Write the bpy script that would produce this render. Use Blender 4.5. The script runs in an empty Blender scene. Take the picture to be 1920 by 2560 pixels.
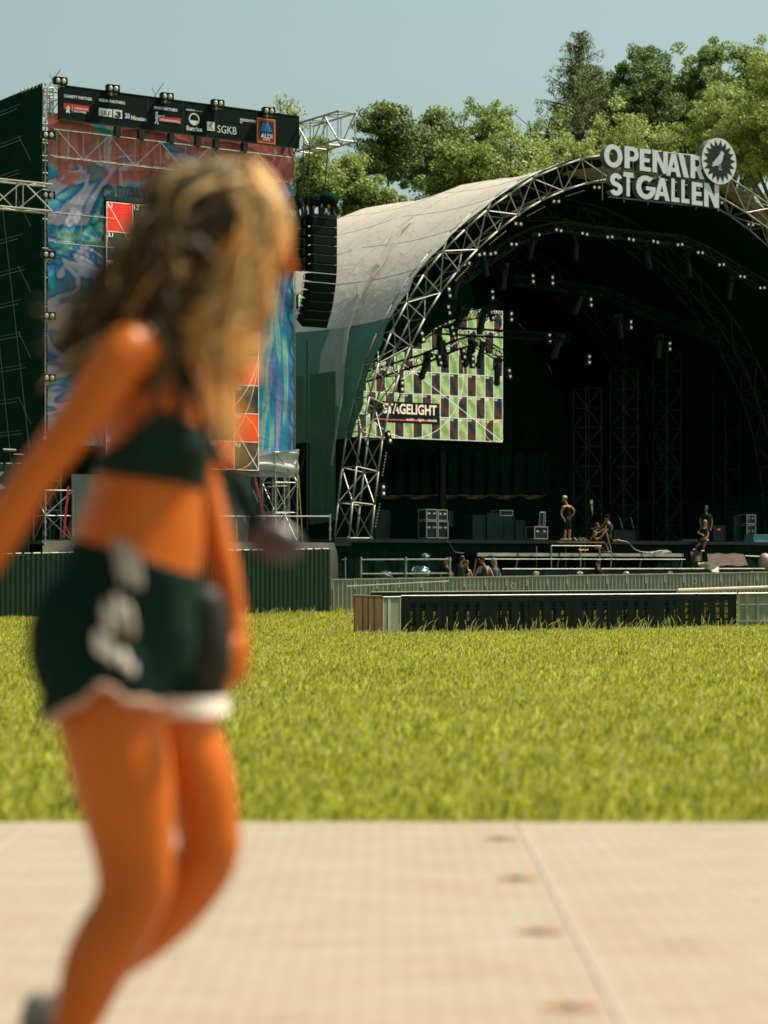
import bpy, bmesh, math, random
import numpy as np
from mathutils import Vector, Matrix, noise as mnoise
random.seed(7)
R = math.radians
SC = bpy.context.scene
COL = SC.collection
# ------------------------------------------------------------------ camera, world, sun, exposure
F = 5600.0            # focal length in pixels of the 1920 px wide photograph
HC = 0.95             # camera height above the walkway
HY = 1412.0           # horizon row
cam = bpy.data.cameras.new('camera'); camo = bpy.data.objects.new('camera', cam); COL.objects.link(camo)
camo.location = (0, 0, HC); camo.rotation_euler = (R(90), 0, 0)
cam.sensor_fit = 'HORIZONTAL'; cam.sensor_width = 24.0; cam.lens = 70.0
cam.shift_y = (HY - 1280) / 1920.0
cam.clip_start = 0.1; cam.clip_end = 2500
cam.dof.use_dof = True; cam.dof.focus_distance = 46; cam.dof.aperture_fstop = 1.85
SC.camera = camo
world = bpy.data.worlds.new('World'); SC.world = world; world.use_nodes = True
SUN = Vector((0.50, 0.19, 0.845)).normalized()      # towards the sun
el = math.asin(SUN.z); az = math.atan2(SUN.x, SUN.y)
nt = world.node_tree; nt.nodes.clear()
wo = nt.nodes.new('ShaderNodeOutputWorld'); bg = nt.nodes.new('ShaderNodeBackground')
sky = nt.nodes.new('ShaderNodeTexSky'); sky.sky_type = 'NISHITA'; sky.sun_disc = False
sky.sun_elevation = el; sky.sun_rotation = az; sky.air_density = 1.6; sky.dust_density = 3.0; sky.ozone_density = 1.0
hs = nt.nodes.new('ShaderNodeHueSaturation'); hs.inputs['Saturation'].default_value = 0.55
mx = nt.nodes.new('ShaderNodeMix'); mx.data_type = 'RGBA'; mx.blend_type = 'MULTIPLY'; mx.inputs[0].default_value = 1.0
mx.inputs[7].default_value = (0.84, 1.0, 0.93, 1)
nt.links.new(sky.outputs[0], hs.inputs['Color']); nt.links.new(hs.outputs[0], mx.inputs[6])
nt.links.new(mx.outputs[2], bg.inputs[0]); bg.inputs[1].default_value = 0.084
nt.links.new(bg.outputs[0], wo.inputs[0])
sl = bpy.data.lights.new('sun', 'SUN'); slo = bpy.data.objects.new('sun', sl); COL.objects.link(slo)
sl.energy = 5.0; sl.angle = R(0.5); sl.color = (1.0, 0.90, 0.74)
slo.rotation_euler = SUN.to_track_quat('Z', 'Y').to_euler(); slo.location = (30, 0, 60)
SC.view_settings.view_transform = 'Standard'; SC.view_settings.look = 'None'
SC.view_settings.gamma = 1.0; SC.view_settings.exposure = 0.50
SC.cycles.use_denoising = True
SC.cycles.max_bounces = 6; SC.cycles.transparent_max_bounces = 8

# ------------------------------------------------------------------ materials
def mat(name, c, rough=0.7, metal=0.0, var=0.12, scale=3.0, c2=None, bump=0.0, bscale=40.0, stretch=(1, 1, 1),
        emit=None, estr=0.0, spec=0.35, island=0.0, transl=0.0, tcol=None, alpha=1.0, sheen=0):
    m = bpy.data.materials.new(name); m.use_nodes = True
    t = m.node_tree; N = t.nodes; L = t.links
    b = N['Principled BSDF']
    tc = N.new('ShaderNodeTexCoord'); mp = N.new('ShaderNodeMapping'); mp.inputs['Scale'].default_value = stretch
    L.new(tc.outputs['Object'], mp.inputs[0])
    n = N.new('ShaderNodeTexNoise'); n.inputs['Scale'].default_value = scale; n.inputs['Detail'].default_value = 5
    L.new(mp.outputs[0], n.inputs['Vector'])
    cr = N.new('ShaderNodeValToRGB')
    if c2 is None:
        a = [max(0, x * (1 - var)) for x in c]; d = [min(1, x * (1 + var)) for x in c]
    else:
        a, d = c, c2
    cr.color_ramp.elements[0].position = 0.32; cr.color_ramp.elements[1].position = 0.68
    cr.color_ramp.elements[0].color = (*a[:3], 1); cr.color_ramp.elements[1].color = (*d[:3], 1)
    fac = n.outputs['Fac']
    if island > 0:
        g = N.new('ShaderNodeNewGeometry'); mm = N.new('ShaderNodeMix'); mm.data_type = 'FLOAT'
        mm.inputs[0].default_value = island
        L.new(n.outputs['Fac'], mm.inputs[2]); L.new(g.outputs['Random Per Island'], mm.inputs[3]); fac = mm.outputs[0]
    L.new(fac, cr.inputs[0]); L.new(cr.outputs[0], b.inputs['Base Color'])
    b.inputs['Roughness'].default_value = rough; b.inputs['Metallic'].default_value = metal
    b.inputs['Specular IOR Level'].default_value = spec
    if bump > 0:
        n2 = N.new('ShaderNodeTexNoise'); n2.inputs['Scale'].default_value = bscale; n2.inputs['Detail'].default_value = 6
        L.new(mp.outputs[0], n2.inputs['Vector'])
        bp = N.new('ShaderNodeBump'); bp.inputs['Strength'].default_value = bump; bp.inputs['Distance'].default_value = 0.05
        L.new(n2.outputs['Fac'], bp.inputs['Height']); L.new(bp.outputs[0], b.inputs['Normal'])
    if emit is not None:
        b.inputs['Emission Color'].default_value = (*emit, 1); b.inputs['Emission Strength'].default_value = estr
    if transl > 0:
        tr = N.new('ShaderNodeBsdfTranslucent'); ms = N.new('ShaderNodeMixShader'); ms.inputs[0].default_value = transl
        if tcol: tr.inputs[0].default_value = (*tcol, 1)
        else: L.new(cr.outputs[0], tr.inputs[0])
        out = N['Material Output']
        L.new(b.outputs[0], ms.inputs[1]); L.new(tr.outputs[0], ms.inputs[2]); L.new(ms.outputs[0], out.inputs[0])
        m['mix'] = 1
    if alpha < 1:
        b.inputs['Alpha'].default_value = alpha
    return m

BLK = (0.0035, 0.017, 0.011)
M = {}
M['black'] = mat('black_cloth', BLK, 0.95, var=0.3, spec=0.05)
M['deep'] = mat('stage_black', (0.002, 0.030, 0.018), 0.97, var=0.2, spec=0.0)
M['blackp'] = mat('black_paint', (0.004, 0.016, 0.011), 0.6, var=0.3, spec=0.3)
M['drape'] = mat('stage_drape', (0.004, 0.065, 0.038), 0.97, var=0.2, spec=0.0)
M['net'] = mat('dark_net', (0.003, 0.024, 0.014), 0.95, c2=(0.006, 0.032, 0.019), scale=1.2, stretch=(1, 1, 4), spec=0.02)
M['alu'] = mat('aluminium_tube', (0.36, 0.35, 0.29), 0.5, metal=0.3, c2=(0.52, 0.49, 0.41), scale=2.0, spec=0.4)
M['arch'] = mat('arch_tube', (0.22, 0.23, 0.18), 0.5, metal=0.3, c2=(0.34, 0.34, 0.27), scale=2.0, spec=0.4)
M['alud'] = mat('dull_aluminium', (0.22, 0.25, 0.21), 0.5, metal=0.3, c2=(0.32, 0.34, 0.28), scale=2.0)
M['ddim'] = mat('dark_and_shaded_metal', (0.017, 0.050, 0.034), 0.6, metal=0.1, var=0.3)  # dark metal; for trusses inside the stage it paints shade onto aluminium
M['steel'] = mat('galvanised_steel', (0.30, 0.32, 0.28), 0.5, metal=0.4, c2=(0.42, 0.43, 0.37), scale=6)
M['white'] = mat('white_print', (0.78, 0.80, 0.78), 0.6, var=0.04)
M['lens'] = mat('lamp_lens', (0.75, 0.70, 0.55), 0.25, var=0.1, emit=(1.0, 0.95, 0.75), estr=0.16)
M['lensi'] = mat('lamp_lens_lit', (0.75, 0.70, 0.55), 0.25, var=0.1, emit=(1.0, 0.93, 0.72), estr=0.20)
M['orange'] = mat('orange_cloth', (0.75, 0.16, 0.03), 0.8)
M['green'] = mat('green_helmet', (0.25, 0.55, 0.22), 0.4)

# ------------------------------------------------------------------ mesh builder
class MB:
    def __init__(self): self.v = []; self.f = []; self.mi = []
    def add(self, vs, fs, mi=0):
        o = len(self.v); self.v += [tuple(p) for p in vs]
        for f in fs: self.f.append([o + i for i in f]); self.mi.append(mi)
        return self
    def hexa(self, P, mi=0):      # 8 points: bottom ring 0-3, top ring 4-7
        return self.add(P, [(3, 2, 1, 0), (4, 5, 6, 7), (0, 1, 5, 4), (1, 2, 6, 5), (2, 3, 7, 6), (3, 0, 4, 7)], mi)
    def box(self, a, b, fr=None, mi=0):   # corners a,b in a frame function fr(x,y,z)
        x0, y0, z0 = a; x1, y1, z1 = b
        P = [(x0, y0, z0), (x1, y0, z0), (x1, y1, z0), (x0, y1, z0), (x0, y0, z1), (x1, y0, z1), (x1, y1, z1), (x0, y1, z1)]
        if fr: P = [fr(*p) for p in P]
        return self.hexa(P, mi)
    def tube(self, p, q, r, n=6, r2=None, mi=0):
        p = Vector(p); q = Vector(q); t = q - p
        if t.length < 1e-6: return self
        t.normalize(); u = t.orthogonal().normalized(); w = t.cross(u); r2 = r if r2 is None else r2
        vs = []
        for c, rr in ((p, r), (q, r2)):
            for k in range(n):
                a = 2 * math.pi * k / n; vs.append(c + (u * math.cos(a) + w * math.sin(a)) * rr)
        fs = [(k, (k + 1) % n, n + (k + 1) % n, n + k) for k in range(n)]
        fs += [tuple(range(n - 1, -1, -1)), tuple(range(n, 2 * n))]
        return self.add(vs, fs, mi)
    def path(self, pts, r, n=6, mi=0):
        for a, b in zip(pts[:-1], pts[1:]): self.tube(a, b, r, n, mi=mi)
        return self
    def chain(self, pts, n=12, mi=0, caps=True, ck=1.0):   # pts: (Vector, ra, rb): smooth tapered limb
        P = [(Vector(p[0]), p[1], p[2] if len(p) > 2 else p[1]) for p in pts]
        # catmull-rom resample
        Q = []
        m = len(P)
        for i in range(m - 1):
            p0 = P[max(i - 1, 0)]; p1 = P[i]; p2 = P[i + 1]; p3 = P[min(i + 2, m - 1)]
            st = 4
            for k in range(st):
                t = k / st
                def cr(a, b, c, d): return 0.5 * ((2 * b) + (c - a) * t + (2 * a - 5 * b + 4 * c - d) * t * t + (3 * b - a - 3 * c + d) * t ** 3)
                Q.append((cr(p0[0], p1[0], p2[0], p3[0]), cr(p0[1], p1[1], p2[1], p3[1]), cr(p0[2], p1[2], p2[2], p3[2])))
        Q.append(P[-1])
        if caps:
            t0 = (Q[0][0] - Q[1][0]).normalized(); t1 = (Q[-1][0] - Q[-2][0]).normalized()
            pre = []; post = []
            for a in (75, 50, 25):
                s = math.sin(R(a)); c = math.cos(R(a))
                rr = min(Q[0][1], Q[0][2]); pre.append((Q[0][0] + t0 * rr * s * ck, Q[0][1] * c, Q[0][2] * c))
                rr = min(Q[-1][1], Q[-1][2]); post.insert(0, (Q[-1][0] + t1 * rr * s * ck, Q[-1][1] * c, Q[-1][2] * c))
            Q = pre + Q + post
        vs = []; Y = Vector((0, 1, 0))
        for i, (c, ra, rb) in enumerate(Q):
            t = (Q[min(i + 1, len(Q) - 1)][0] - Q[max(i - 1, 0)][0])
            t = t.normalized() if t.length > 1e-9 else Vector((0, 0, 1))
            b = Y - t * t.dot(Y)
            b = b.normalized() if b.length > 0.2 else Vector((1, 0, 0)).cross(t).normalized()
            a_ = t.cross(b)
            for k in range(n):
                a = 2 * math.pi * k / n
                vs.append(c + a_ * math.cos(a) * max(ra, 1e-4) + b * math.sin(a) * max(rb, 1e-4))
        fs = []
        for i in range(len(Q) - 1):
            for k in range(n): fs.append((i * n + k, i * n + (k + 1) % n, (i + 1) * n + (k + 1) % n, (i + 1) * n + k))
        fs.append(tuple(range(n - 1, -1, -1))); fs.append(tuple(range((len(Q) - 1) * n, len(Q) * n)))
        return self.add(vs, fs, mi)
    def ell(self, c, rx, ry, rz, rot=None, nu=14, nv=9, mi=0):
        c = Vector(c); vs = []; fs = []
        for j in range(1, nv):
            ph = math.pi * j / nv
            for k in range(nu):
                a = 2 * math.pi * k / nu
                p = Vector((rx * math.sin(ph) * math.cos(a), ry * math.sin(ph) * math.sin(a), rz * math.cos(ph)))
                if rot: p = rot @ p
                vs.append(c + p)
        top = Vector((0, 0, rz)); bot = Vector((0, 0, -rz))
        if rot: top = rot @ top; bot = rot @ bot
        vs.append(c + top); vs.append(c + bot); T = len(vs) - 2; B = T + 1
        for j in range(nv - 2):
            for k in range(nu):
                fs.append((j * nu + k, (j + 1) * nu + k, (j + 1) * nu + (k + 1) % nu, j * nu + (k + 1) % nu))
        for k in range(nu):
            fs.append((T, k, (k + 1) % nu)); fs.append((B, (nv - 2) * nu + (k + 1) % nu, (nv - 2) * nu + k))
        return self.add(vs, fs, mi)
    def sheet(self, pts, mi=0):
        return self.add(pts, [tuple(range(len(pts)))], mi)
    def prism(self, poly, d0, d1, fr, mi=0, mside=None):   # 2D outline (a,z) -> slab between depths d0,d1 in frame fr
        n = len(poly)
        vs = [fr(a, d0, z) for a, z in poly] + [fr(a, d1, z) for a, z in poly]
        self.add(vs, [tuple(range(n)), tuple(range(2 * n - 1, n - 1, -1))], mi)
        self.add(vs, [(k, k + n, (k + 1) % n + n, (k + 1) % n) for k in range(n)], mi if mside is None else mside)
        return self
    def build(self, name, mats, parent=None, smooth=False, world=True, link=True):
        me = bpy.data.meshes.new(name)
        v = self.v
        if parent is not None and world:
            L = parent['_w'] if '_w' in parent else parent.location
            v = [(p[0] - L[0], p[1] - L[1], p[2] - L[2]) for p in v]
        me.from_pydata(v, [], self.f)
        if not isinstance(mats, (list, tuple)): mats = [mats]
        for m in mats: me.materials.append(m)
        me.polygons.foreach_set('material_index', self.mi)
        if smooth: me.polygons.foreach_set('use_smooth', [True] * len(me.polygons))
        me.update()
        o = bpy.data.objects.new(name, me)
        if link: COL.objects.link(o)
        if parent is not None: o.parent = parent
        return o

def thing(name, label, cat, loc, group=None, rz=0):
    o = bpy.data.objects.new(name, None); COL.objects.link(o); o.empty_display_size = 0.2
    o.location = loc; o.rotation_euler = (0, 0, rz); o['label'] = label; o['category'] = cat
    if group: o['group'] = group
    return o
def tag(o, label, cat, group=None):
    o['label'] = label; o['category'] = cat
    if group: o['group'] = group
    return o
def struct(o): o['kind'] = 'structure'; return o
def stuff(o, label, cat): o['kind'] = 'stuff'; o['label'] = label; o['category'] = cat; return o
def sub(name, mb, mats, parent, root, **k):      # a sub-part: parent is a part mesh at the thing's origin
    o = mb.build(name, mats, None, **k)
    L = root.location
    for v in o.data.vertices: v.co = v.co - L
    o.parent = parent; return o
def dup(root, loc=None, rz=None, label=None):
    r = root.copy(); COL.objects.link(r)
    if loc is not None: r.location = loc
    if rz is not None: r.rotation_euler = (0, 0, rz)
    if label: r['label'] = label
    for ch in list(root.children):
        c = ch.copy(); COL.objects.link(c); c.parent = r
        for g in list(ch.children):
            d = g.copy(); COL.objects.link(d); d.parent = c
    return r

def W(px, py, D): return Vector(((px - 960) / F * D, D, HC + (HY - py) / F * D))
CU, SU = 0.829, 0.559
def frame(ox, oy):
    def fr(a, d, z): return Vector((ox + CU * a - SU * d, oy + SU * a + CU * d, z))
    def inv(px, py, d):
        k = (px - 960) / F
        a = (k * (oy + CU * d) - ox + SU * d) / (CU - SU * k)
        Y = oy + SU * a + CU * d
        return a, HC + (HY - py) / F * Y
    return fr, inv
S, Sinv = frame(-0.94, 88.0)        # stage: s along the front, d into the stage
T, Tinv = frame(-11.42, 75.45)      # screen tower
def SP(px, py, d): a, z = Sinv(px, py, d); return S(a, d, z)
def TP(px, py, d): a, z = Tinv(px, py, d); return T(a, d, z)

_tc = {}
def text_geo(s, bold=0.0):
    key = (s, bold)
    if key in _tc: return _tc[key]
    cu = bpy.data.curves.new('t', 'FONT'); cu.body = s; cu.size = 1.0; cu.offset = bold; cu.resolution_u = 3; cu.space_line = 0.8
    cu.fill_mode = 'FRONT'
    o = bpy.data.objects.new('t', cu); COL.objects.link(o)
    dg = bpy.context.evaluated_depsgraph_get()
    me = bpy.data.meshes.new_from_object(o.evaluated_get(dg))
    vs = [tuple(v.co) for v in me.vertices]; fs = [tuple(p.vertices) for p in me.polygons]
    bpy.data.objects.remove(o); bpy.data.curves.remove(cu); bpy.data.meshes.remove(me)
    _tc[key] = (vs, fs); return vs, fs
def put_text(mb, s, fr, a, z, h, d, w=None, bold=0.01, mi=0, wide=1.0):
    """text s with its lower left corner at (a,z), h high (whole block) on the plane d of a frame"""
    vs, fs = text_geo(s, bold)
    x0 = min(v[0] for v in vs); x1 = max(v[0] for v in vs); y0 = min(v[1] for v in vs); y1 = max(v[1] for v in vs)
    sy = h / (y1 - y0); sx = sy * wide if w is None else w / (x1 - x0)
    mb.add([fr(a + (v[0] - x0) * sx, d, z + (v[1] - y0) * sy) for v in vs], fs, mi)
    return a + (x1 - x0) * sx

def truss(mb, p0, p1, u, v, w, h, bays, r=0.025, rd=0.015, n=6, mi=0):
    """box truss from p0 to p1; u,v unit cross directions, w,h sizes"""
    p0 = Vector(p0); p1 = Vector(p1); u = Vector(u); v = Vector(v)
    C = [(u * (a * w / 2) + v * (b * h / 2)) for a, b in ((-1, -1), (1, -1), (1, 1), (-1, 1))]
    for c in C: mb.tube(p0 + c, p1 + c, r, n, mi=mi)
    for i in range(bays + 1):
        q = p0.lerp(p1, i / bays)
        for k in range(4): mb.tube(q + C[k], q + C[(k + 1) % 4], rd, 5, mi=mi)
        if i < bays:
            q2 = p0.lerp(p1, (i + 1) / bays)
            for k in range(4):
                a, b = (k, (k + 1) % 4) if (i + k) % 2 else ((k + 1) % 4, k)
                mb.tube(q + C[a], q2 + C[b], rd, 5, mi=mi)
ZU = Vector((0, 0, 1)); UU = Vector((CU, SU, 0)); DD = Vector((-SU, CU, 0))

def bake_remesh(name, mb, voxel, mats, parent, smooth_it=4, extra=None, root=None):
    o = mb.build(name + '_src', mats[0] if isinstance(mats, list) else mats)
    md = o.modifiers.new('r', 'REMESH'); md.mode = 'VOXEL'; md.voxel_size = voxel; md.use_smooth_shade = True
    sm = o.modifiers.new('s', 'SMOOTH'); sm.factor = 0.5; sm.iterations = smooth_it
    dg = bpy.context.evaluated_depsgraph_get()
    me = bpy.data.meshes.new_from_object(o.evaluated_get(dg))
    bpy.data.objects.remove(o)
    L = (root or parent).location if (root or parent) is not None else Vector((0, 0, 0))
    if extra is not None:
        bm = bmesh.new(); bm.from_mesh(me)
        e = bpy.data.meshes.new('e'); e.from_pydata(extra.v, [], extra.f); bm.from_mesh(e); bm.to_mesh(me); bm.free(); bpy.data.meshes.remove(e)
    me.transform(Matrix.Translation(-Vector(L)))
    me.name = name
    if not me.materials: me.materials.append(mats if not isinstance(mats, list) else mats[0])
    for p in me.polygons: p.use_smooth = True
    ob = bpy.data.objects.new(name, me); COL.objects.link(ob)
    if parent is not None: ob.parent = parent
    return ob
# ------------------------------------------------------------------ ground
GY = [-60, 8.2, 58, 75, 82, 100, 118, 135, 170, 260, 500]
GZ = [-0.04, -0.04, -0.93, -0.80, -0.62, -0.55, 0.0, 6.0, 12.0, 20.0, 24.0]
def gh(x, y):
    z = float(np.interp(y, GY, GZ))
    z += 0.012 * max(0.0, min(x, 25)) * min(1, max(0, (y - 8) / 40))
    if y > 105: z += 0.10 * max(0.0, min(x, 60)) * min(1, (y - 105) / 30)
    return z
def ghv(x, y):
    z = np.interp(y, GY, GZ); z = z + 0.012 * np.clip(x, 0, 25) * np.clip((y - 8) / 40, 0, 1)
    return z
gm = MB(); xs = list(range(-240, -40, 20)) + list(range(-40, 41, 4)) + list(range(60, 241, 20)); ys = [-60, -20, 0, 4, 8.2] + list(np.arange(10, 62, 2.5)) + list(range(62, 180, 4)) + list(range(190, 520, 30))
for y in ys:
    for x in xs: gm.v.append((x, y, gh(x, y)))
nx = len(xs)
for j in range(len(ys) - 1):
    for i in range(nx - 1): gm.f.append([j * nx + i, j * nx + i + 1, (j + 1) * nx + i + 1, (j + 1) * nx + i]); gm.mi.append(0)
Mground = mat('meadow_soil', (0.07, 0.085, 0.02), 0.95, c2=(0.14, 0.13, 0.04), scale=0.6, bump=0.4, bscale=8, spec=0.1)
struct(gm.build('ground', Mground, smooth=True))

# walkway of panels
Mwalk = bpy.data.materials.new('walkway_panel'); Mwalk.use_nodes = True
t = Mwalk.node_tree; N = t.nodes; L = t.links; b = N['Principled BSDF']
tc = N.new('ShaderNodeTexCoord'); mp = N.new('ShaderNodeMapping'); mp.inputs['Scale'].default_value = (1.0, 3.5, 1); L.new(tc.outputs['Object'], mp.inputs[0])
n1 = N.new('ShaderNodeTexNoise'); n1.inputs['Scale'].default_value = 2.2; n1.inputs['Detail'].default_value = 12; n1.inputs['Roughness'].default_value = .7; L.new(mp.outputs[0], n1.inputs['Vector'])
cr = N.new('ShaderNodeValToRGB'); cr.color_ramp.elements[0].position = 0.3; cr.color_ramp.elements[1].position = 0.7
cr.color_ramp.elements[0].color = (0.305, 0.226, 0.152, 1); cr.color_ramp.elements[1].color = (0.400, 0.345, 0.270, 1)
L.new(n1.outputs['Fac'], cr.inputs[0])
ck = N.new('ShaderNodeTexWave'); ck.wave_type = 'BANDS'; ck.bands_direction = 'Y'; ck.inputs['Scale'].default_value = 5; ck.inputs['Distortion'].default_value = 3; ck.inputs['Detail'].default_value = 2
L.new(tc.outputs['Object'], ck.inputs['Vector'])
bp = N.new('ShaderNodeBump'); bp.inputs['Strength'].default_value = 0.5; bp.inputs['Distance'].default_value = 0.012
L.new(ck.outputs['Fac'], bp.inputs['Height']); L.new(bp.outputs[0], b.inputs['Normal'])
gb = N.new('ShaderNodeTexBrick'); gb.offset = 0; gb.inputs['Scale'].default_value = 1.0; gb.inputs['Brick Width'].default_value = .055; gb.inputs['Row Height'].default_value = .055; gb.inputs['Mortar Size'].default_value = .006
gb.inputs['Color1'].default_value = (1, 1, 1, 1); gb.inputs['Color2'].default_value = (.93, .925, .915, 1); gb.inputs['Mortar'].default_value = (.88, .85, .82, 1); L.new(tc.outputs['Object'], gb.inputs['Vector'])
gx = N.new('ShaderNodeMix'); gx.data_type = 'RGBA'; gx.blend_type = 'MULTIPLY'; gx.inputs[0].default_value = 1.0; L.new(cr.outputs[0], gx.inputs[6]); L.new(gb.outputs['Color'], gx.inputs[7])
L.new(gx.outputs[2], b.inputs['Base Color']); b.inputs['Roughness'].default_value = 0.75; b.inputs['Specular IOR Level'].default_value = 0.2
Mlug = mat('lug_recess', (0.34, 0.17, 0.07), 0.8); Mbolt = mat('lug_bolt', (0.5, 0.52, 0.48), 0.4, metal=0.6)
wk = MB()
for i in range(-14, 14):
    x0 = 0.50 + i * 1.78
    wk.box((x0 + 0.0005, -8.0, -0.045), (x0 + 1.7795, 8.27 + (0.01 if i % 2 else 0), 0.0))
    for k in range(-8, 9):
        yy = 7.75 - k * 0.98 + (0.37 if i % 3 else 0)
        if yy > 8.1 or yy < 0.5: continue
        xx = x0 - 0.095
        e = [(xx + 0.060 * math.cos(a), yy + 0.040 * math.sin(a), 0.004) for a in np.linspace(0, 2 * math.pi, 17)[:-1]]
        wk.add(e, [tuple(range(16))], 1)
        wk.tube((xx, yy, 0.002), (xx, yy, 0.012), 0.017, 8, mi=2)
    wk.box((x0 - 0.012, -8.0, -0.002), (x0 + 0.006, 8.25, 0.004), mi=3)
struct(wk.build('walkway', [Mwalk, Mlug, Mbolt, mat('panel_lip', (.372, .308, .235), .7, var=.08)]))

# ------------------------------------------------------------------ grass blades (one mesh)
def grass_mat(name, c1, c2, c3, tr=0.45):
    m = bpy.data.materials.new(name); m.use_nodes = True; t = m.node_tree; N = t.nodes; L = t.links; b = N['Principled BSDF']
    g = N.new('ShaderNodeNewGeometry'); tc = N.new('ShaderNodeTexCoord'); n = N.new('ShaderNodeTexNoise'); n.inputs['Scale'].default_value = 0.45; n.inputs['Detail'].default_value = 5
    mp = N.new('ShaderNodeMapping'); mp.inputs['Scale'].default_value = (1.0, 0.5, 1); L.new(tc.outputs['Object'], mp.inputs[0]); L.new(mp.outputs[0], n.inputs['Vector'])
    mm = N.new('ShaderNodeMix'); mm.data_type = 'FLOAT'; mm.inputs[0].default_value = 0.80; L.new(n.outputs['Fac'], mm.inputs[2]); L.new(g.outputs['Random Per Island'], mm.inputs[3])
    cr = N.new('ShaderNodeValToRGB'); e = cr.color_ramp.elements; e[0].position = 0.18; e[0].color = (*c1, 1); e[1].position = 0.85; e[1].color = (*c3, 1)
    k = e.new(0.52); k.color = (*c2, 1)
    L.new(mm.outputs[0], cr.inputs[0]); L.new(cr.outputs[0], b.inputs['Base Color']); b.inputs['Roughness'].default_value = 0.55; b.inputs['Specular IOR Level'].default_value = 0.35
    tr_ = N.new('ShaderNodeBsdfTranslucent'); L.new(cr.outputs[0], tr_.inputs[0]); ms = N.new('ShaderNodeMixShader'); ms.inputs[0].default_value = tr
    L.new(b.outputs[0], ms.inputs[1]); L.new(tr_.outputs[0], ms.inputs[2]); L.new(ms.outputs[0], N['Material Output'].inputs[0])
    return m
Mgrass = grass_mat('grass_blade', (0.045, 0.095, 0.003), (0.42, 0.43, 0.009), (0.92, 0.84, 0.17))
rng = np.random.default_rng(3)
def blades(regions, mats, name):
    V = []; Fc = []; MI = []; off = 0
    for (y0, y1, dens, hgt, wid, mi) in regions:
        ym = y1; halfw = 0.172 * ym + 1.2
        area = 2 * halfw * (y1 - y0); n = int(area * dens)
        x = rng.uniform(-halfw, halfw, n); y = rng.uniform(y0, y1, n)
        keep = np.abs(x) < 0.172 * y + 1.2
        x = x[keep]; y = y[keep]; n = len(x)
        # clumpiness
        cl = 0.5 + 0.5 * np.sin(x * 2.1 + np.sin(y * 1.3) * 2) * np.sin(y * 1.7 + np.sin(x * 0.9) * 2)
        h = hgt * rng.uniform(0.5, 1.35, n) * (0.65 + 0.6 * cl)
        z = ghv(x, y)
        w = wid * rng.uniform(0.7, 1.4, n)
        fa = rng.uniform(0, 2 * np.pi, n)       # width direction
        la = rng.uniform(0, 2 * np.pi, n); ln = rng.uniform(0.1, 0.9, n) * h
        dx = np.cos(fa) * w / 2; dy = np.sin(fa) * w / 2
        lx = np.cos(la) * ln + 0.15 * h; ly = np.sin(la) * ln
        P = np.zeros((n, 7, 3))
        for k, (tt, ww) in enumerate(((0.0, 1.0), (0.45, 0.9), (0.8, 0.6))):
            bx = x + lx * tt * tt; by = y + ly * tt * tt; bz = z - 0.02 + (h + 0.02) * (tt - 0.18 * tt * tt * (ln / h))
            P[:, 2 * k, 0] = bx - dx * ww; P[:, 2 * k, 1] = by - dy * ww; P[:, 2 * k, 2] = bz
            P[:, 2 * k + 1, 0] = bx + dx * ww; P[:, 2 * k + 1, 1] = by + dy * ww; P[:, 2 * k + 1, 2] = bz
        P[:, 6, 0] = x + lx * 1.1; P[:, 6, 1] = y + ly * 1.1; P[:, 6, 2] = z + h * (1 - 0.25 * ln / h)
        V.append(P.reshape(-1, 3))
        base = off + np.arange(n)[:, None] * 7
        f = np.concatenate([base + np.array([[0, 1, 3, 2]]), base + np.array([[2, 3, 5, 4]]), base + np.array([[4, 5, 6, 6]])], axis=1)
        Fc.append(f); MI.append(np.full(n * 3, mi)); off += n * 7
    V = np.concatenate(V); 
    me = bpy.data.meshes.new(name)
    nq = sum(f.shape[0] for f in Fc)
    loops = []; starts = []; tot = []
    allf = np.concatenate(Fc)
    lp = np.concatenate([allf[:, 0:8], allf[:, 8:11]], axis=1).reshape(-1)
    st = (np.arange(nq)[:, None] * 11 + np.array([[0, 4, 8]])).reshape(-1); tt_ = np.tile([4, 4, 3], nq)
    me.vertices.add(len(V)); me.vertices.foreach_set('co', V.astype(np.float32).reshape(-1))
    me.loops.add(len(lp)); me.loops.foreach_set('vertex_index', lp.astype(np.int32))
    me.polygons.add(len(st)); me.polygons.foreach_set('loop_start', st.astype(np.int32)); me.polygons.foreach_set('loop_total', tt_.astype(np.int32))
    for m in mats: me.materials.append(m)
    me.polygons.foreach_set('material_index', np.concatenate(MI).astype(np.int32))
    me.update(calc_edges=True)
    o = bpy.data.objects.new(name, me); COL.objects.link(o); return o
GR = [(8.12, 8.3, 500, 0.045, 0.006, 0), (8.26, 8.7, 3600, 0.060, 0.0058, 0), (8.7, 13, 3000, 0.09, 0.0062, 0), (13, 20, 2200, 0.11, 0.0068, 0), (20, 32, 1250, 0.12, 0.009, 0), (32, 46, 760, 0.125, 0.012, 0), (46, 57.5, 560, 0.135, 0.015, 0), (57.5, 80, 330, 0.14, 0.016, 0)]
stuff(blades(GR, [Mgrass], 'grass'), 'sunlit yellow green meadow grass between walkway and stage', 'grass')
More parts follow.
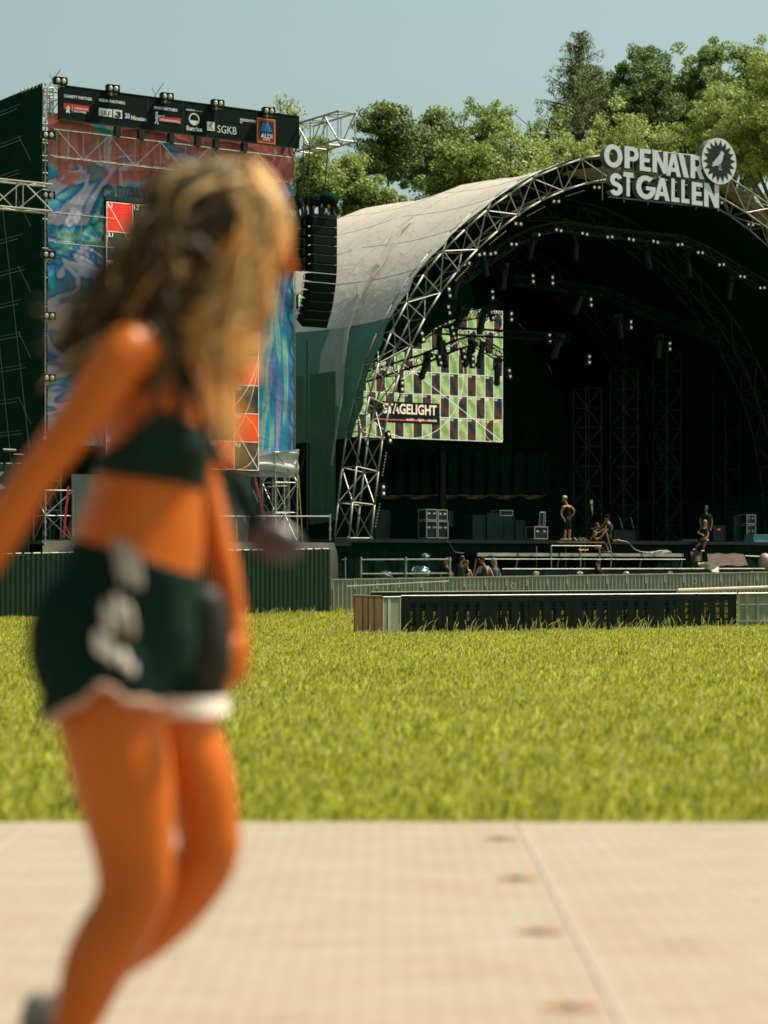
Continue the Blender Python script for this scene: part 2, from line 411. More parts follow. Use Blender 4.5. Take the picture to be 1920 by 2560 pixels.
# tall seeding stalks
Mstalk = grass_mat('dry_stalk', (0.36, 0.38, 0.06), (0.58, 0.54, 0.14), (0.8, 0.70, 0.30), 0.45)
sm_ = MB()
for i in range(2700):
    zone = random.random()
    if zone < 0.42: y = random.uniform(55.0, 57.3); x = random.uniform(-1.5, 11.2); h = random.uniform(0.2, 0.55) if random.random() < .16 else random.uniform(.12, .25)
    elif zone < 0.55: y = random.uniform(70.5, 73.5); x = random.uniform(-9, -2.2); h = random.uniform(0.1, 0.45)
    else: y = 9 + 46 * random.random() ** 1.2; x = random.uniform(-.19, .19) * y; h = random.uniform(0.12, 0.24)
    z = gh(x, y); a = random.uniform(-1, 1) * 0.5 + 0.15; w = 0.003 + 0.00007 * y
    pts = [(x + a * h * t * t, y + random.uniform(-.02, .02), z + h * (t - 0.2 * abs(a) * t * t)) for t in (0, 0.4, 0.75, 1.0)]
    for k in range(3):
        p = pts[k]; q = pts[k + 1]; w1 = w * (1.6 if k == 2 else 0.7); w2 = w * (0.5 if k == 2 else (1.8 if k == 1 and random.random() < .6 else .7))
        sm_.add([(p[0] - w1, p[1], p[2]), (p[0] + w1, p[1] + .003, p[2]), (q[0] + w2, q[1] + .003, q[2]), (q[0] - w2, q[1], q[2])], [(0, 1, 2, 3)])
stuff(sm_.build('grass_stalks', Mstalk), 'tall dry seeding grass stalks in front of the black barrier', 'grass')

# ------------------------------------------------------------------ trees
def leaf_mat(name, c1, c2, tr=0.4):
    return grass_mat(name, c1, tuple((a + b) / 2 for a, b in zip(c1, c2)), c2, tr)
ML = {'dark': leaf_mat('leaf_dark', (0.025, 0.08, 0.014), (0.24, 0.34, 0.045), .40), 'mid': leaf_mat('leaf_mid', (0.04, 0.12, 0.018), (0.42, 0.52, 0.08)),
      'light': leaf_mat('leaf_light', (0.10, 0.18, 0.025), (0.60, 0.66, 0.14)), 'larch': leaf_mat('needle_larch', (0.025, 0.07, 0.022), (0.26, 0.29, 0.06), .25),
      'rust': leaf_mat('leaf_conifer', (0.020, 0.065, 0.012), (0.25, 0.32, 0.03), .25)}
Mbark = mat('bark', (0.035, 0.035, 0.025), 0.9, c2=(0.09, 0.075, 0.05), scale=4, bump=0.5)
def leaves(mb, c, rad, n, sz, flat=1.0, rnd=random):
    for _ in range(int(n * 1.55)):
        while True:
            p = Vector((rnd.uniform(-1, 1), rnd.uniform(-1, 1), rnd.uniform(-1, 1)))
            if p.length < 1: break
        p = Vector(c) + Vector((p.x * rad, p.y * rad, p.z * rad * flat))
        u = Vector((rnd.gauss(0, 1), rnd.gauss(0, 1), rnd.gauss(0, 1))).normalized(); v = u.orthogonal().normalized()
        s = sz * rnd.uniform(0.6, 1.35)
        mb.add([p - u * s, p - v * s * 0.55, p + u * s, p + v * s * 0.55], [(0, 1, 2, 3)])
def tree(px, topy, wpx, D, key, kind, label, nclump=110, nleaf=150, sz=0.10, clump=1.0, gap=0.0, seed=1, vis=7.0, lobes=8):
    """wpx: crown width; vis: metres from the tip down to where that width is reached (conifers)"""
    rnd = random.Random(seed)
    X = (px - 960) / F * D; zt = HC + (HY - topy) / F * D; z0 = gh(X, D); wd = wpx / F * D / 2
    root = thing(kind, label, 'tree', (X, D, z0), 'trees behind the stage')
    tr = MB(); lf = MB(); base = Vector((X, D, z0)); hz = wd * 1.15
    conif = key in ('larch', 'rust')
    top = Vector((X, D, zt - (0.1 if conif else hz * .9))); H = zt - z0; r0 = 0.012 * H + 0.06
    n_ = 6; P_ = [base.lerp(top, t / n_) + Vector((rnd.uniform(-.12, .12), 0, 0)) * (0 < t) for t in range(n_ + 1)]
    for k in range(n_): tr.tube(P_[k] - Vector((0, 0, 0.6 if k == 0 else 0)), P_[k + 1], max(.03, r0 * (1 - k / n_)), 8, max(.02, r0 * (1 - (k + 1) / n_)))
    if conif:
        dist = 0.25
        while dist < min(H * .8, vis * 2.0):
            s = top - Vector((0, 0, dist)); k3 = 4 if key == 'rust' else 5
            for _ in range(k3):
                a = rnd.uniform(0, 2 * math.pi); ln = wd * (min(1.25, (dist / vis) ** .7) * rnd.uniform(.55, 1.12) + .06)
                e = s + Vector((math.cos(a) * ln, math.sin(a) * ln, ln * rnd.uniform(.0, .35)))
                tr.tube(s, e, 0.05, 5, 0.015)
                if key == 'rust':
                    m_ = int(2 + ln * 1.6)
                    for j in range(m_): leaves(lf, s.lerp(e, (j + .9) / m_) + Vector((0, 0, -.12)), .55, int(nleaf * .28), sz, .6, rnd)
                else:
                    nn = int(3 + ln * 3.0)
                    for j in range(nn):
                        q = s.lerp(e, (j + 1) / nn); q2 = q + Vector((rnd.uniform(-.3, .3), rnd.uniform(-.3, .3), -rnd.uniform(.25, 1.15)))
                        for g in range(16):
                            c = q.lerp(q2, rnd.random() ** 1.2) + Vector((rnd.gauss(0, .10), rnd.gauss(0, .10), rnd.gauss(0, .05)))
                            dd = Vector((rnd.gauss(0, .35), rnd.gauss(0, .35), -1)).normalized() * rnd.uniform(.10, .24); sd = dd.orthogonal().normalized() * 0.035
                            lf.add([c, c + sd + dd * .5, c + dd, c - sd + dd * .5], [(0, 1, 2, 3)])
            dist += .30 if key == 'rust' else .42
    else:
        cz = zt - hz; LB = []
        for i in range(lobes):
            a = rnd.uniform(0, 2 * math.pi); el_ = rnd.uniform(-.5, 1.35); rr_ = rnd.uniform(.45, .68)
            LB.append((Vector((X + math.cos(a) * math.cos(el_) * wd * rr_, D + math.sin(a) * math.cos(el_) * wd * rr_, cz + math.sin(el_) * hz * rr_)), wd * rnd.uniform(.30, .48)))
        LB.append((Vector((X + wd * rnd.uniform(-.3, .3), D, zt - wd * .33)), wd * .33)); LB.append((Vector((X, D, cz)), wd * .45))
        LB.append((Vector((X - wd * .6, D, cz - hz * .3)), wd * .42)); LB.append((Vector((X + wd * .6, D, cz - hz * .3)), wd * .42))
        for c, r_ in LB:
            a0 = base.lerp(top, .75); mid = a0.lerp(c, .5) + Vector((rnd.uniform(-.4, .4), 0, .2)); tr.tube(a0, mid, .13, 6, .08); tr.tube(mid, c, .08, 6, .04)
        for i in range(nclump):
            lc_, r_ = LB[i % len(LB)]
            p = Vector((rnd.gauss(0, 1), rnd.gauss(0, 1), rnd.gauss(0, 1))).normalized() * (rnd.uniform(.35, 1.10) if rnd.random() < .82 else rnd.uniform(1.1, 1.55))
            c = lc_ + Vector((p.x * r_, p.y * r_, p.z * r_ * .85)); tr.tube(lc_, c, .035, 4, .012)
            k = clump * rnd.uniform(.30, .62)
            leaves(lf, c, k, int(nleaf * (1 - gap * rnd.random())), sz, .75, rnd)
    tr.build('trunk', Mbark, root); lf.build('crown', ML[key], root)
    return root
tree(1450, 72, 290, 140, 'larch', 'larch', 'tall dark larch with drooping branches rising above the other trees', seed=11, vis=7.5)
tree(968, 250, 200, 128, 'rust', 'conifer', 'broad dark conifer with rusty tint left of the arch, largest of the left group', seed=2, vis=2.0)
tree(1085, 280, 200, 132, 'rust', 'conifer', 'dark conifer just right of the broad rusty conifer', seed=3, vis=2.2)
tree(1215, 243, 240, 136, 'mid', 'broadleaf_tree', 'open crowned broadleaf tree between the conifers and the larch', nclump=110, nleaf=75, gap=.55, seed=4)
tree(1345, 262, 220, 134, 'mid', 'broadleaf_tree', 'sparse tree with bare limbs showing at the left foot of the larch', nclump=75, nleaf=55, gap=.7, seed=5)
tree(1625, 113, 290, 142, 'dark', 'broadleaf_tree', 'dark leafed tall tree directly right of the larch', nclump=230, nleaf=115, gap=.4, seed=6, lobes=12)
tree(1770, 94, 330, 144, 'mid', 'broadleaf_tree', 'high round topped tree behind the white arch sign', nclump=280, nleaf=115, gap=.3, seed=7, lobes=14)
tree(1960, 110, 380, 116, 'light', 'broadleaf_tree', 'pale yellow green tree at the right edge of the picture', nclump=480, nleaf=140, sz=.07, gap=.2, seed=8, lobes=16)
tree(1830, 210, 290, 124, 'light', 'broadleaf_tree', 'pale green tree just above and right of the round bird emblem', nclump=300, nleaf=130, sz=.075, gap=.3, seed=16, lobes=14)
tree(1590, 245, 330, 126, 'light', 'broadleaf_tree', 'light green low tree right behind the letters of the arch sign', nclump=230, nleaf=95, sz=.08, gap=.5, seed=9, lobes=13)
tree(1430, 335, 280, 124, 'light', 'broadleaf_tree', 'low light green tree peeping over the top of the white roof', nclump=130, nleaf=85, sz=.08, gap=.6, seed=10)
tree(775, 350, 170, 120, 'mid', 'broadleaf_tree', 'bushy green tree between the screen tower and the white roof', nclump=160, nleaf=105, sz=.08, gap=.35, seed=12)
tree(862, 384, 130, 122, 'light', 'broadleaf_tree', 'small light green tree in front of the rusty conifer', nclump=80, nleaf=75, sz=.075, gap=.5, seed=13)
tree(715, 232, 130, 124, 'light', 'broadleaf_tree', 'thin topped tree sticking up behind the black partner banner', nclump=40, nleaf=30, sz=.08, gap=.8, seed=14)
tree(1170, 335, 300, 122, 'mid', 'broadleaf_tree', 'low bushy tree showing over the roof between conifers and larch', nclump=190, nleaf=95, gap=.4, seed=15)
tree(900, 415, 240, 121, 'mid', 'broadleaf_tree', 'dark green shrubby tree low behind the left end of the white roof', nclump=160, nleaf=105, gap=.3, seed=17)
tree(1700, 200, 320, 148, 'dark', 'broadleaf_tree', 'dark tree filling the gap behind the sign between its taller neighbours', nclump=220, nleaf=105, gap=.3, seed=18, lobes=12)
tree(1110, 262, 230, 139, 'mid', 'broadleaf_tree', 'green tree filling the gap right behind the two rusty conifers', nclump=160, nleaf=95, gap=.4, seed=21)
tree(1500, 150, 230, 146, 'dark', 'broadleaf_tree', 'dark tree between the larch and the tall dark leafed tree', nclump=150, nleaf=95, gap=.4, seed=22)
tree(1290, 300, 260, 130, 'light', 'broadleaf_tree', 'light green tree low between the open crowned tree and the larch', nclump=120, nleaf=80, sz=.08, gap=.5, seed=23)
tree(1870, 105, 260, 136, 'mid', 'broadleaf_tree', 'tall green tree between the round topped tree and the right edge', nclump=200, nleaf=105, gap=.3, seed=24, lobes=12)
# ------------------------------------------------------------------ stage
CX = 15.35
OUT = [(-0.53, 2.0), (-0.28, 4.0), (-0.05, 5.8), (0.35, 7.3), (0.87, 8.9), (1.35, 9.95), (2.0, 11.05), (2.9, 12.4), (4.31, 13.91), (6.28, 15.5), (8.53, 16.95), (10.82, 17.95), (13.0, 18.45), (CX, 18.6)]
INN = [(0.51, 2.0), (0.77, 4.0), (1.02, 5.8), (1.42, 7.3), (1.95, 8.8), (2.5, 9.85), (3.2, 11.0), (4.2, 12.35), (5.6, 13.7), (7.4, 15.15), (9.4, 16.3), (11.3, 17.0), (13.2, 17.45), (CX, 17.6)]
def resample(P, n):
    d = [0]
    for a, b in zip(P[:-1], P[1:]): d.append(d[-1] + math.dist(a, b))
    q = np.linspace(0, d[-1], n)
    return list(zip(np.interp(q, d, [p[0] for p in P]), np.interp(q, d, [p[1] for p in P])))
def full(P, n):
    h = resample(P, n)
    return h + [(2 * CX - s, z) for s, z in reversed(h[:-1])]
NA = 19
FO = full(OUT, NA); FI = full(INN, NA)
zs = 1.95      # stage floor
def arch(name, label, d, dep, m, r, rd, group=None, shrink=0.0, gusset=True):
    f = lambda P: [(CX + (s - CX) * (1 - shrink), zs + (z - zs) * (1 - shrink)) for s, z in P]
    O = f(FO); I = f(FI)
    root = thing(name, label, 'truss', S(CX, d, zs), group)
    ch = MB(); br = MB()
    n = len(O)
    for P, dd in ((O, d), (O, d + dep), (I, d), (I, d + dep)):
        for a, b in zip(P[:-1], P[1:]): ch.tube(S(a[0], dd, a[1]), S(b[0], dd, b[1]), r, 7)
    for i in range(n):
        o0 = S(O[i][0], d, O[i][1]); o1 = S(O[i][0], d + dep, O[i][1]); i0 = S(I[i][0], d, I[i][1]); i1 = S(I[i][0], d + dep, I[i][1])
        br.tube(o0, i0, rd, 5); br.tube(o1, i1, rd, 5); br.tube(o0, o1, rd, 5); br.tube(i0, i1, rd, 5)
        if i < n - 1:
            j = i + 1
            p0 = S(O[j][0], d, O[j][1]); p1 = S(O[j][0], d + dep, O[j][1]); q0 = S(I[j][0], d, I[j][1]); q1 = S(I[j][0], d + dep, I[j][1])
            if i % 2: br.tube(o0, q0, rd, 5); br.tube(q1, o1, rd, 5); br.tube(i0, q1, rd, 5); br.tube(o0, p1, rd, 5)
            else: br.tube(i0, p0, rd, 5); br.tube(i1, p1, rd, 5); br.tube(q0, i1, rd, 5); br.tube(p0, o1, rd, 5)
    ch.build('chord', m, root, smooth=True); br.build('bracing', m, root)
    if gusset:
        for P in (FO, FI):
            for s, z in P[::3]: MB().tube(S(s - .01, d - .06, z), S(s + .01, d + .06, z), r * 1.7, 8).build('coupler', M['steel'], root)
    return root
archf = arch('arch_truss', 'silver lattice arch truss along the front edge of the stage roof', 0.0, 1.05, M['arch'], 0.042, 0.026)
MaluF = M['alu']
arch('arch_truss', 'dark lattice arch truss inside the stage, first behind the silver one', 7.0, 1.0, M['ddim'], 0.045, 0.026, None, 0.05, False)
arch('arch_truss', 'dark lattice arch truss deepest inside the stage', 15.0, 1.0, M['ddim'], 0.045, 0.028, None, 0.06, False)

# roof membrane: ribs of fabric swept into the depth, sagging between the arches
Mmem = bpy.data.materials.new('roof_membrane'); Mmem.use_nodes = True
t = Mmem.node_tree; N = t.nodes; L = t.links; b = N['Principled BSDF']
tc = N.new('ShaderNodeTexCoord')
n1 = N.new('ShaderNodeTexNoise'); n1.inputs['Scale'].default_value = 0.5; n1.inputs['Detail'].default_value = 6; L.new(tc.outputs['Object'], n1.inputs['Vector'])
cr = N.new('ShaderNodeValToRGB'); cr.color_ramp.elements[0].position = .3; cr.color_ramp.elements[1].position = .75
cr.color_ramp.elements[0].color = (0.50, 0.45, 0.37, 1); cr.color_ramp.elements[1].color = (0.545, 0.49, 0.405, 1)
L.new(n1.outputs['Fac'], cr.inputs[0]); L.new(cr.outputs[0], b.inputs['Base Color']); b.inputs['Roughness'].default_value = .6; b.inputs['Specular IOR Level'].default_value = .25
n2 = N.new('ShaderNodeTexNoise'); n2.inputs['Scale'].default_value = 1.6; n2.inputs['Detail'].default_value = 4; n2.inputs['Distortion'].default_value = 1.5; L.new(tc.outputs['Object'], n2.inputs['Vector'])
bp = N.new('ShaderNodeBump'); bp.inputs['Strength'].default_value = .25; bp.inputs['Distance'].default_value = .15; L.new(n2.outputs['Fac'], bp.inputs['Height']); L.new(bp.outputs[0], b.inputs['Normal'])
Mclear = mat('clear_foil', (0.42, 0.42, 0.36), 0.35, c2=(.50, .455, .375), scale=2.0, spec=.5, bump=.5, bscale=3, alpha=.5)
root = thing('stage_roof', 'beige fabric roof vault of the stage draped over the silver arch', 'roof', S(CX, 10, zs))
mem = MB(); nd = 49; prof = full([(s - 0.03, z + 0.10) for s, z in OUT], 40)
zlow = 5.6
def sagf(d):   # gentle sag between the three arches
    u = (d % 8.0) / 8.0
    return -0.28 * math.sin(math.pi * u)
def mempt(s, z, d, side):
    cxn = (s - CX) / 16.0; nz = max(0.0, 1 - abs(cxn)) ** .6
    k = sagf(d)
    return S(s - (k * (1 - nz) * (-1 if s < CX else 1)) * -1, d, z + k * nz)
rows = []
for j in range(nd):
    d = 0.12 + 24.0 * (j / (nd - 1)) ** 1.25
    row = []
    for i, (s, z) in enumerate(prof):
        # scalloped front edge between nodes
        e = 0.0
        if j == 0: e = 0.42 * abs(math.sin(i * math.pi / 4.0)) + 0.1
        elif j == 1: e = 0.2 * abs(math.sin(i * math.pi / 4.0)) + 0.1
        row.append(mempt(s, z, d + e, 0))
    rows.append(row)
nP = len(prof)
for r_ in rows: mem.v += [tuple(p) for p in r_]
for j in range(nd - 1):
    for i in range(nP - 1):
        if prof[i][1] < zlow and prof[i + 1][1] < zlow + .6: continue
        low_ = min(prof[i][1], prof[i + 1][1]) < 10.7
        if low_: continue
        mem.f.append([j * nP + i, j * nP + i + 1, (j + 1) * nP + i + 1, (j + 1) * nP + i]); mem.mi.append(0)
mo = mem.build('roof_membrane', Mmem, root, smooth=True)
Mlow = mat('flank_shade_cloth', (.050, .155, .095), .7, c2=(.070, .19, .125), scale=.6, bump=.5, bscale=1.5)  # lower flank of the roof membrane, its shade put into a darker green
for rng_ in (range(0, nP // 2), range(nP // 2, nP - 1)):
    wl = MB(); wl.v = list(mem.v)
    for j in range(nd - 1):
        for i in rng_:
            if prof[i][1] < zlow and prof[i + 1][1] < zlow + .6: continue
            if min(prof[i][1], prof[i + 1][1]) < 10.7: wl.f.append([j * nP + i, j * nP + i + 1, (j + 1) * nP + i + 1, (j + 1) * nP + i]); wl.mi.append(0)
    wl.build('flank_shade', Mlow, root, smooth=True)
sm = MB()                                         # welded seams, thin flat straps
for dd in (3.3, 6.6, 9.9, 13.2, 16.5, 19.8):
    for i in range(nP - 1):
        if prof[i][1] < zlow: continue
        a = mempt(prof[i][0], prof[i][1], dd, 0); b_ = mempt(prof[i + 1][0], prof[i + 1][1], dd, 0)
        sm.tube(a + Vector((-.004, 0, .006)), b_ + Vector((-.004, 0, .006)), 0.006, 4)
for i in (10, 14, 18, 22, 26, 30, 34):
    pts = [mempt(prof[i][0], prof[i][1], d, 0) + Vector((-.004, 0, .005)) for d in np.linspace(.5, 24, 24)]
    sm.path(pts, 0.006, 4)
sm.build('seam', mat('seam', (0.38, 0.345, 0.28), .8), root)
# loose clear foil running down over the roof with gathered folds
fo = MB()
pa = [(1170, 430, 9.0), (1095, 520, 6.5), (1010, 570, 5.0), (985, 630, 4.2), (950, 680, 4.0), (915, 740, 3.6), (890, 790, 3.2), (868, 860, 3.0), (850, 1010, 2.2)]
def roof_hit(s_guess_z, d):     # outer profile s at height z on the left half
    zz = [p[1] + .10 for p in OUT]; ss = [p[0] - .03 for p in OUT]
    return float(np.interp(s_guess_z, zz, ss))
def roof_pt(px, py):            # the point of the left roof flank seen at a pixel
    best = None
    for d in np.linspace(0.2, 23.5, 240):
        a, z = Sinv(px, py, d)
        if z < 2 or z > 18.6: continue
        s = roof_hit(z, d); e = abs(a - s)
        if best is None or e < best[0]: best = (e, s, z, d)
    return best[1:]
pc = [(1040, 540), (1000, 575), (985, 610), (950, 665), (925, 690), (900, 740), (880, 775), (855, 820), (835, 900), (825, 1010)]
wd_ = [3, 12, 15, 8, 18, 8, 22, 32, 48, 50]
K = 12; fr_rows = []
rf = random.Random(4)
for (x, y), w in zip(pc, wd_):
    row = []
    for k in range(K + 1):
        u = k / K - .5
        px = x + u * w * 1.25; py = y + u * w * .55
        s, z, d = roof_pt(px, py)
        lift = 0.015 + 0.03 * (1 + math.sin(k * 2.2 + y * .01)) + rf.uniform(0, .035)
        row.append(S(s - lift * .7, d, z + lift * .6))
    fr_rows.append(row)
for r_ in fr_rows: fo.v += [tuple(p) for p in r_]
for j in range(len(pc) - 1):
    for k in range(K): fo.f.append([j * (K + 1) + k, j * (K + 1) + k + 1, (j + 1) * (K + 1) + k + 1, (j + 1) * (K + 1) + k]); fo.mi.append(0)
fo.build('loose_foil', Mclear, root, smooth=False)
# side skirt hanging down with ragged lower edge
sk = MB(); Mskirt = mat('grey_skirt', (0.045, 0.115, 0.075), .7, var=.2, scale=.8, bump=.5, bscale=2)
def curtain(mb, pts, zt, zb, folds=.12, seed=0, n=28, mi=0):
    rr = random.Random(seed); a = Vector(pts[0]); b_ = Vector(pts[1]); t = (b_ - a).normalized(); nn = Vector((-t.y, t.x, 0))
    V = []
    for k in range(n + 1):
        u = k / n; f = folds * math.sin(k * 1.9 + seed) * (0.6 + .5 * rr.random())
        for j, v in enumerate((0, .33, .66, 1)):
            p = a.lerp(b_, u) + nn * f * (0.35 + .65 * v); zb2 = zb[0] + (zb[1] - zb[0]) * u; zt2 = zt[0] + (zt[1] - zt[0]) * u
            V.append((p.x, p.y, zt2 + (zb2 - zt2) * v))
    fs = []
    for k in range(n):
        for j in range(3): fs.append((k * 4 + j, (k + 1) * 4 + j, (k + 1) * 4 + j + 1, k * 4 + j + 1))
    mb.add(V, fs, mi)
curtain(sk, (S(-.35, 3.6, 0), S(-.25, 8.6, 0)), (8.6, 8.6), (7.0, 7.05), .03, 3)
curtain(sk, (S(-.40, 8.8, 0), S(-.3, 20, 0)), (7.9, 7.9), (5.9, 5.2), .04, 5)
curtain(sk, (S(-.55, .9, 0), S(-.55, 2.9, 0)), (8.6, 8.6), (2.7, 2.55), .05, 1, mi=0)
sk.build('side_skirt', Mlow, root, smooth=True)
sk2 = MB(); curtain(sk2, (S(-.6, 4.3, 0), S(-.6, 4.75, 0)), (7.0, 7.0), (2.4, 2.4), .08, 2, 10)
sk2.build('pale_curtain', mat('pale_cloth', (0.32, .30, .25), .8), root, smooth=True)
pt = MB(); pt.tube(S(-1.2, 9.5, 5.6), S(-.6, 4.6, 6.3), .09, 8); pt.tube(S(-.5, .6, 7.6), S(-.7, 1.0, 4.9), .05, 6); pt.tube(S(-.7, 10, 7.2), S(-.8, 4.5, 9.4), .07, 6)
pt.build('side_pole', M['alud'], root)

# black back and side walls, ceiling lining inside
bw = thing('stage_backdrop', 'black drapes closing the back and sides of the stage', 'backdrop', S(CX, 22, zs))
bd = MB()
n = 44
for (a0, d0, a1, d1, zt) in ((-.2, 23.6, 31, 23.6, 18.3), (0.3, 11.0, -.1, 23.6, 7.5), (30.6, 1.5, 31, 23.6, 8.5)):
    V = []
    for k in range(n + 1):
        u = k / n; s = a0 + (a1 - a0) * u; d = d0 + (d1 - d0) * u
        top = zt
        if a1 - a0 > 20: top = float(np.interp(min(s, 2 * CX - s), [p[0] for p in OUT], [p[1] for p in OUT])) - .15
        w = .12 * math.sin(k * 2.4)
        V += [tuple(S(s, d + w, zs - 3)), tuple(S(s, d + w, top))]
    bd.add(V, [(2 * k, 2 * k + 2, 2 * k + 3, 2 * k + 1) for k in range(n)])
bd.build('back_drape', M['drape'], bw)
ln_ = MB(); PI_ = full([(s + .25, z - .12) for s, z in OUT], 20)
for j, d in enumerate((1.3, 8, 16, 23.4)):
    for s, z in PI_: ln_.v.append(tuple(S(s, d, z)))
m_ = len(PI_)
for j in range(3):
    for i in range(m_ - 1):
        if PI_[i][1] < 5.8 and PI_[i + 1][1] < 6.6: continue
        ln_.f.append([j * m_ + i, j * m_ + i + 1, (j + 1) * m_ + i + 1, (j + 1) * m_ + i]); ln_.mi.append(0)
ln_.build('roof_lining', M['deep'], bw)

# stage deck
dk = thing('stage_deck', 'black stage floor platform under the arch', 'stage', S(CX, 8, -0.8))
q = MB(); q.box((-2.2, -1.6, zs - .14), (33, 23.5, zs), S); q.build('deck_board', M['blackp'], dk)
q = MB(); V = []
for k in range(121):
    s = -2.1 + 35 * k / 120; w = .05 * math.sin(k * 1.7); V += [tuple(S(s, -1.5 + w, -1.3)), tuple(S(s, -1.5 + w * .3, zs - .142))]
q.add(V, [(2 * k, 2 * k + 2, 2 * k + 3, 2 * k + 1) for k in range(120)]); q.build('front_skirt', M['black'], dk)
# catwalk in front of the stage
Mdeck = mat('deck_edge', (0.36, 0.35, 0.30), .6, c2=(.52, .50, .42), scale=3, metal=.2)
cw = thing('stage_catwalk', 'low grey edged walkway platform in front of the stage', 'platform', S(12, -4, -0.8))
e = MB(); pp = MB(); top = MB(); d0 = -2.9
zc = Sinv(1450, 1383, d0)[1]; zc2 = Sinv(1450, 1391, d0)[1]
for i in range(6):
    x0 = 1194 + i * 103; x1 = min(x0 + 99, 1708)
    a0 = Sinv(x0, 1385, d0)[0]; a1 = Sinv(x1, 1385, d0)[0]
    e.box((a0, d0, zc2), (a1, d0 + .06, zc), S)
    top.box((a0, d0 + .062, zc - .1), (a1, d0 + 1.9, zc - .004), S)
    pp.box((a0 + .55, d0 - .012, zc - .075), (a0 + .75, d0 - .001, zc - .035), S)
    pp.tube(S(a0, d0 - .08, zc2 - .12), S(a1 + .06, d0 - .08, zc2 - .12), .022, 6)
    pp.tube(S(a0 + .02, d0 + .1, zc2 - .1), S(a0 - .25, d0 + .4, -.9), .03, 6)
e.build('deck_edge', Mdeck, cw); top.build('deck_board', M['blackp'], cw); pp.build('rail_pipe', M['alud'], cw)
lg = MB(); d1 = -4.1; a0 = Sinv(1255, 1430, d1)[0]; a1 = Sinv(1912, 1430, d1)[0]; z1 = Sinv(1500, 1424, d1)[1]; z2 = Sinv(1500, 1440, d1)[1]
for i in range(5):
    b0 = a0 + (a1 - a0) * i / 5; b1 = a0 + (a1 - a0) * (i + 1) / 5 - .02
    lg.box((b0, d1, -1.0), (b1, d1 + .5, z1 + .0 + .02 * (i % 2)), S)
    lg.tube(S(b0, d1 - .01, z1 + .03), S(b1, d1 - .01, z1 + .03), .025, 5, mi=1)
lo = lg.build('front_ledge', [M['blackp'], Mdeck]); tag(lo, 'long black low ledge behind the far barrier fence', 'ledge')
Mbag = mat('foil_bag', (0.45, .46, .42), .25, var=.2, spec=.7, bump=.8, bscale=12)
for i, (px, lab) in enumerate(((1340, 'leftmost of the small pale bags'), (1450, 'second from left of the small pale bags'), (1565, 'third from left of the small pale bags'), (1676, 'fourth from left of the small pale bags'), (1882, 'rightmost of the small pale bags'))):
    a, z = Sinv(px, 1434, d1 - .12); g = MB()
    rr = random.Random(i); g.ell(S(a, d1 - .12, z), .11, .06, .085)
    g.v = [(v[0] + rr.uniform(-.03, .03), v[1] + rr.uniform(-.02, .02), v[2] + rr.uniform(-.025, .025) ) for v in g.v]
    tag(g.build('plastic_bag', Mbag), lab + ' hanging on the black ledge', 'bag', 'plastic bags on the ledge')

# sign on the arch
ds = -0.95
Msign = mat('sign_face', (0.66, 0.70, 0.76), .45, c2=(.76, .79, .84), scale=.9, spec=.5)
Mside = mat('sign_side', (0.16, 0.16, .13), .6, var=.2)
def arcp(cx, cy, rx, ry, a0, a1, n): return [(cx + rx * math.cos(R(a0 + (a1 - a0) * k / n)), cy + ry * math.sin(R(a0 + (a1 - a0) * k / n))) for k in range(n + 1)]
def stroke(P, w):      # open polyline -> outline
    Lf = []; Rt = []
    for i, p in enumerate(P):
        a = P[max(i - 1, 0)]; b_ = P[min(i + 1, len(P) - 1)]; tx, ty = b_[0] - a[0], b_[1] - a[1]; l = math.hypot(tx, ty); nx_, ny_ = -ty / l, tx / l
        Lf.append((p[0] + nx_ * w / 2, p[1] + ny_ * w / 2)); Rt.append((p[0] - nx_ * w / 2, p[1] - ny_ * w / 2))
    return Lf + Rt[::-1]
wS = .24
LET = {   # outlines in a unit box 1 high; list of (outer, holes); width in .62
 'O': [(arcp(.40, .5, .40, .5, 0, 360, 36)[:-1], [arcp(.40, .5, .19, .29, 0, 360, 36)[:-1]])],
 'P': [([(0, 0), (.22, 0), (.22, .34), (.36, .34)] + arcp(.36, .67, .26, .33, -90, 90, 14) + [(0, 1)], [[(.22, .53), (.34, .53)] + arcp(.34, .67, .09, .14, -90, 90, 8) + [(.22, .81)]])],
 'E': [([(0, 0), (.54, 0), (.54, .19), (.21, .19), (.21, .41), (.48, .41), (.48, .59), (.21, .59), (.21, .81), (.54, .81), (.54, 1), (0, 1)], [])],
 'N': [([(0, 0), (.2, 0), (.2, .58), (.48, 0), (.68, 0), (.68, 1), (.48, 1), (.48, .42), (.2, 1), (0, 1)], [])],
 'A': [([(0, 0), (.21, 0), (.27, .2), (.52, .2), (.58, 0), (.80, 0), (.53, 1), (.29, 1)], [[(.32, .38), (.47, .38), (.405, .66)]])],
 'B': [([(0, 0), (.22, 0), (-.02, 1), (-.24, 1)], [])],     # slanted stroke standing for the I
 'R': [([(0, 0), (.22, 0), (.22, .33), (.30, .33), (.44, 0), (.68, 0), (.50, .38)] + arcp(.36, .68, .26, .32, -50, 90, 12) + [(0, 1)], [[(.22, .52), (.34, .52)] + arcp(.34, .67, .09, .15, -90, 90, 8) + [(.22, .82)]])],
 'S': [(stroke(arcp(.30, .70, .19, .195, 20, 250, 14) + arcp(.29, .30, .20, .20, 75, -160, 14), .21), [])],
 'T': [([(.2, 0), (.42, 0), (.42, .8), (.64, .8), (.64, 1), (0, 1), (0, .8), (.2, .8)], [])],
 'G': [(stroke(arcp(.42, .5, .31, .40, 48, 345, 26) + [(.725, .44)], .21), []), ([(.42, .39), (.42, .55), (.83, .55), (.83, .39)], [])],
 'L': [([(0, 0), (.5, 0), (.5, .19), (.21, .19), (.21, 1), (0, 1)], [])]}
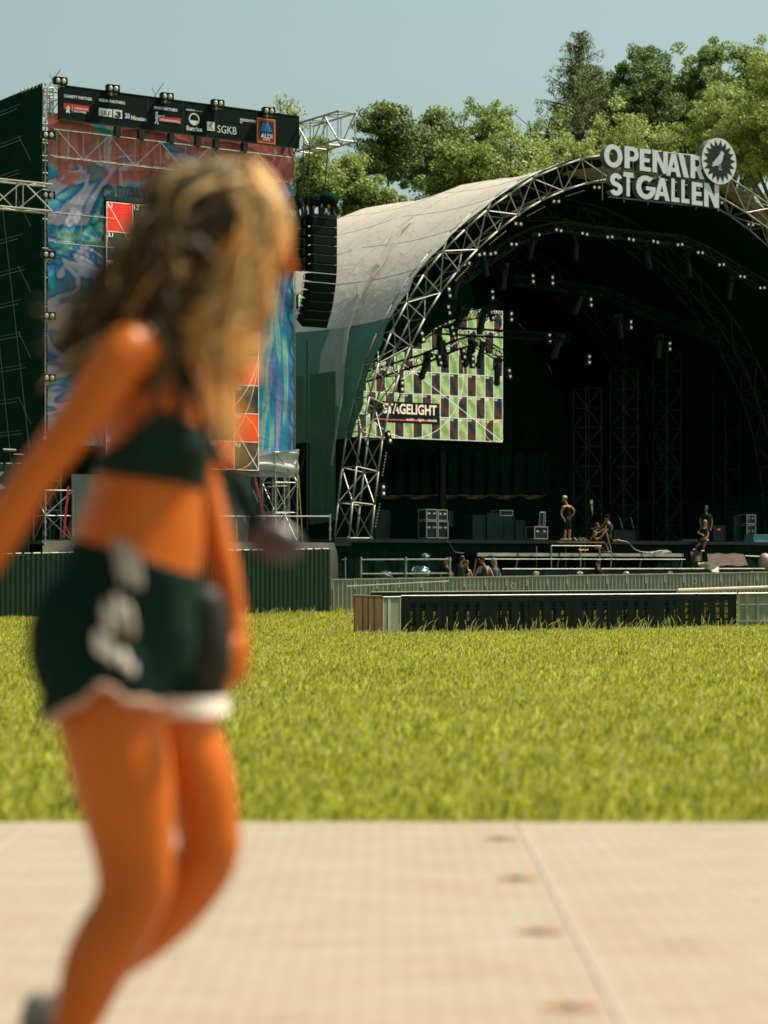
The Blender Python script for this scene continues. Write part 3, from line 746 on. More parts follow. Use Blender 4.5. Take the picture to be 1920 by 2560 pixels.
def letter(ch, x0, x1, yt, yb, root):
    """pixel box of the letter face -> extruded letter on the arch"""
    a0, _ = Sinv(x0, yb, ds); a1, zb = Sinv(x1, yb, ds); _, zt = Sinv((x0 + x1) / 2, yt, ds); _, zb = Sinv((x0 + x1) / 2, yb, ds)
    P = LET[ch]; xs_ = [p[0] for o, h in P for p in o]; mn, mxx = min(xs_), max(xs_)
    cu = bpy.data.curves.new('l', 'CURVE'); cu.dimensions = '2D'; cu.fill_mode = 'BOTH'; cu.extrude = .14
    mb = MB()
    for li, (o, hs_) in enumerate(P):
        cu.splines.clear()
        for poly in [o] + hs_:
            sp = cu.splines.new('POLY'); sp.points.add(len(poly) - 1); sp.use_cyclic_u = True
            for k, p in enumerate(poly): sp.points[k].co = (a0 + (p[0] - mn) / (mxx - mn) * (a1 - a0), zb + p[1] * (zt - zb), 0, 1)
        ob = bpy.data.objects.new('l', cu); COL.objects.link(ob)
        me = bpy.data.meshes.new_from_object(ob.evaluated_get(bpy.context.evaluated_depsgraph_get()))
        eps = .003 * li
        for f in me.polygons:
            zz = [me.vertices[i].co.z for i in f.vertices]; side = 0 if max(zz) - min(zz) < 1e-4 else 1
            mb.add([S(me.vertices[i].co.x, ds - me.vertices[i].co.z * (1 + eps), me.vertices[i].co.y) for i in f.vertices], [tuple(range(len(f.vertices)))], side)
        bpy.data.objects.remove(ob); bpy.data.meshes.remove(me)
    return mb.build('letter', [Msign, Mside], root)
sg = thing('arch_sign', 'large white block letters OPENAIR ST GALLEN on top of the arch', 'sign', S(14.3, ds, 15.8))
for ch, x0, x1, yt, yb in (('O', 1505, 1551, 362, 420), ('P', 1556, 1592, 368, 423), ('E', 1594, 1622, 374, 429), ('N', 1626, 1664, 378, 434), ('A', 1666, 1704, 386, 442), ('B', 1687, 1713, 388, 444), ('R', 1721, 1756, 391, 448),
                           ('S', 1520, 1551, 434, 490), ('T', 1553, 1578, 432, 492), ('G', 1585, 1634, 440, 499), ('A', 1630, 1669, 446, 502), ('L', 1673, 1693, 448, 506), ('L', 1698, 1718, 451, 509), ('E', 1724, 1751, 457, 514), ('N', 1755, 1792, 460, 519)):
    if ch == 'A' and yt < 400: x0, x1 = 1660, 1697
    if ch == 'B': x0, x1 = 1690, 1717
    letter(ch, x0, x1, yt, yb, sg)
fr_ = MB()
for (xa, ya, xb, yb) in ((1503, 418, 1800, 461), (1503, 424, 1800, 467), (1515, 365, 1760, 392), (1520, 492, 1795, 521)):
    fr_.tube(SP(xa, ya, ds + .22), SP(xb, yb, ds + .22), .03, 6)
for x in (1506, 1560, 1620, 1680, 1740, 1795): fr_.tube(SP(x, 360 + (x - 1500) * .13, ds + .26), SP(x, 500 + (x - 1500) * .1, ds + .26), .025, 5); fr_.tube(SP(x, 425 + (x - 1500) * .14, ds + .24), SP(x, 440 + (x - 1500) * .14, .05), .025, 5)
fr_.build('frame', M['alud'], sg)
# round emblem
em = thing('round_emblem', 'round white disc with black spiked star and white bird above the sign', 'emblem', SP(1798, 403, ds))
ac, zc_ = Sinv(1798, 403, ds - .2); RD = 1.0
q = MB(); circ = [(ac + RD * math.cos(a), zc_ + RD * math.sin(a)) for a in np.linspace(0, 2 * math.pi, 49)[:-1]]
q.prism(circ, ds - .2, ds + .14, S, 0, 1); q.build('disc', [mat('emblem_white', (.72, .75, .78), .5), Mside], em, smooth=False)
st_ = []; K_ = 18
for k in range(2 * K_): r_ = (.93 if k % 2 == 0 else .66) * RD; a = math.pi * k / K_ + .08; st_.append((ac + r_ * math.cos(a), zc_ + r_ * math.sin(a)))
q = MB(); q.prism(st_, ds - .206, ds - .202, S); q.build('star', M['blackp'], em)
bird = [(.24, .40), (.30, .33), (.24, .30), (.20, .10), (.10, -.08), (-.06, -.19), (-.18, -.20), (-.36, -.27), (-.46, -.22), (-.34, -.16), (-.42, -.12), (-.28, -.02), (-.12, .16), (.02, .30), (.06, .40), (.14, .46)]
q = MB(); q.prism([(ac + x * RD, zc_ + y * RD) for x, y in bird], ds - .214, ds - .208, S)
for x in (-.02, .08): q.prism([(ac + (x + u) * RD, zc_ + v * RD) for u, v in ((-.015, -.15), (-.015, -.38), (.07, -.38), (.07, -.35), (.015, -.35), (.015, -.15))][::-1], ds - .2135, ds - .2085, S)
q.build('bird', mat('bird_white', (.55, .62, .68), .5), em)

# ------------------------------------------------------------------ lights inside the arch
def blinder_proto(vert=False):
    r_ = thing('blinder_lamp', 'x', 'lamp', (0, 0, 0))
    q = MB()
    if vert: q.box((-.10, -.08, -.27), (.10, .08, .27))
    else: q.box((-.27, -.08, -.10), (.27, .08, .10))
    q.build('housing', M['blackp'], r_, world=False)
    for s in (-1, 1):
        l = MB(); c = Vector((0, -.086, s * .13)) if vert else Vector((s * .13, -.086, 0)); l.ell(c, 0.060, .03, .060, nu=12, nv=6)
        l.build('lens', M['lensi'], r_, world=False, smooth=True)
    return r_
G1 = 'two lamp blinders inside the stage arch'
BH = [(1339, 587, 3), (1394, 576, 3), (1459, 585, 3), (1522, 593, 3), (1575, 599, 3), (1636, 605, 3), (1697, 612, 3), (1748, 632, 3), (1801, 662, 3), (1853, 692, 3), (1903, 720, 3), (1489, 469, 1.2), (1388, 504, 1.2), (1796, 507, 1.2), (1874, 562, 1.2),
      (1293, 560, 1.2), (1282, 611, 3), (1230, 634, 3), (1202, 636, 1.2), (1164, 660, 1.2)]
BV = [(1330, 697, 5), (1379, 701, 5), (1475, 756, 5), (1575, 812, 5), (1372, 845, 5), (1471, 899, 5), (1672, 866, 5), (1121, 732, 1.2), (1229, 737, 4), (1120, 775, 3), (1229, 788, 4), (1276, 792, 4), (1130, 827, 4), (1054, 842, 1.2), (1272, 934, 4), (1003, 966, .9), (971, 1094, .9), (956, 1226, .9), (1098, 900, 3), (1158, 885, 3), (1180, 905, 3)]
rzz = math.atan2(SU, CU)
ph = blinder_proto(False); pv = blinder_proto(True)
for L_, p_, lab in ((BH, ph, 'black blinder with two pale lamps side by side under the stage roof'), (BV, pv, 'black blinder with two pale lamps one above the other in the dark stage')):
    for i, (px, py, d) in enumerate(L_):
        o = p_ if i == 0 else dup(p_)
        o.location = SP(px, py, d); o['label'] = lab; o['group'] = G1 + (' side by side' if p_ is ph else ' upright'); o.rotation_euler = (0, R(rf.uniform(-8, 8) + (8 if px < 1340 else 0)) * -1, rzz)
# moving head fixtures hanging in front of the green screen
def mover():
    r_ = thing('moving_light', 'x', 'stage light', (0, 0, 0), 'dark stage lights hanging inside the arch')
    q = MB(); q.box((-.17, -.13, .38), (.17, .13, .56)); q.box((-.19, -.05, .05), (-.15, .05, .40)); q.box((.15, -.05, .05), (.19, .05, .40)); q.build('yoke', M['blackp'], r_, world=False)
    q = MB(); q.chain([(Vector((0, 0, .24)), .12, .12), (Vector((0, .02, 0)), .145, .145), (Vector((0, .05, -.35)), .13, .13), (Vector((0, .06, -.48)), .15, .15)], 10); q.build('head', M['blackp'], r_, world=False, smooth=True)
    return r_
mvp = mover()
MV = [(1101, 856, 4), (1148, 798, 4), (1206, 802, 4), (1174, 885, 4), (1203, 887, 4), (1065, 914, 3), (1109, 885, 4), (1243, 929, 4), (1212, 657, 2.2), (1330, 615, 3), (1440, 618, 3), (1618, 640, 3), (1722, 662, 3), (1826, 720, 3), (1395, 865, 5), (1550, 815, 5), (1648, 865, 5), (1448, 755, 5), (1260, 690, 3), (1140, 715, 2)]
for i, (px, py, d) in enumerate(MV):
    o = mvp if i == 0 else dup(mvp); o.location = SP(px, py, d); o['label'] = 'dark moving stage light hanging head down under the roof'; o.rotation_euler = (R(rf.uniform(-15, 15)), R(rf.uniform(-18, 18)), rf.uniform(0, 3))
# lighting trusses
def dtruss(label, pts, d, w=.4, m='deep'):
    r_ = thing('lighting_truss', label, 'truss', SP(pts[0][0], pts[0][1], d)); q = MB()
    for a, b_ in zip(pts[:-1], pts[1:]):
        p0 = SP(a[0], a[1], d); p1 = SP(b_[0], b_[1], d); t_ = (p1 - p0).normalized(); v = t_.cross(DD).normalized()
        truss(q, p0, p1, DD, v, w, w, max(2, int((p1 - p0).length / .45)), .028, .014, 5)
    q.build('lattice', M[m], r_)
dtruss('black lighting truss bowed across the lower middle of the green screen', [(905, 945), (985, 920), (1060, 897), (1140, 862), (1185, 850), (1258, 893)], 4.2)
dtruss('black lighting truss crossing the top of the green screen', [(1010, 868), (1085, 815), (1140, 793), (1245, 775)], 4.0)
dtruss('straight black truss at mid height of the green screen', [(1100, 826), (1420, 845)], 5.0, .3)
dtruss('dark lighting truss curving under the roof behind the row of paired lamps', [(1150, 700), (1225, 645), (1290, 600), (1340, 577), (1400, 567), (1520, 583), (1700, 602), (1760, 628), (1910, 715)], 3.2, .4, 'ddim')
dtruss('faint dark truss high across the back of the stage', [(1280, 700), (1500, 730), (1640, 790), (1800, 850)], 5.3, .4, 'deep')
# LED strips under the arch edge
def strip(label, p, q_, d):
    s_ = MB(); a = SP(*p, d); b_ = SP(*q_, d); s_.tube(a + Vector((0, .04, 0)), b_ + Vector((0, .04, 0)), .04, 6)
    n_ = int((b_ - a).length / .12)
    for k in range(n_): s_.ell(a.lerp(b_, (k + .5) / n_) + Vector((0, -.01, 0)), .022, .02, .022, nu=6, nv=4, mi=1)
    tag(s_.build('light_strip', [M['blackp'], mat('strip_led', (.5, .45, .2), .5, emit=(.8, .7, .35), estr=.12)]), label, 'light strip', 'light strips under the arch')
strip('light strip under the crown of the arch left of the sign', (1413, 491), (1462, 476), .9)
strip('light strip on the arch below the lit roof edge', (1316, 541), (1363, 516), .9)
strip('light strip inside the arch where it steepens', (1222, 612), (1266, 577), .9)
strip('amber light strip halfway up the left flank of the arch', (1138, 703), (1178, 660), .9)
strip('upright light strip beside the black sign screen', (987, 1030), (1001, 985), .9)
strip('upright light strip at the inner left leg of the arch, the middle one', (955, 1192), (966, 1128), .9)
strip('lowest light strip at the inner left leg of the arch', (938, 1320), (950, 1256), .9)

# ------------------------------------------------------------------ green screen on the stage
dl = 8.87
aR, zB = Sinv(1256, 1105, dl); cwid = .5; zB = 6.6; rows_ = 6; cols = 22
def stripe_mat(name, c1, c2, sc, es, dirn='Z', ro=(0, 0, 0), dist=1.5):
    m = bpy.data.materials.new(name); m.use_nodes = True; t = m.node_tree; N = t.nodes; L = t.links; b = N['Principled BSDF']
    tc = N.new('ShaderNodeTexCoord'); mp = N.new('ShaderNodeMapping'); mp.inputs['Rotation'].default_value = ro; L.new(tc.outputs['Object'], mp.inputs[0])
    w = N.new('ShaderNodeTexWave'); w.bands_direction = dirn; w.inputs['Scale'].default_value = sc; w.inputs['Distortion'].default_value = dist; w.inputs['Detail'].default_value = 2; w.inputs['Detail Scale'].default_value = 2
    L.new(mp.outputs[0], w.inputs['Vector']); cr = N.new('ShaderNodeValToRGB'); cr.color_ramp.elements[0].color = (*c1, 1); cr.color_ramp.elements[1].color = (*c2, 1); L.new(w.outputs['Fac'], cr.inputs[0])
    b.inputs['Base Color'].default_value = (.01, .015, .012, 1); b.inputs['Roughness'].default_value = .5
    L.new(cr.outputs[0], b.inputs['Emission Color']); b.inputs['Emission Strength'].default_value = es
    return m
Mg1 = stripe_mat('screen_green', (.22, .36, .09), (.46, .62, .22), 1.3, .66, 'X', (0, .25, .6), 4.0); Mg2 = stripe_mat('screen_brown', (.003, .024, .034), (.10, .034, .010), 1.25, .70, 'X', (0, .25, .6), 4.0)
Mline = mat('screen_line', (.5, .5, .45), .5, emit=(.9, .85, .7), estr=.7); Mblackscr = mat('screen_black', (.004, .014, .01), .5, emit=(.001, .006, .004), estr=1.0)
Mor = mat('screen_orange', (.5, .25, .05), .5, emit=(.9, .4, .06), estr=.7)
gs = thing('video_screen', 'large green and brown striped test pattern screen inside the stage', 'screen', S(aR - 5, dl, zB))
q = MB(); q.box((aR - cols * cwid - .04, dl + .005, zB - .04), (aR + .04, dl + .18, zB + rows_ + .04), S); q.build('cabinet', M['blackp'], gs)
q = MB(); ln2 = MB(); tx = MB()
for c in range(cols):
    for r_ in range(rows_):
        a1 = aR - c * cwid; a0 = a1 - cwid; z0 = zB + r_; q.add([S(a0, dl, z0), S(a1, dl, z0), S(a1, dl, z0 + 1), S(a0, dl, z0 + 1)], [(0, 1, 2, 3)], (c + r_) % 2 if True else 0)
        if c < 15: put_text(tx, '%d,%d' % (rows_ - r_, 21 - c), S, a0 + .03, z0 + .86, .10, dl - .008, bold=.03)
for c in range(cols + 1): ln2.box((aR - c * cwid - .012, dl - .006, zB), (aR - c * cwid + .012, dl - .003, zB + rows_), S)
for r_ in range(rows_ + 1): ln2.box((aR - cols * cwid, dl - .0095, zB + r_ - .012), (aR, dl - .0065, zB + r_ + .012), S)
def ringl(mb, fr, ca, cz, ra, rz_, d, w, a0=0, a1=360, mi=0, n=48):
    for k in range(n):
        t0 = R(a0 + (a1 - a0) * k / n); t1 = R(a0 + (a1 - a0) * (k + 1) / n)
        mb.add([fr(ca + (ra - w) * math.cos(t0), d, cz + (rz_ - w) * math.sin(t0)), fr(ca + (ra + w) * math.cos(t0), d, cz + (rz_ + w) * math.sin(t0)), fr(ca + (ra + w) * math.cos(t1), d, cz + (rz_ + w) * math.sin(t1)), fr(ca + (ra - w) * math.cos(t1), d, cz + (rz_ - w) * math.sin(t1))], [(0, 1, 2, 3)], mi)
ringl(ln2, S, aR - 5.2, zB + 3, 3.0, 3.0, dl - .013, .012); ringl(ln2, S, aR - .5, zB + .5, .5, .5, dl - .014, .014, mi=1); ringl(ln2, S, aR - .5, zB + 5.5, .5, .5, dl - .014, .012)
def seg(mb, fr, a0, z0, a1, z1, d, w, mi=0):
    l = math.hypot(a1 - a0, z1 - z0); nx_, nz_ = -(z1 - z0) / l * w, (a1 - a0) / l * w
    mb.add([fr(a0 + nx_, d, z0 + nz_), fr(a0 - nx_, d, z0 - nz_), fr(a1 - nx_, d, z1 - nz_), fr(a1 + nx_, d, z1 + nz_)], [(0, 1, 2, 3)], mi)
seg(ln2, S, aR, zB, aR - 7, zB + 4.2, dl - .016, .012); seg(ln2, S, aR, zB + 6, aR - 7, zB + 1.8, dl - .017, .012)
tx.build('tile_number', Mline, gs); q.build('display', [Mg1, Mg2], gs); ln2.build('grid_line', [Mline, Mor], gs)
tt = MB(); put_text(tt, '60 px', S, aR - 5.2, zB + 3.4, .22, dl - .02, bold=.03); put_text(tt, '0 dp', S, aR - 6.5, zB + 2.97, .22, dl - .02, bold=.03); put_text(tt, '24 W', S, aR - 6.2, zB + 4.3, .42, dl - .02, bold=.03)
tt.build('caption', Mline, gs)
# black STAGELIGHT caption field on the screen
a0, z1 = Sinv(925, 1001, dl - .02); a1, z0 = Sinv(1098, 1062, dl - .02)
q = MB(); q.box((a0, dl - .05, z0), (a1, dl - .03, z1), S); q.build('caption_field', Mblackscr, gs)
q = MB(); xa, za = Sinv(958, 1033, dl - .06); xb, _ = Sinv(1092, 1035, dl - .06)
put_text(q, 'STAGELIGHT', S, xa - .0, za + .0, .46, dl - .056, w=xb - xa, bold=.025); xa2, za2 = Sinv(1016, 1052, dl - .06); put_text(q, 'audio - light - visuals', S, xa2, za2 - .02, .15, dl - .056, w=xb - xa2, bold=.015)
seg(q, S, a0 + .3, z0 + .14, xb, z0 + .14, dl - .056, .018, 1)
q.build('caption_text', [mat('caption_cream', (.6, .5, .4), .5, emit=(.9, .68, .5), estr=.75), mat('caption_red', (.5, .05, .05), .5, emit=(.85, .10, .12), estr=.8)], gs)

# added black sheet in place of dark rigging, before the screen's upper left
mc = thing('rigging_stand_in', 'added black sheet standing in for dark rigging, upper left of the green screen', 'cloth', SP(1050, 800, 6)); q = MB()
pl_ = [(930, 780), (1000, 735), (1080, 700), (1165, 690), (1190, 745), (1170, 790), (1125, 802), (1085, 822), (1045, 858), (1005, 880), (960, 905), (925, 905)]
q.sheet([SP(x, y, 6.4) for x, y in pl_]); q.build('cloth', M['deep'], mc)  # added sheet standing in for dark rigging

# low curtain swags at the back of the stage
sw = thing('curtain_swag', 'row of beige fabric swags gathered low across the dark stage', 'curtain', SP(1150, 1245, 12)); q = MB()
xs_ = [940, 1010, 1085, 1150, 1225, 1300, 1365]
Mswag = mat('beige_sunlit_cloth', (.42, .30, .17), .8, var=.3, bump=.8, bscale=6, transl=.3)  # lightened beige stands in for warm sun shining through from behind
for x0, x1 in zip(xs_[:-1], xs_[1:]):
    V = []; n_ = 16
    for k in range(n_ + 1):
        u = k / n_; sag = math.sin(math.pi * u)
        for j in range(4):
            v = j / 3; V.append(tuple(SP(x0 + (x1 - x0) * u, 1236 + sag * (2 + 8 * v) + v * 3.0, 12 + .25 * math.sin(v * 7 + k * .8))))
    q.add(V, [(k * 4 + j, (k + 1) * 4 + j, (k + 1) * 4 + j + 1, k * 4 + j + 1) for k in range(n_) for j in range(3)])
q.build('swag', Mswag, sw, smooth=True)
q = MB(); V = []
for k in range(41):
    x = 935 + 440 * k / 40; w = .15 * math.sin(k * 2.1); V += [tuple(SP(x, 1237, 12.3 + w)), tuple(SP(x, 1130, 12.3 + w * .6))]
q.add(V, [(2 * k, 2 * k + 2, 2 * k + 3, 2 * k + 1) for k in range(40)]); q.build('upper_cloth', M['deep'], sw)
# dark scaffold columns at the back
for i, (x, lab) in enumerate(((1105, 'plain dark post under the green screen'), (1468, 'faint scaffold column behind the kneeling workers'), (1560, 'faint scaffold column right of the kneeling workers'), (1668, 'faint scaffold column left of the sitting woman'), (1815, 'faint scaffold column right of the sitting woman'))):
    d = 10.5; p0 = SP(x, 1345, d); p0.z = zs; q = MB()
    r_ = thing('scaffold_column', lab, 'scaffold', p0)
    if i == 0:
        q.box((-.14, -.1, 0), (.14, .1, 4.5), lambda a, b_, c: p0 + UU * a + DD * b_ + ZU * c)
    else: truss(q, p0, p0 + ZU * (6.5 + i), UU, DD, .95, .95, 7 + i, .03, .02, 5)
    q.build('lattice', M['ddim'] if i else M['blackp'], r_)
# ------------------------------------------------------------------ screen tower left
RZ = math.atan2(SU, CU)
AW = 9.88; ZT = 17.1; ZBN = 15.96; zd = 1.75      # width, top, bottom of the black banner, deck height
LT = lambda a, d, z: Vector((a, d, z))             # local frame for things rotated with the tower
tw = thing('scaffold_tower', 'tall scaffold tower draped in dark net carrying the screen and marbled banner', 'tower', T(0, 0, -.8), rz=RZ)
oz = .8
def loc(o): return (o[0], o[1], o[2] + oz)
q = MB()
for a in (.05, .75, 4.0, 4.7, 9.15, AW - .05):
    for d in (.35, 1.2):
        q.tube((a, d, oz + zd), (a, d, oz + ZT - .05), .03, 6)
for z in np.arange(2.8, 17, 1.0):
    for (a0, a1) in ((.05, .75), (4.0, 4.7), (9.15, AW - .05)):
        for d in (.35, 1.2): q.tube((a0, d, oz + z), (a1, d, oz + z), .02, 5)
        q.tube((a0, .35, oz + z), (a0, 1.2, oz + z), .02, 5); q.tube((a1, .35, oz + z), (a1, 1.2, oz + z), .02, 5)
        q.tube((a0, .35, oz + z), (a1, .35, oz + z + 1), .018, 5); q.tube((a1, .35, oz + z), (a1, 1.2, oz + z + 1), .018, 5)
for z in (zd + .02, ZBN - .1, ZT - .1):
    q.tube((.05, .35, oz + z), (AW, .35, oz + z), .03, 6); q.tube((.05, .35, oz + z), (.05, 9, oz + z), .03, 6); q.tube((.05, 9, oz + z), (AW, 9, oz + z), .03, 6)
q.build('scaffold_frame', M['alud'], tw, world=False)
q = MB()                                            # short bright truss stub left of the black banner
truss(q, (.1, -.05, oz + ZT - .1), (.1, -.05, oz + ZBN + .1), (1, 0, 0), (0, 1, 0), .22, .3, 4, .022, .013, 5)
q.tube((.0, -.03, oz + ZBN), (.0, -.03, oz + 4.5), .022, 6)
for z in np.arange(4.6, 15.9, .24): q.tube((-.03, -.05, oz + z), (.05, -.05, oz + z), .008, 4)
for k in range(7): q.ell((.02 - .03 * k, .0 + .25 * k, oz + ZT + .05), .05, .05, .07, nu=6, nv=4)
q.build('corner_truss', M['alu'], tw, world=False)
q = MB(); ns = 40                                   # net side wall running into the depth
V = []
for k in range(ns + 1):
    d = .1 + 14.9 * k / ns; w = .035 * math.sin(k * 1.9)
    for j in range(9): V.append((-.04 + w * (j % 2), d, oz + zd - 2.3 + (ZT + .1 - zd + 2.3) * j / 8))
q.add(V, [(k * 9 + j, (k + 1) * 9 + j, (k + 1) * 9 + j + 1, k * 9 + j + 1) for k in range(ns) for j in range(8)])
q.build('side_net', M['net'], tw, world=False, smooth=True)
q = MB()
for z in np.arange(3.2, 17, 1.12):
    for dz in (0, .12): q.tube((-.10, 1.6 + rf.uniform(-.3, .5), oz + z + dz), (-.10, 6.5, oz + z + dz), .008 if dz == 0 else .005, 4)
for d0_, d1_ in ((2.2, .6), (3.6, 2.2)): q.tube((-.11, d0_ + 1, oz + 13.5), (-.11, d1_ - .1, oz + 3.0), .010, 4)
for z in np.arange(3.5, 16.5, 2.24): q.tube((-.10, 1.9, oz + z + 1.0), (-.10, .9, oz + z), .008, 4)
q.build('net_rope', M['alud'], tw, world=False)
q = MB(); q.sheet([(.8, .9, oz + zd), (.8, .9, oz + 6), (3.8, .9, oz + 6), (3.8, .9, oz + zd)]); q.sheet([(.1, 9, oz + zd), (AW, 9, oz + zd), (AW, 9, oz + ZT), (.1, 9, oz + ZT)]); q.sheet([(AW - .8, 2.5, oz + zd), (AW, 9, oz + zd), (AW, 9, oz + ZT), (AW - .8, 2.5, oz + ZT)])
q.sheet([(.6, 3.2, oz + zd), (AW, 3.2, oz + zd), (AW, 3.2, oz + 6.5), (.6, 3.2, oz + 6.5)])
q.build('back_net', M['net'], tw, world=False)

# marbled poster
def poster_mat():
    m = bpy.data.materials.new('marbled_print'); m.use_nodes = True; t = m.node_tree; N = t.nodes; L = t.links; b = N['Principled BSDF']
    tc = N.new('ShaderNodeTexCoord')
    def noise(sc, stretch, det=2, dist=0.0, rot=(0, 0, 0)):
        mp = N.new('ShaderNodeMapping'); mp.inputs['Scale'].default_value = stretch; mp.inputs['Rotation'].default_value = rot; L.new(tc.outputs['Object'], mp.inputs[0])
        n = N.new('ShaderNodeTexNoise'); n.inputs['Scale'].default_value = sc; n.inputs['Detail'].default_value = det; n.inputs['Distortion'].default_value = dist; L.new(mp.outputs[0], n.inputs['Vector']); return n
    def ramp(src, stops):
        cr = N.new('ShaderNodeValToRGB'); e = cr.color_ramp.elements; e[0].position = stops[0][0]; e[0].color = (*stops[0][1], 1); e[1].position = stops[-1][0]; e[1].color = (*stops[-1][1], 1)
        for p, c in stops[1:-1]: k = e.new(p); k.color = (*c, 1)
        L.new(src, cr.inputs[0]); return cr
    lil = (.50, .46, .58); blu = (.018, .11, .38); tea = (.015, .33, .46); gre = (.02, .30, .20); whi = (.62, .60, .55); red = (.58, .12, .08)
    n1 = noise(.36, (.65, 1, 1.35), 2.5, 1.9, (0, .45, 0))
    c1 = ramp(n1.outputs['Fac'], [(.22, blu), (.32, tea), (.36, gre), (.41, blu), (.455, lil), (.50, lil), (.53, blu), (.58, tea), (.65, (.35, .55, .45)), (.68, tea), (.72, blu), (.78, lil)])
    n2 = noise(.5, (2.6, 1, .42), 2, 1.2)
    c2 = ramp(n2.outputs['Fac'], [(.25, (.02, .16, .36)), (.38, tea), (.46, (.30, .50, .40)), (.50, tea), (.56, (.05, .20, .50)), (.64, (.30, .30, .58)), (.75, lil)])
    sx = N.new('ShaderNodeSeparateXYZ'); L.new(tc.outputs['Object'], sx.inputs[0])
    def mr(src, a, b_): r = N.new('ShaderNodeMapRange'); r.inputs[1].default_value = a; r.inputs[2].default_value = b_; L.new(src, r.inputs[0]); return r
    fx = mr(sx.outputs['X'], 5.5, 8.0)
    mA = N.new('ShaderNodeMix'); mA.data_type = 'RGBA'; L.new(fx.outputs[0], mA.inputs[0]); L.new(c1.outputs[0], mA.inputs[6]); L.new(c2.outputs[0], mA.inputs[7])
    n3 = noise(.42, (.7, 1, 1.0), 2, 1.4, (0, -.6, 0)); fz = mr(sx.outputs['Z'], oz + 11.0, oz + 15.6)
    ad = N.new('ShaderNodeMath'); ad.operation = 'MULTIPLY_ADD'; L.new(n3.outputs['Fac'], ad.inputs[0]); ad.inputs[1].default_value = 2.6; L.new(fz.outputs[0], ad.inputs[2])
    fr_ = mr(ad.outputs[0], 1.92, 2.10); mB = N.new('ShaderNodeMix'); mB.data_type = 'RGBA'; mfr = N.new('ShaderNodeMath'); mfr.operation = 'MULTIPLY'; mfr.inputs[1].default_value = .88; L.new(fr_.outputs[0], mfr.inputs[0]); L.new(mfr.outputs[0], mB.inputs[0]); L.new(mA.outputs[2], mB.inputs[6]); n5 = noise(1.1, (1.6, 1, .5), 3, .8, (0, .55, 0)); c5 = ramp(n5.outputs['Fac'], [(.30, (.20, .05, .05)), (.42, (.45, .10, .07)), (.50, (.66, .13, .07)), (.58, (.40, .09, .08)), (.64, (.56, .42, .46)), (.72, (.62, .20, .13))]); L.new(c5.outputs[0], mB.inputs[7])
    L.new(mB.outputs[2], b.inputs['Base Color']); b.inputs['Roughness'].default_value = .55; b.inputs['Specular IOR Level'].default_value = .3
    br = N.new('ShaderNodeTexBrick'); br.inputs['Scale'].default_value = 1.0; br.offset = 0; br.inputs['Mortar Size'].default_value = .008; br.inputs['Brick Width'].default_value = 1.2; br.inputs['Row Height'].default_value = .85
    mp = N.new('ShaderNodeMapping'); mp.inputs['Rotation'].default_value = (R(90), 0, 0); L.new(tc.outputs['Object'], mp.inputs[0]); L.new(mp.outputs[0], br.inputs['Vector'])
    bp = N.new('ShaderNodeBump'); bp.inputs['Strength'].default_value = .6; bp.inputs['Distance'].default_value = .03; L.new(br.outputs['Fac'], bp.inputs['Height']); bp.invert = True
    n4 = noise(2.0, (1, 1, 1), 5, .6); bp2 = N.new('ShaderNodeBump'); bp2.inputs['Strength'].default_value = .35; bp2.inputs['Distance'].default_value = .08; L.new(n4.outputs['Fac'], bp2.inputs['Height']); L.new(bp.outputs[0], bp2.inputs['Normal']); L.new(bp2.outputs[0], b.inputs['Normal'])
    return m
po = thing('marbled_banner', 'huge blue teal and red marbled fabric banner stretched on the tower front', 'banner', T(0, 0, -.8), rz=RZ)
q = MB(); na, nz = 84, 90; V = []
for j in range(nz + 1):
    z = 5.02 + (ZBN + .25 - 5.02) * j / nz
    for i in range(na + 1):
        a = .1 + (AW - .14) * i / na
        w = .05 * mnoise.noise(Vector((a * .5, z * .35, 3))) + .02 * math.sin(a * 2 + z * 1.4)
        e = min(1, min(a - .1, AW - .04 - a) / .5 + .05)
        edge = (1 - e) * .03 * math.sin(z * 5.2)
        V.append((a, w * e + edge, oz + z))
q.add(V, [(j * (na + 1) + i, j * (na + 1) + i + 1, (j + 1) * (na + 1) + i + 1, (j + 1) * (na + 1) + i) for j in range(nz) for i in range(na)])
Mposter = poster_mat(); q.build('print', Mposter, po, world=False, smooth=True)
q = MB(); a0, z0 = Tinv(240, 440, -.08); a1, _ = Tinv(425, 440, -.08)
fT = lambda a, d, z: (a, d, oz + z)
put_text(q, 'OPENAIR', fT, 2.05, 13.35, .62, -.09, w=2.95, bold=.02); put_text(q, 'ST GALLEN', fT, 5.35, 13.35, .62, -.09, w=3.2, bold=.02)
q.build('faint_lettering', mat('faded_grey_print', (.06, .075, .065), .7), po, world=False)
Mhem = mat('white_hem', (.55, .55, .55), .6, c2=(.70, .68, .66), scale=2, bump=.6, bscale=3)
q = MB()                                            # turned up, folded hem at the lower right
V = []; nn_ = 30
for i in range(nn_ + 1):
    u = i / nn_; a = 4.2 + (AW + .05 - 4.2) * u
    ztop = 4.55 + .55 * u ** 2 + .05 * math.sin(u * 9); zbot = 4.05 + .28 * u + .10 * math.sin(u * 11)
    for j in range(7):
        v = j / 6; V.append((a, -.16 - .12 * math.sin(v * 9 + u * 6) * (1.1 - u * .5), oz + zbot + (ztop - zbot) * v))
q.add(V, [(i * 7 + j, (i + 1) * 7 + j, (i + 1) * 7 + j + 1, i * 7 + j + 1) for i in range(nn_) for j in range(6)])
q.build('folded_hem', Mhem, po, world=False, smooth=True)
q = MB(); q.box((AW - 2.2, -.03, oz + 4.1), (AW - .02, -.02, oz + 5.05)); q.build('white_lining', mat('hem_lining', (.30, .36, .42), .7), po, world=False)
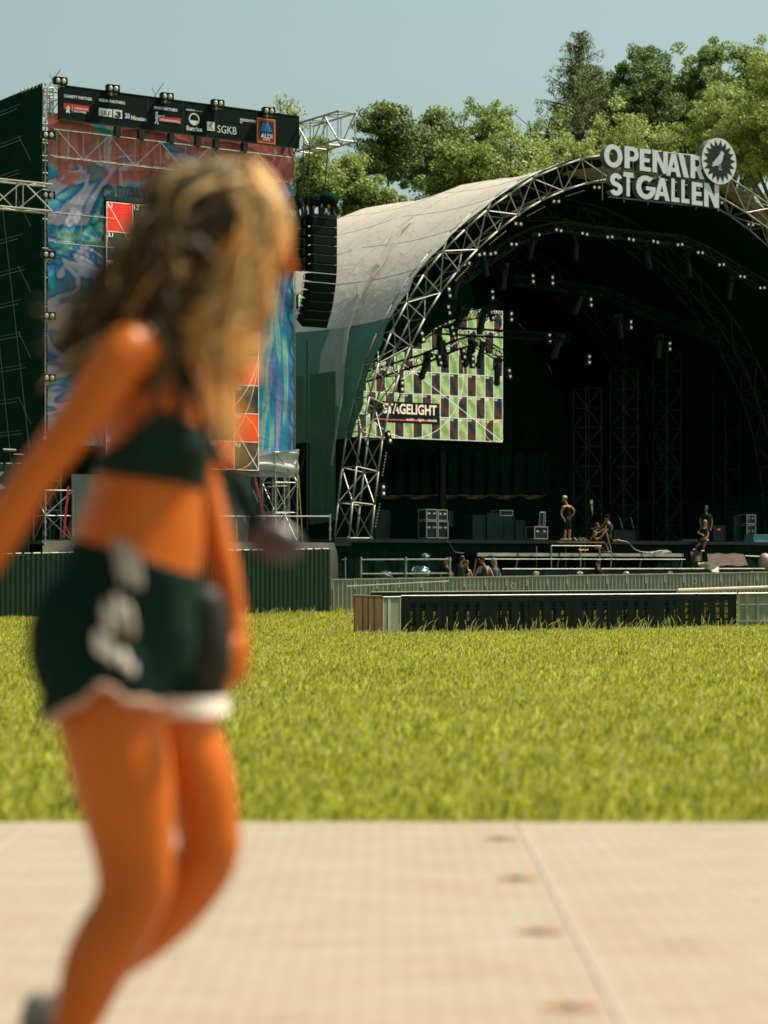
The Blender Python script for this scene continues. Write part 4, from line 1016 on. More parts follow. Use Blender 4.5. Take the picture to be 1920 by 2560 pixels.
q = MB(); q.tube((AW - .01, -.03, oz + 17.0), (AW - .01, -.03, oz + 4.1), .015, 5)
for z in np.arange(4.5, 15.8, .26): q.tube((AW - .05, -.03, oz + z), (AW + .03, -.04, oz + z), .008, 4)
q.build('edge_rope', M['alu'], po, world=False)

# trusses standing just in front of the banner: they throw the slanting shadows
q = MB(); rows_t = [15.55, 14.55, 12.4, 11.4]
r_ = thing('front_truss', 'thin silver truss bars crossing the top of the marbled banner', 'truss', T(0, -.5, 15), rz=RZ)
fo_ = lambda a, dd, z: (a, dd, z - 15)
for z in (15.55, 14.62):
    q.tube(fo_(.1, -.0, z), fo_(AW - .4, -.0, z), .014, 6); q.tube(fo_(.1, .3, z + .1), fo_(AW - .4, .3, z + .1), .011, 6)
k = 0
for a in np.arange(.2, AW - 1.6, .98):
    q.tube(fo_(a, 0, 15.55), fo_(a + .98, 0, 14.62), .014, 5) if k % 2 == 0 else q.tube(fo_(a, 0, 14.62), fo_(a + .98, 0, 15.55), .014, 5)
    q.tube(fo_(a, 0, 14.62), fo_(a, 0, 15.55), .010, 5); q.tube(fo_(a, .0, 15.55), fo_(a, .48, 15.6), .012, 5); q.tube(fo_(a, .0, 14.62), fo_(a, .48, 14.6), .012, 5); q.tube(fo_(a + .5, .0, 14.62), fo_(a + .5, .45, 14.5), .02, 5); q.tube(fo_(a + .25, .0, 15.55), fo_(a + .25, .45, 15.3), .018, 5)
    k += 1
q.build('lattice', M['alud'], r_, world=False)
q = MB(); r_ = thing('front_truss', 'pair of thin silver truss bars left of the top of the red and black screen', 'truss', T(0, -.5, 12), rz=RZ)
fo_ = lambda a, dd, z: (a, dd, z - 12)
for z in (12.75, 11.75):
    q.tube(fo_(.1, 0, z), fo_(2.35, 0, z), .013, 6); q.tube(fo_(.1, .3, z + .1), fo_(2.35, .3, z + .1), .010, 6)
for a in (.2, 1.1, 2.0): q.tube(fo_(a, 0, 12.75), fo_(a + (.9 if a < 2 else .3), 0, 11.75 if a < 2 else 12.4), .014, 5); q.tube(fo_(a, 0, 11.75), fo_(a, 0, 12.75), .01, 5)
for a in (.3, .9, 1.5, 2.1): q.tube(fo_(a, 0, 12.75), fo_(a, .48, 12.8), .012, 5)
q.build('lattice', M['alud'], r_, world=False)

# black partner banner with printed marks
bb = thing('partner_banner', 'long black banner with white partner logos across the tower top', 'banner', T(0, -.32, ZBN), rz=RZ)
BD = -.02
q = MB(); q.box((.38, .0, 0), (AW, .14, 1.14)); q.build('board', [mat('banner_black', (.002, .011, .009), .7, var=.15, spec=.12)], bb, world=False)
fB = lambda a, d, z: (a, d, z)
MbW = M['white']; MbR = mat('print_red', (.62, .03, .025), .5); MbB = mat('print_blue', (.01, .03, .22), .5); MbO = mat('print_orange', (.85, .28, .02), .5); MbC = mat('print_cyan', (.02, .45, .70), .5); MbG = mat('print_grey', (.30, .30, .26), .5); MbN = mat('print_navy', (.008, .02, .10), .5); MbK = M['blackp']
PM = [MbW, MbR, MbB, MbO, MbC, MbG, MbN, MbK]
def bpos(px, py): a, z = Tinv(px, py, -.34); return a, z - ZBN
def rectb(x0, y0, x1, y1, mi, d): # box by left-top, right-bottom pixel corners following the slope
    a0, z1 = bpos(x0, y0); a1, z0 = bpos(x1, y1); q.add([(a0, d, z0), (a1, d, z0), (a1, d, z1), (a0, d, z1)], [(0, 1, 2, 3)], mi)
def pt_(s, x0, y, x1, hpx, mi=0, d=-.006, bold=.03):
    a0, z0 = bpos(x0, y); a1, _ = bpos(x1, y); put_text(q, s, fB, a0, z0, hpx / F * 78, d, w=a1 - a0, bold=bold, mi=mi)
q = MB()
pt_('CHARITY PARTNER', 161, 243, 231, 7.5); pt_('MEDIA PARTNERS', 248, 253, 313, 7.5); pt_('MAIN PARTNERS', 386, 272, 444, 7.5); pt_('PRESENTED', 601, 302, 640, 6.5); pt_('BY', 601, 308, 608, 5.5)
q.build('heading_text', PM, bb, world=False); q = MB()
rectb(160, 257, 223, 289 - 9, 1, -.005)
pt_('CUISINE SANS', 185, 272, 220, 4.5, d=-.009); pt_('FRONTIERES', 185, 280, 216, 4.5, d=-.009)
a0, z0 = bpos(170, 276); 
for dx, dz, r in ((0, .02, .06), (.02, .10, .045), (-.03, .07, .035), (.05, .06, .03), (-.04, -.05, .03), (.05, -.05, .03)): q.add([(a0 + dx + r * math.cos(t), -.009, z0 + dz + r * 1.3 * math.sin(t)) for t in np.linspace(0, 6.283, 9)[:-1]], [tuple(range(8))], 0)
seg(q, fB, *bpos(181, 262), *bpos(181, 281), -.0085, .006, 0)
q.build('charity_logo', PM, bb, world=False); q = MB()
rectb(248, 269, 281, 293, 0, -.005); pt_('SRF', 252, 289, 277, 13, 7, -.009, .0)
q.build('broadcaster_logo', PM, bb, world=False); q = MB()
rectb(284, 273, 306, 297, 0, -.005); pt_('3', 290, 294, 303, 16, 7, -.009, .05); rectb(287, 287, 291, 292, 7, -.009)
q.build('radio_logo', PM, bb, world=False); q = MB()
rectb(312, 280, 326, 299, 2, -.005); pt_('20', 313, 295, 325, 12, 0, -.009, .03); pt_('Minuten', 328, 299, 366, 11, 0)
q.build('newspaper_logo', PM, bb, world=False); q = MB()
pt_('Sunrise', 466, 325, 506, 12, 0, bold=.035); pt_('starzone', 466, 275, 487, 4.5, 0); pt_('presented by', 488, 278, 507, 3, 0, bold=0)
a0, z0 = bpos(486, 298); ringl(q, fB, a0, z0, .19, .19, -.006, .022, n=32)
q.add([(a0 + .18 * math.cos(t), -.0065, z0 + .18 * math.sin(t)) for t in np.linspace(math.pi * 1.08, math.pi * 1.92, 12)], [tuple(range(12))], 0)
q.build('telecom_logo', PM, bb, world=False); q = MB()
rectb(518, 303, 537, 328, 0, -.005)
a0, z0 = bpos(528, 315); q.add([(a0 - .10, -.009, z0), (a0 + .06, -.009, z0 + .14), (a0 + .10, -.009, z0 + .14), (a0 + .02, -.009, z0), (a0 + .10, -.009, z0 - .14), (a0 + .06, -.009, z0 - .14)], [(0, 1, 2, 3), (0, 3, 4, 5)], 5)
pt_('SGKB', 544, 331, 592, 19, 0, bold=.0)
q.build('bank_logo', PM, bb, world=False); q = MB()
rectb(398, 291, 453, 309, 0, -.005); 
aa0, zz0 = bpos(399, 303); aa1, zz1 = bpos(453, 308)
q.add([(aa0, -.007, zz0), (aa1, -.007, zz1), (aa1, -.007, zz1 + .17), (aa0, -.007, zz0 + .17)], [(0, 1, 2, 3)], 1)
pt_('Schutzengarten.', 400, 303, 451, 9, 0, -.010, .02)
a0, z0 = bpos(392, 298)     # small drawn marksman figure
for (x0, y0, x1, y1, w) in ((0, .16, 0, .0, .05), (0, .0, -.06, -.17, .025), (0, .0, .06, -.17, .025), (0, .12, .18, .14, .02), (.08, .14, .30, .15, .012), (-.05, .1, .1, .1, .02), (-.04, .24, .05, .25, .02)): seg(q, fB, a0 + x0, z0 + y0, a0 + x1, z0 + y1, -.008, w, 0)
q.add([(a0 + .045 * math.cos(t), -.0075, z0 + .21 + .045 * math.sin(t)) for t in np.linspace(0, 6.283, 9)[:-1]], [tuple(range(8))], 0)
q.build('brewery_logo', PM, bb, world=False); q = MB()
# supermarket plaque: red, orange border, navy field
rectb(643, 293, 689, 361, 3, -.005); rectb(645, 296, 687, 358, 1, -.007); rectb(649, 301, 684, 353, 6, -.009)
pt_('ALDI', 652, 344, 681, 12, 0, -.012, .02); pt_('SUISSE', 657, 350, 676, 4.5, 0, -.012, .02)
for k in range(3): x = 653 + k * 5; seg(q, fB, *bpos(x, 327), *bpos(x + 7, 306), -.012, .018, 4)
for k in range(4): seg(q, fB, *bpos(669, 327 - k * 5), *bpos(680 - k * 2.2, 328 - k * 5), -.012, .018, 4)
q.build('supermarket_plaque', PM, bb, world=False)
q = MB()
for px in (246, 370, 458, 540, 642): a, z = bpos(px, 250); q.box((a - .008, -.004, .01), (a + .008, -.002, 1.13))
q.box((.38, -.01, -.03), (AW, .02, .0)); q.box((.38, -.01, 1.14), (AW, .02, 1.165)); q.build('panel_joint', M['ddim'], bb, world=False)
# black hoists under the banner with chains
for i, (px, lab) in enumerate(((293, 'leftmost small black hoist'), (352, 'second small black hoist from the left'), (427, 'third small black hoist from the left'), (494, 'fourth small black hoist from the left'), (540, 'fifth small black hoist from the left'), (611, 'rightmost small black hoist'))):
    a, z = Tinv(px, 330, -.45); r_ = thing('chain_hoist', lab + ' hanging below the black partner banner', 'hoist', T(a, -.45, ZBN - .28), 'hoists under the banner', rz=RZ)
    q = MB(); q.box((-.10, -.09, -.10), (.10, .09, .22)); q.tube((0, 0, .2), (0, 0, .3), .02, 6); q.tube((0, -.05, -.16), (0, -.05, -.1), .05, 8); q.build('motor', M['blackp'], r_, world=False)
    ln_h = 2.28 if i < 2 else 2.3; q = MB(); q.tube((0, 0, -.1), (0, 0, -ln_h + .1), .009, 5); q.build('chain', M['ddim'], r_, world=False)
    if i < 3:
        q = MB(); q.tube((0, 0, -ln_h + .12), (0, 0, -ln_h - .02), .035, 6); q.build('hook_cover', mat('hook_orange', (.45, .16, .03), .6), r_, world=False)

# red and black screen
LA0, _ = Tinv(267, 700, -.5); TR = 6; ZL0 = 4.30
ls = thing('video_screen', 'tall red and black checkered test pattern screen hanging on the marbled banner', 'screen', T(LA0, -.5, ZL0), rz=RZ)
twid = 1.0
_, _z = Tinv(300, 517, -.5)
Mr1 = stripe_mat('screen_red', (.85, .022, .003), (1.0, .045, .007), 4.5, .68, 'DIAGONAL', (0, .9, 0), 1.0); Mr2 = stripe_mat('screen_dark', (.002, .012, .008), (.006, .020, .013), 4.5, .9, 'DIAGONAL', (0, .9, 0), 1.0)
q = MB(); q.box((-.04, .02, -.05), (TR * twid + .04, .16, 9.05)); q.build('cabinet', M['blackp'], ls, world=False)
q = MB(); ln3 = MB(); tx = MB()
for c in range(6):
    for r_i in range(9):
        q.add([(c, 0, 8 - r_i), (c + 1, 0, 8 - r_i), (c + 1, 0, 9 - r_i), (c, 0, 9 - r_i)], [(0, 1, 2, 3)], (c + r_i) % 2)
        put_text(tx, '%d,%d' % (r_i + 1, c + 1), fB, c + .04, 9 - r_i - .20, .16, -.01, bold=.02)
for c in range(7): ln3.box((c - .008, -.006, 0), (c + .008, -.003, 9))
for c in range(10): ln3.box((0, -.010, c - .008), (6, -.0065, c + .008))
ringl(ln3, fB, 3, 4.5, 3, 3, -.013, .009); ringl(ln3, fB, 3, 4.5, 3, 4.4, -.0135, .006)
ringl(ln3, fB, 5, 1, 1, 1, -.014, .010, mi=1); ringl(ln3, fB, 1, 8, 1, 1, -.014, .009, mi=2)
seg(ln3, fB, 0, 9, 6, 0, -.015, .008); seg(ln3, fB, 0, 0, 6, 9, -.016, .008)
tx.build('tile_number', Mline, ls, world=False); q.build('display', [Mr1, Mr2], ls, world=False); ln3.build('grid_line', [Mline, Mor, mat('screen_redline', (.5, .05, .02), .5, emit=(.7, .05, .02), estr=.6)], ls, world=False)
q = MB(); q.box((-.04, .0, 9.06), (6.04, .14, 9.20)); q.box((-.04, .0, -.16), (6.04, .14, -.06)) if False else None
for a in (.0, 1.0, 2.0, 3.0, 4.0, 5.0, 5.9): q.tube((a + .05, .05, 9.1), (a + .05, .05, 9.26), .03, 6)
q.build('hanging_bar', M['ddim'], ls, world=False); MB().box((-.04, .0, -.16), (6.04, .14, -.06)).build('bottom_bar', M['ddim'], ls, world=False)

# blinders on and beside the tower
bl0 = None
TB = [(150, 203, 'leftmost blinder lamp on top of the black partner banner'), (281, 222, 'second blinder lamp from the left on top of the partner banner'), (416, 242, 'middle blinder lamp on top of the black partner banner'), (543, 259, 'fourth blinder lamp from the left on top of the partner banner'), (670, 278, 'rightmost blinder lamp on top of the black partner banner'),
      (119, 338, 'topmost blinder lamp on the left edge of the marbled banner'), (119, 488, 'blinder lamp on the left banner edge beside the silver truss'), (120, 637, 'third blinder lamp down the left edge of the marbled banner'), (121, 790, 'fourth blinder lamp down the left edge of the marbled banner'), (121, 945, 'fifth blinder lamp down the left edge of the marbled banner'), (118, 1097, 'lowest blinder lamp on the left banner edge behind the arm')]
tl = thing('blinder_lamp', 'x', 'lamp', (0, 0, 0), 'two lamp blinders on the screen tower')
q = MB(); q.box((-.22, -.10, -.12), (.22, .06, .11)); q.box((-.245, -.09, -.10), (-.222, .05, .10)); q.box((.222, -.09, -.10), (.245, .05, .10)); q.box((-.22, -.115, .112), (.22, -.02, .125)); q.build('housing', M['blackp'], tl, world=False)
for s in (-1, 1): q = MB(); q.ell((s * .10, -.105, -.005), .072, .03, .085, nu=14, nv=8); q.build('lens', mat('dusty_lens', (.62, .58, .46), .3, spec=.6), tl, world=False, smooth=True)
q = MB(); q.tube((-.16, -.02, .2), (.16, -.02, .2), .012, 5); q.tube((-.12, -.02, .12), (-.12, -.02, .2), .012, 5); q.tube((.06, -.04, .14), (.06, -.04, .26), .035, 7); q.tube((.0, -.04, .15), (.0, .10, .15), .03, 6); q.build('clamp', M['alu'], tl, world=False)
for i, (px, py, lab) in enumerate(TB):
    o = tl if i == 0 else dup(tl); d = -.42 if i < 5 else -.18
    o.location = TP(px, py, d); o.rotation_euler = (0, 0, RZ - .12); o['label'] = lab
    if i < 5:      # top ones stand on the banner: clamp points down
        for ch in o.children:
            if ch.name.startswith('clamp'): ch.rotation_euler = (0, math.pi, 0)
            if ch.name.startswith('clamp'): ch.location = (0, 0, .02)

# outrigger trusses
orr = thing('outrigger_truss', 'silver box truss cantilevered from the top right corner of the tower', 'truss', T(AW + .5, -1, 16.4), rz=RZ); q = MB()
p0 = Vector((-.05, 1.0, 0)); p1 = Vector((-.05, -1.75, 0)); truss(q, p0, p1, (1, 0, 0), (0, 0, 1), .72, 1.0, 3, .035, .024, 7)
for a in (-.41, .31):
    for z in (-.5, .5): q.ell((a, -1.76, z), .06, .06, .06, nu=8, nv=5)
q.build('lattice', M['alu'], orr, world=False)
olr = thing('outrigger_truss', 'silver box truss reaching from the tower to the left picture edge', 'truss', T(-1.5, -.4, 13), rz=RZ); q = MB()
_, z1 = Tinv(60, 459, -.3); _, z0 = Tinv(60, 526, -.3)
truss(q, Vector((-6, -.0, (z1 + z0) / 2 - 13)), Vector((1.45, -.0, (z1 + z0) / 2 - 13)), (0, 1, 0), (0, 0, 1), .55, z1 - z0, 7, .032, .022, 7)
q.build('lattice', M['alu'], olr, world=False)

# line array
pa_ = thing('line_array', 'curved black line array of stacked speakers hanging right of the tower', 'speaker', TP(812, 545, -1.6), 'hanging speaker arrays')
aP, zP = Tinv(812, 543, -1.6); LAf = lambda a, d, z: T(aP + a, -1.6 + d, zP + z)
q = MB(); gr = MB(); hd = MB(); ang = 0; y_, z_ = 0.0, 0.0
Mpa = mat('speaker_black', (.0012, .009, .006), .7, var=.3, spec=.1); Mgr = mat('speaker_grille', (.002, .011, .0075), .85, c2=(.004, .016, .011), scale=60, spec=.1); Mlip = mat('speaker_edge', (.10, .13, .10), .4, spec=.6)
lip = MB()
for i in range(12):
    hgt = .335
    ang = 0.0 if i < 5 else (i - 4) * R(4.4)
    c, s = math.cos(ang), math.sin(ang)
    def bx(a, d, z):        # local box coordinates: d from grille (0) to rear (.55), z down from the top edge
        dd = d; zz = z
        return LAf(a, y_ + dd * c - zz * s, z_ + zz * c + dd * s)
    q.hexa([bx(-.52, 0, -hgt + .02), bx(.52, 0, -hgt + .02), bx(.52 * .96, .5, -hgt + .06), bx(-.52 * .96, .5, -hgt + .06), bx(-.52, 0, 0), bx(.52, 0, 0), bx(.50, .5, -.04), bx(-.50, .5, -.04)])
    gr.box((-.46, -.012, -hgt + .05), (.46, -.003, -.03), bx)
    lip.box((-.52, -.016, -.018), (.52, .0, -.006), bx)
    for sd in (-1, 1): hd.path([bx(sd * .50, .50, -.08), bx(sd * .50, .58, -.10), bx(sd * .50, .58, -hgt + .08), bx(sd * .50, .50, -hgt + .06)], .014, 5)
    y_ += hgt * s; z_ -= hgt * c
q.build('cabinet', Mpa, pa_); gr.build('grille', Mgr, pa_); hd.build('handle', Mlip, pa_); lip.build('edge_trim', Mlip, pa_)
q = MB(); q.box((-.5, .0, .02), (.5, .6, .10), LAf)
for a in (-.42, .42): q.tube(LAf(a, .05, .1), LAf(a, .05, .22), .02, 5); q.tube(LAf(a, .5, .1), LAf(a, .5, .3), .02, 5)
q.build('flying_frame', M['blackp'], pa_)
q = MB(); q.tube(LAf(-.5, .3, .3), TP(774, 350, -1.4), .018, 6); q.tube(LAf(.12, .3, .3), TP(822, 345, -1.9), .018, 6); q.build('chain', M['ddim'], pa_)
q = MB(); q.tube(LAf(-.55, .3, -4.4), T(aP - .55, -1.3, 2.2), .028, 6); q.build('support_pole', M['blackp'], pa_)
sa = thing('speaker_array', 'shorter black speaker stack hanging left of the curved line array', 'speaker', TP(745, 600, -.9), 'hanging speaker arrays')
aQ, zQ = Tinv(746, 545, -1.0); q = MB(); g2 = MB(); f2 = lambda a, d, z: T(aQ + a, -1.0 + d, zQ + z)
for i in range(5): q.box((-.50, 0, -.36 * (i + 1) + .02), (.42, .55, -.36 * i), f2); g2.box((-.44, -.012, -.36 * (i + 1) + .06), (.36, -.002, -.36 * i - .04), f2); g2.box((-.5, -.018, -.36 * i - .02), (.42, -.013, -.36 * i - .005), f2, 1)
q.box((-.30, .1, -1.83), (.42, .5, -1.805), f2, 1)
q.build('cabinet', [Mpa, Mlip], sa); g2.build('grille', [Mgr, Mlip], sa)
q = MB(); q.tube(f2(.3, .3, 0), TP(760, 340, -.6), .016, 6); q.build('chain', M['ddim'], sa)
q = MB(); q.box((-.50, .0, .02), (.42, .55, .06), f2)
for (a, z) in ((-.2, 0), (.1, .02)): q.tube(f2(a, .2, .05), f2(a, .2, .16), .02, 5)
q.build('flying_frame', M['blackp'], sa)
# rain covered moving lights on top of the speakers
def hood(px, py, d, rx, tilt, lab, orange, leg=True):
    c = TP(px, py, d); r_ = thing('covered_light', lab, 'stage light', c, 'covered lights on the speakers'); q = MB()
    rr = random.Random(px); rot = Matrix.Rotation(tilt, 3, 'Y')
    q.ell(c, rx, .26, .25, rot, 14, 9); q.v = [(v[0] + rr.uniform(-.025, .025), v[1], v[2] + rr.uniform(-.025, .025)) for v in q.v]
    q.build('rain_cover', M['black'], r_)
    q = MB(); b0 = TP(px + (14 if leg else -6), py + 42, d)
    q.chain([(c + Vector((.1 if leg else 0, 0, -.05)), .10, .08), (c.lerp(b0, .6), .07, .06), (b0, .10, .10)], 8); q.build('yoke', M['blackp'], r_)
    if orange: q = MB(); o_ = TP(px + orange[0], py + orange[1], d - .15); q.ell(o_, .05, .03, .09, nu=8, nv=5); q.build('warning_tag', M['orange'], r_)
hood(736, 508, -1.0, .28, .2, 'leftmost black covered light standing on the short speaker stack', None)
hood(783, 502, -1.2, .32, -.1, 'middle black covered light with orange tag above the speakers', (2, 18), False)
hood(822, 500, -1.5, .36, .35, 'rightmost black covered light leaning on top of the curved line array', (0, 16))

# scaffold legs under the banner and things around them
def scaf(name, lab, x0, x1, yb, yt, d, dep=.9):
    a0, zb = Tinv(x0, yb, d); a1, _ = Tinv(x1, yb, d); _, zt = Tinv(x0, yt, d); zb = zd
    r_ = thing(name, lab, 'scaffold', T((a0 + a1) / 2, d, zb)); q = MB()
    mid = T((a0 + a1) / 2, d + dep / 2, zb); top_ = Vector(mid); top_.z = zt
    truss(q, mid, top_, UU, DD, a1 - a0, dep, max(2, round((zt - zb) / .98)), .028, .018, 6)
    for k in range(4):
        z = zb + (zt - zb) * (k + .5) / 4
        for a in (a0, a1): q.tube(T(a, d, z - .06), T(a, d, z + .06), .042, 7)
    q.build('lattice', M['steel'], r_)
scaf('scaffold_support', 'grey scaffold leg tower under the right corner of the marbled banner', 688, 743, 1350, 1130, -.2)
scaf('scaffold_support', 'grey scaffold leg tower seen under the walking woman\'s arm', 113, 182, 1350, 1225, -.2)
# deck of the tower
td = thing('tower_deck', 'dark low platform with a loose tarpaulin skirt under the screen tower', 'platform', T(5, 0, -.8))
q = MB(); q.box((-1.0, -1.6, zd - .12), (AW + 1.4, 3.6, zd), T); q.build('deck_board', M['blackp'], td)
q = MB(); V = []
for k in range(61):
    a = -.9 + (AW + 1.55) * k / 60; w = .10 * math.sin(k * 1.3)
    for j in range(4): v = j / 3; V.append(tuple(T(a, -1.62 - 1.0 * v * (1 - .6 * max(0, (k - 34) / 26)) + w * v, zd - .01 - (.6 if j < 3 else 2.2) * v)))
q.add(V, [(k * 4 + j, k * 4 + j + 1, (k + 1) * 4 + j + 1, (k + 1) * 4 + j) for k in range(60) for j in range(3)])
q.build('tarpaulin', mat('brown_tarp', (.022, .024, .014), .75, c2=(.040, .038, .024), scale=1.5, stretch=(3, 3, 1), bump=.5, bscale=4), td, smooth=True)
# white sheet
ws = thing('white_sheet', 'pale sheet hanging from the screen foot down to the dark deck', 'sheet', TP(570, 1350, .3)); q = MB()
a0 = Tinv(515, 1300, .3)[0]; a1 = Tinv(626, 1300, .3)[0]; V = []; n_ = 26
for k in range(n_ + 1):
    u = k / n_
    for j in range(8): v = j / 7; V.append(tuple(T(a0 + (a1 - a0) * u, .3 + .05 * math.sin(u * 14 + v * 2) + .03 * math.sin(v * 9 + u * 5) + (.25 * max(0, .2 - v) * 3), zd + .03 + 2.6 * v)))
q.add(V, [(k * 8 + j, (k + 1) * 8 + j, (k + 1) * 8 + j + 1, k * 8 + j + 1) for k in range(n_) for j in range(7)])
q.build('fabric', mat('white_sheet', (.26, .29, .26), .7, c2=(.34, .36, .32), scale=.9, bump=.4, bscale=4, transl=.15), ws, smooth=True)
ws2 = thing('white_sheet', 'narrow strip of pale sheet beside the left scaffold leg', 'sheet', TP(195, 1350, .3)); q = MB()
a0 = Tinv(180, 1300, .3)[0]; q.sheet([T(a0, .3, zd + .02), T(a0 + 1.0, .32, zd + .02), T(a0 + 1.0, .3, zd + 2.3), T(a0, .34, zd + 2.3)]); q.build('fabric', bpy.data.materials['white_sheet'], ws2)
# handrail
hr = thing('handrail', 'grey tube handrail along the dark deck beside the scaffold leg', 'railing', TP(710, 1350, -1.5)); q = MB()
D0 = 76.0
def HP(x, y): a, z = Tinv(x, y, -1.5); return T(a, -1.5, z)
q.tube(HP(440, 1291), HP(827, 1291), .027, 7); q.build('top_rail', M['alu'], hr)
q = MB()
for x, yt in ((591, 1283), (711, 1286), (825, 1284)): q = MB(); q.tube(HP(x, yt), HP(x, 1351), .03, 7); q.tube(HP(x, 1320), HP(x, 1328), .045, 7); q.build('post', M['steel'], hr)
tag(MB().tube(TP(746, 1185, -.5), HP(758, 1374), .011, 5).build('rope', mat('yellow_rope', (.45, .33, .02), .7)), 'thin yellow rope hanging down right of the scaffold leg', 'rope')
q = MB(); p = TP(637, 1192, -.4); p2 = TP(662, 1300, -.4); t_ = UU * .05; q.hexa([p - t_, p + t_, p + t_ + DD * .012, p - t_ + DD * .012, p2 - t_, p2 + t_, p2 + t_ + DD * .012, p2 - t_ + DD * .012]); tag(q.build('strap', mat('red_strap', (.42, .03, .03), .7)), 'red lashing strap running down beside the pale sheet', 'strap')
q = MB(); p = TP(171, 1215, -.3); p2 = TP(159, 1345, -.3); q.hexa([p - t_ * .8, p + t_ * .8, p + t_ * .8 + DD * .012, p - t_ * .8 + DD * .012, p2 - t_ * .8, p2 + t_ * .8, p2 + t_ * .8 + DD * .012, p2 - t_ * .8 + DD * .012]); tag(q.build('strap', bpy.data.materials['red_strap']), 'red lashing strap inside the left scaffold leg tower', 'strap')
q = MB(); P = [TP(608 + (675 - 608) * u, 1196 + (1282 - 1196) * u, -.6) for u in np.linspace(0, 1, 30)]
for a, b_ in zip(P[:-1], P[1:]): q.tube(a, a.lerp(b_, .75), .022, 5)
q2 = q; tag(q.build('chain', M['ddim']), 'dark tension chain slanting from the screen foot to the scaffold leg', 'chain')
q = MB(); 
for k in range(8): q.tube(TP(632 + k * 1.6, 1228 + k * 3.5, -.62), TP(633 + k * 1.6, 1230 + k * 3.5, -.62), .03, 6)
tag(q.build('shackle', mat('lime_tape', (.30, .42, .06), .6)), 'lime green shackle tape in the middle of the tension chain', 'shackle')

# star ornament at the very left edge
Mst = mat('ornament_white', (.55, .60, .68), .5, c2=(.10, .22, .50), scale=.7)
so = thing('star_ornament', 'blue and white spiked board cut by the left picture edge', 'ornament', W(-60, 1215, 71.5)); q = MB(); c0 = W(-62, 1212, 71.5)
pp_ = []
for k in range(24): r_2 = (1.02 if k % 2 == 0 else .66); a = math.pi * k / 12 - .1; pp_.append((r_2 * math.cos(a), r_2 * math.sin(a)))
q.prism(pp_, 0, .08, lambda a, d, z: c0 + Vector((a, d, z)), 0, 1); q.build('board', [Mst, Mside], so)
q = MB(); q.tube(c0 + Vector((.3, .1, 1.0)), c0 + Vector((.3, .1, -1.9)), .03, 6); q.tube(c0 + Vector((.9, -.05, 1.12)), c0 + Vector((1.3, .05, 1.10)), .04, 6); q.tube(c0 + Vector((1.2, .0, .98)), c0 + Vector((1.55, .05, .96)), .02, 6); q.build('bracket', M['alud'], so)
# corrugated hoarding
def hoarding(name, lab, P0, P1, zb0, zt0, zb1, zt1, pitch=.17):
    P0 = Vector(P0); P1 = Vector(P1); L_ = (P1 - P0).length; t_ = (P1 - P0).normalized(); nn = Vector((t_.y, -t_.x, 0)); n_ = int(L_ / pitch); q = MB(); V = []
    for k in range(n_):
        for u, off in ((0, 0), (.32, 0), (.5, .045), (.82, .045)):
            s = (k + u) / n_; p = P0 + (P1 - P0) * s + nn * off
            V += [(p.x, p.y, zb0 + (zb1 - zb0) * s), (p.x, p.y, zt0 + (zt1 - zt0) * s)]
    m_ = len(V) // 2; q.add(V, [(2 * k, 2 * k + 2, 2 * k + 3, 2 * k + 1) for k in range(m_ - 1)])
    root = thing(name, lab, 'hoarding', (P0.x * .5 + P1.x * .5, P0.y * .5 + P1.y * .5, min(zb0, zb1)))
    q.build('corrugated_sheet', mat('corrugated', (.020, .052, .030), .5, c2=(.030, .068, .038), scale=.35, stretch=(1, 1, .4), spec=.35), root)
    q = MB(); e0 = Vector((P0.x, P0.y, zt0)); e1 = Vector((P1.x, P1.y, zt1))
    for k in range(int(L_ / .3)):
        a = e0.lerp(e1, k / (L_ / .3)); b_ = e0.lerp(e1, min(1, (k + .8 + .15 * math.sin(k * 7)) / (L_ / .3))); q.tube(a - nn * .0, b_ - nn * .0, .02 + .006 * math.sin(k * 3), 5)
    q.build('top_edge', M['alu'], root)
    q = MB()
    for k in range(int(L_ / 2.4) + 1): p = P0.lerp(P1, min(1, k * 2.4 / L_)) - nn * .08; q.box((p.x - .04, p.y, min(zb0, zb1) - .2), (p.x + .04, p.y + .06, min(zt0, zt1) - .05))
    q.build('post', M['ddim'], root)
    return root
a_ = W(-120, 1386, 71.0); b_ = W(826, 1372, 77.5)
hoarding('corrugated_hoarding', 'long dark green corrugated metal hoarding behind the woman\'s hips', (a_.x, a_.y, 0), (b_.x, b_.y, 0), W(-120, 1552, 71).z, a_.z, W(826, 1529, 77.5).z, b_.z)
a_ = W(-150, 1158, 72.3); b_ = W(76, 1159, 72.8)
hoarding('corrugated_hoarding', 'taller dark green corrugated hoarding at the left picture edge', (a_.x, a_.y, 0), (b_.x, b_.y, 0), -.6, a_.z, -.6, b_.z)
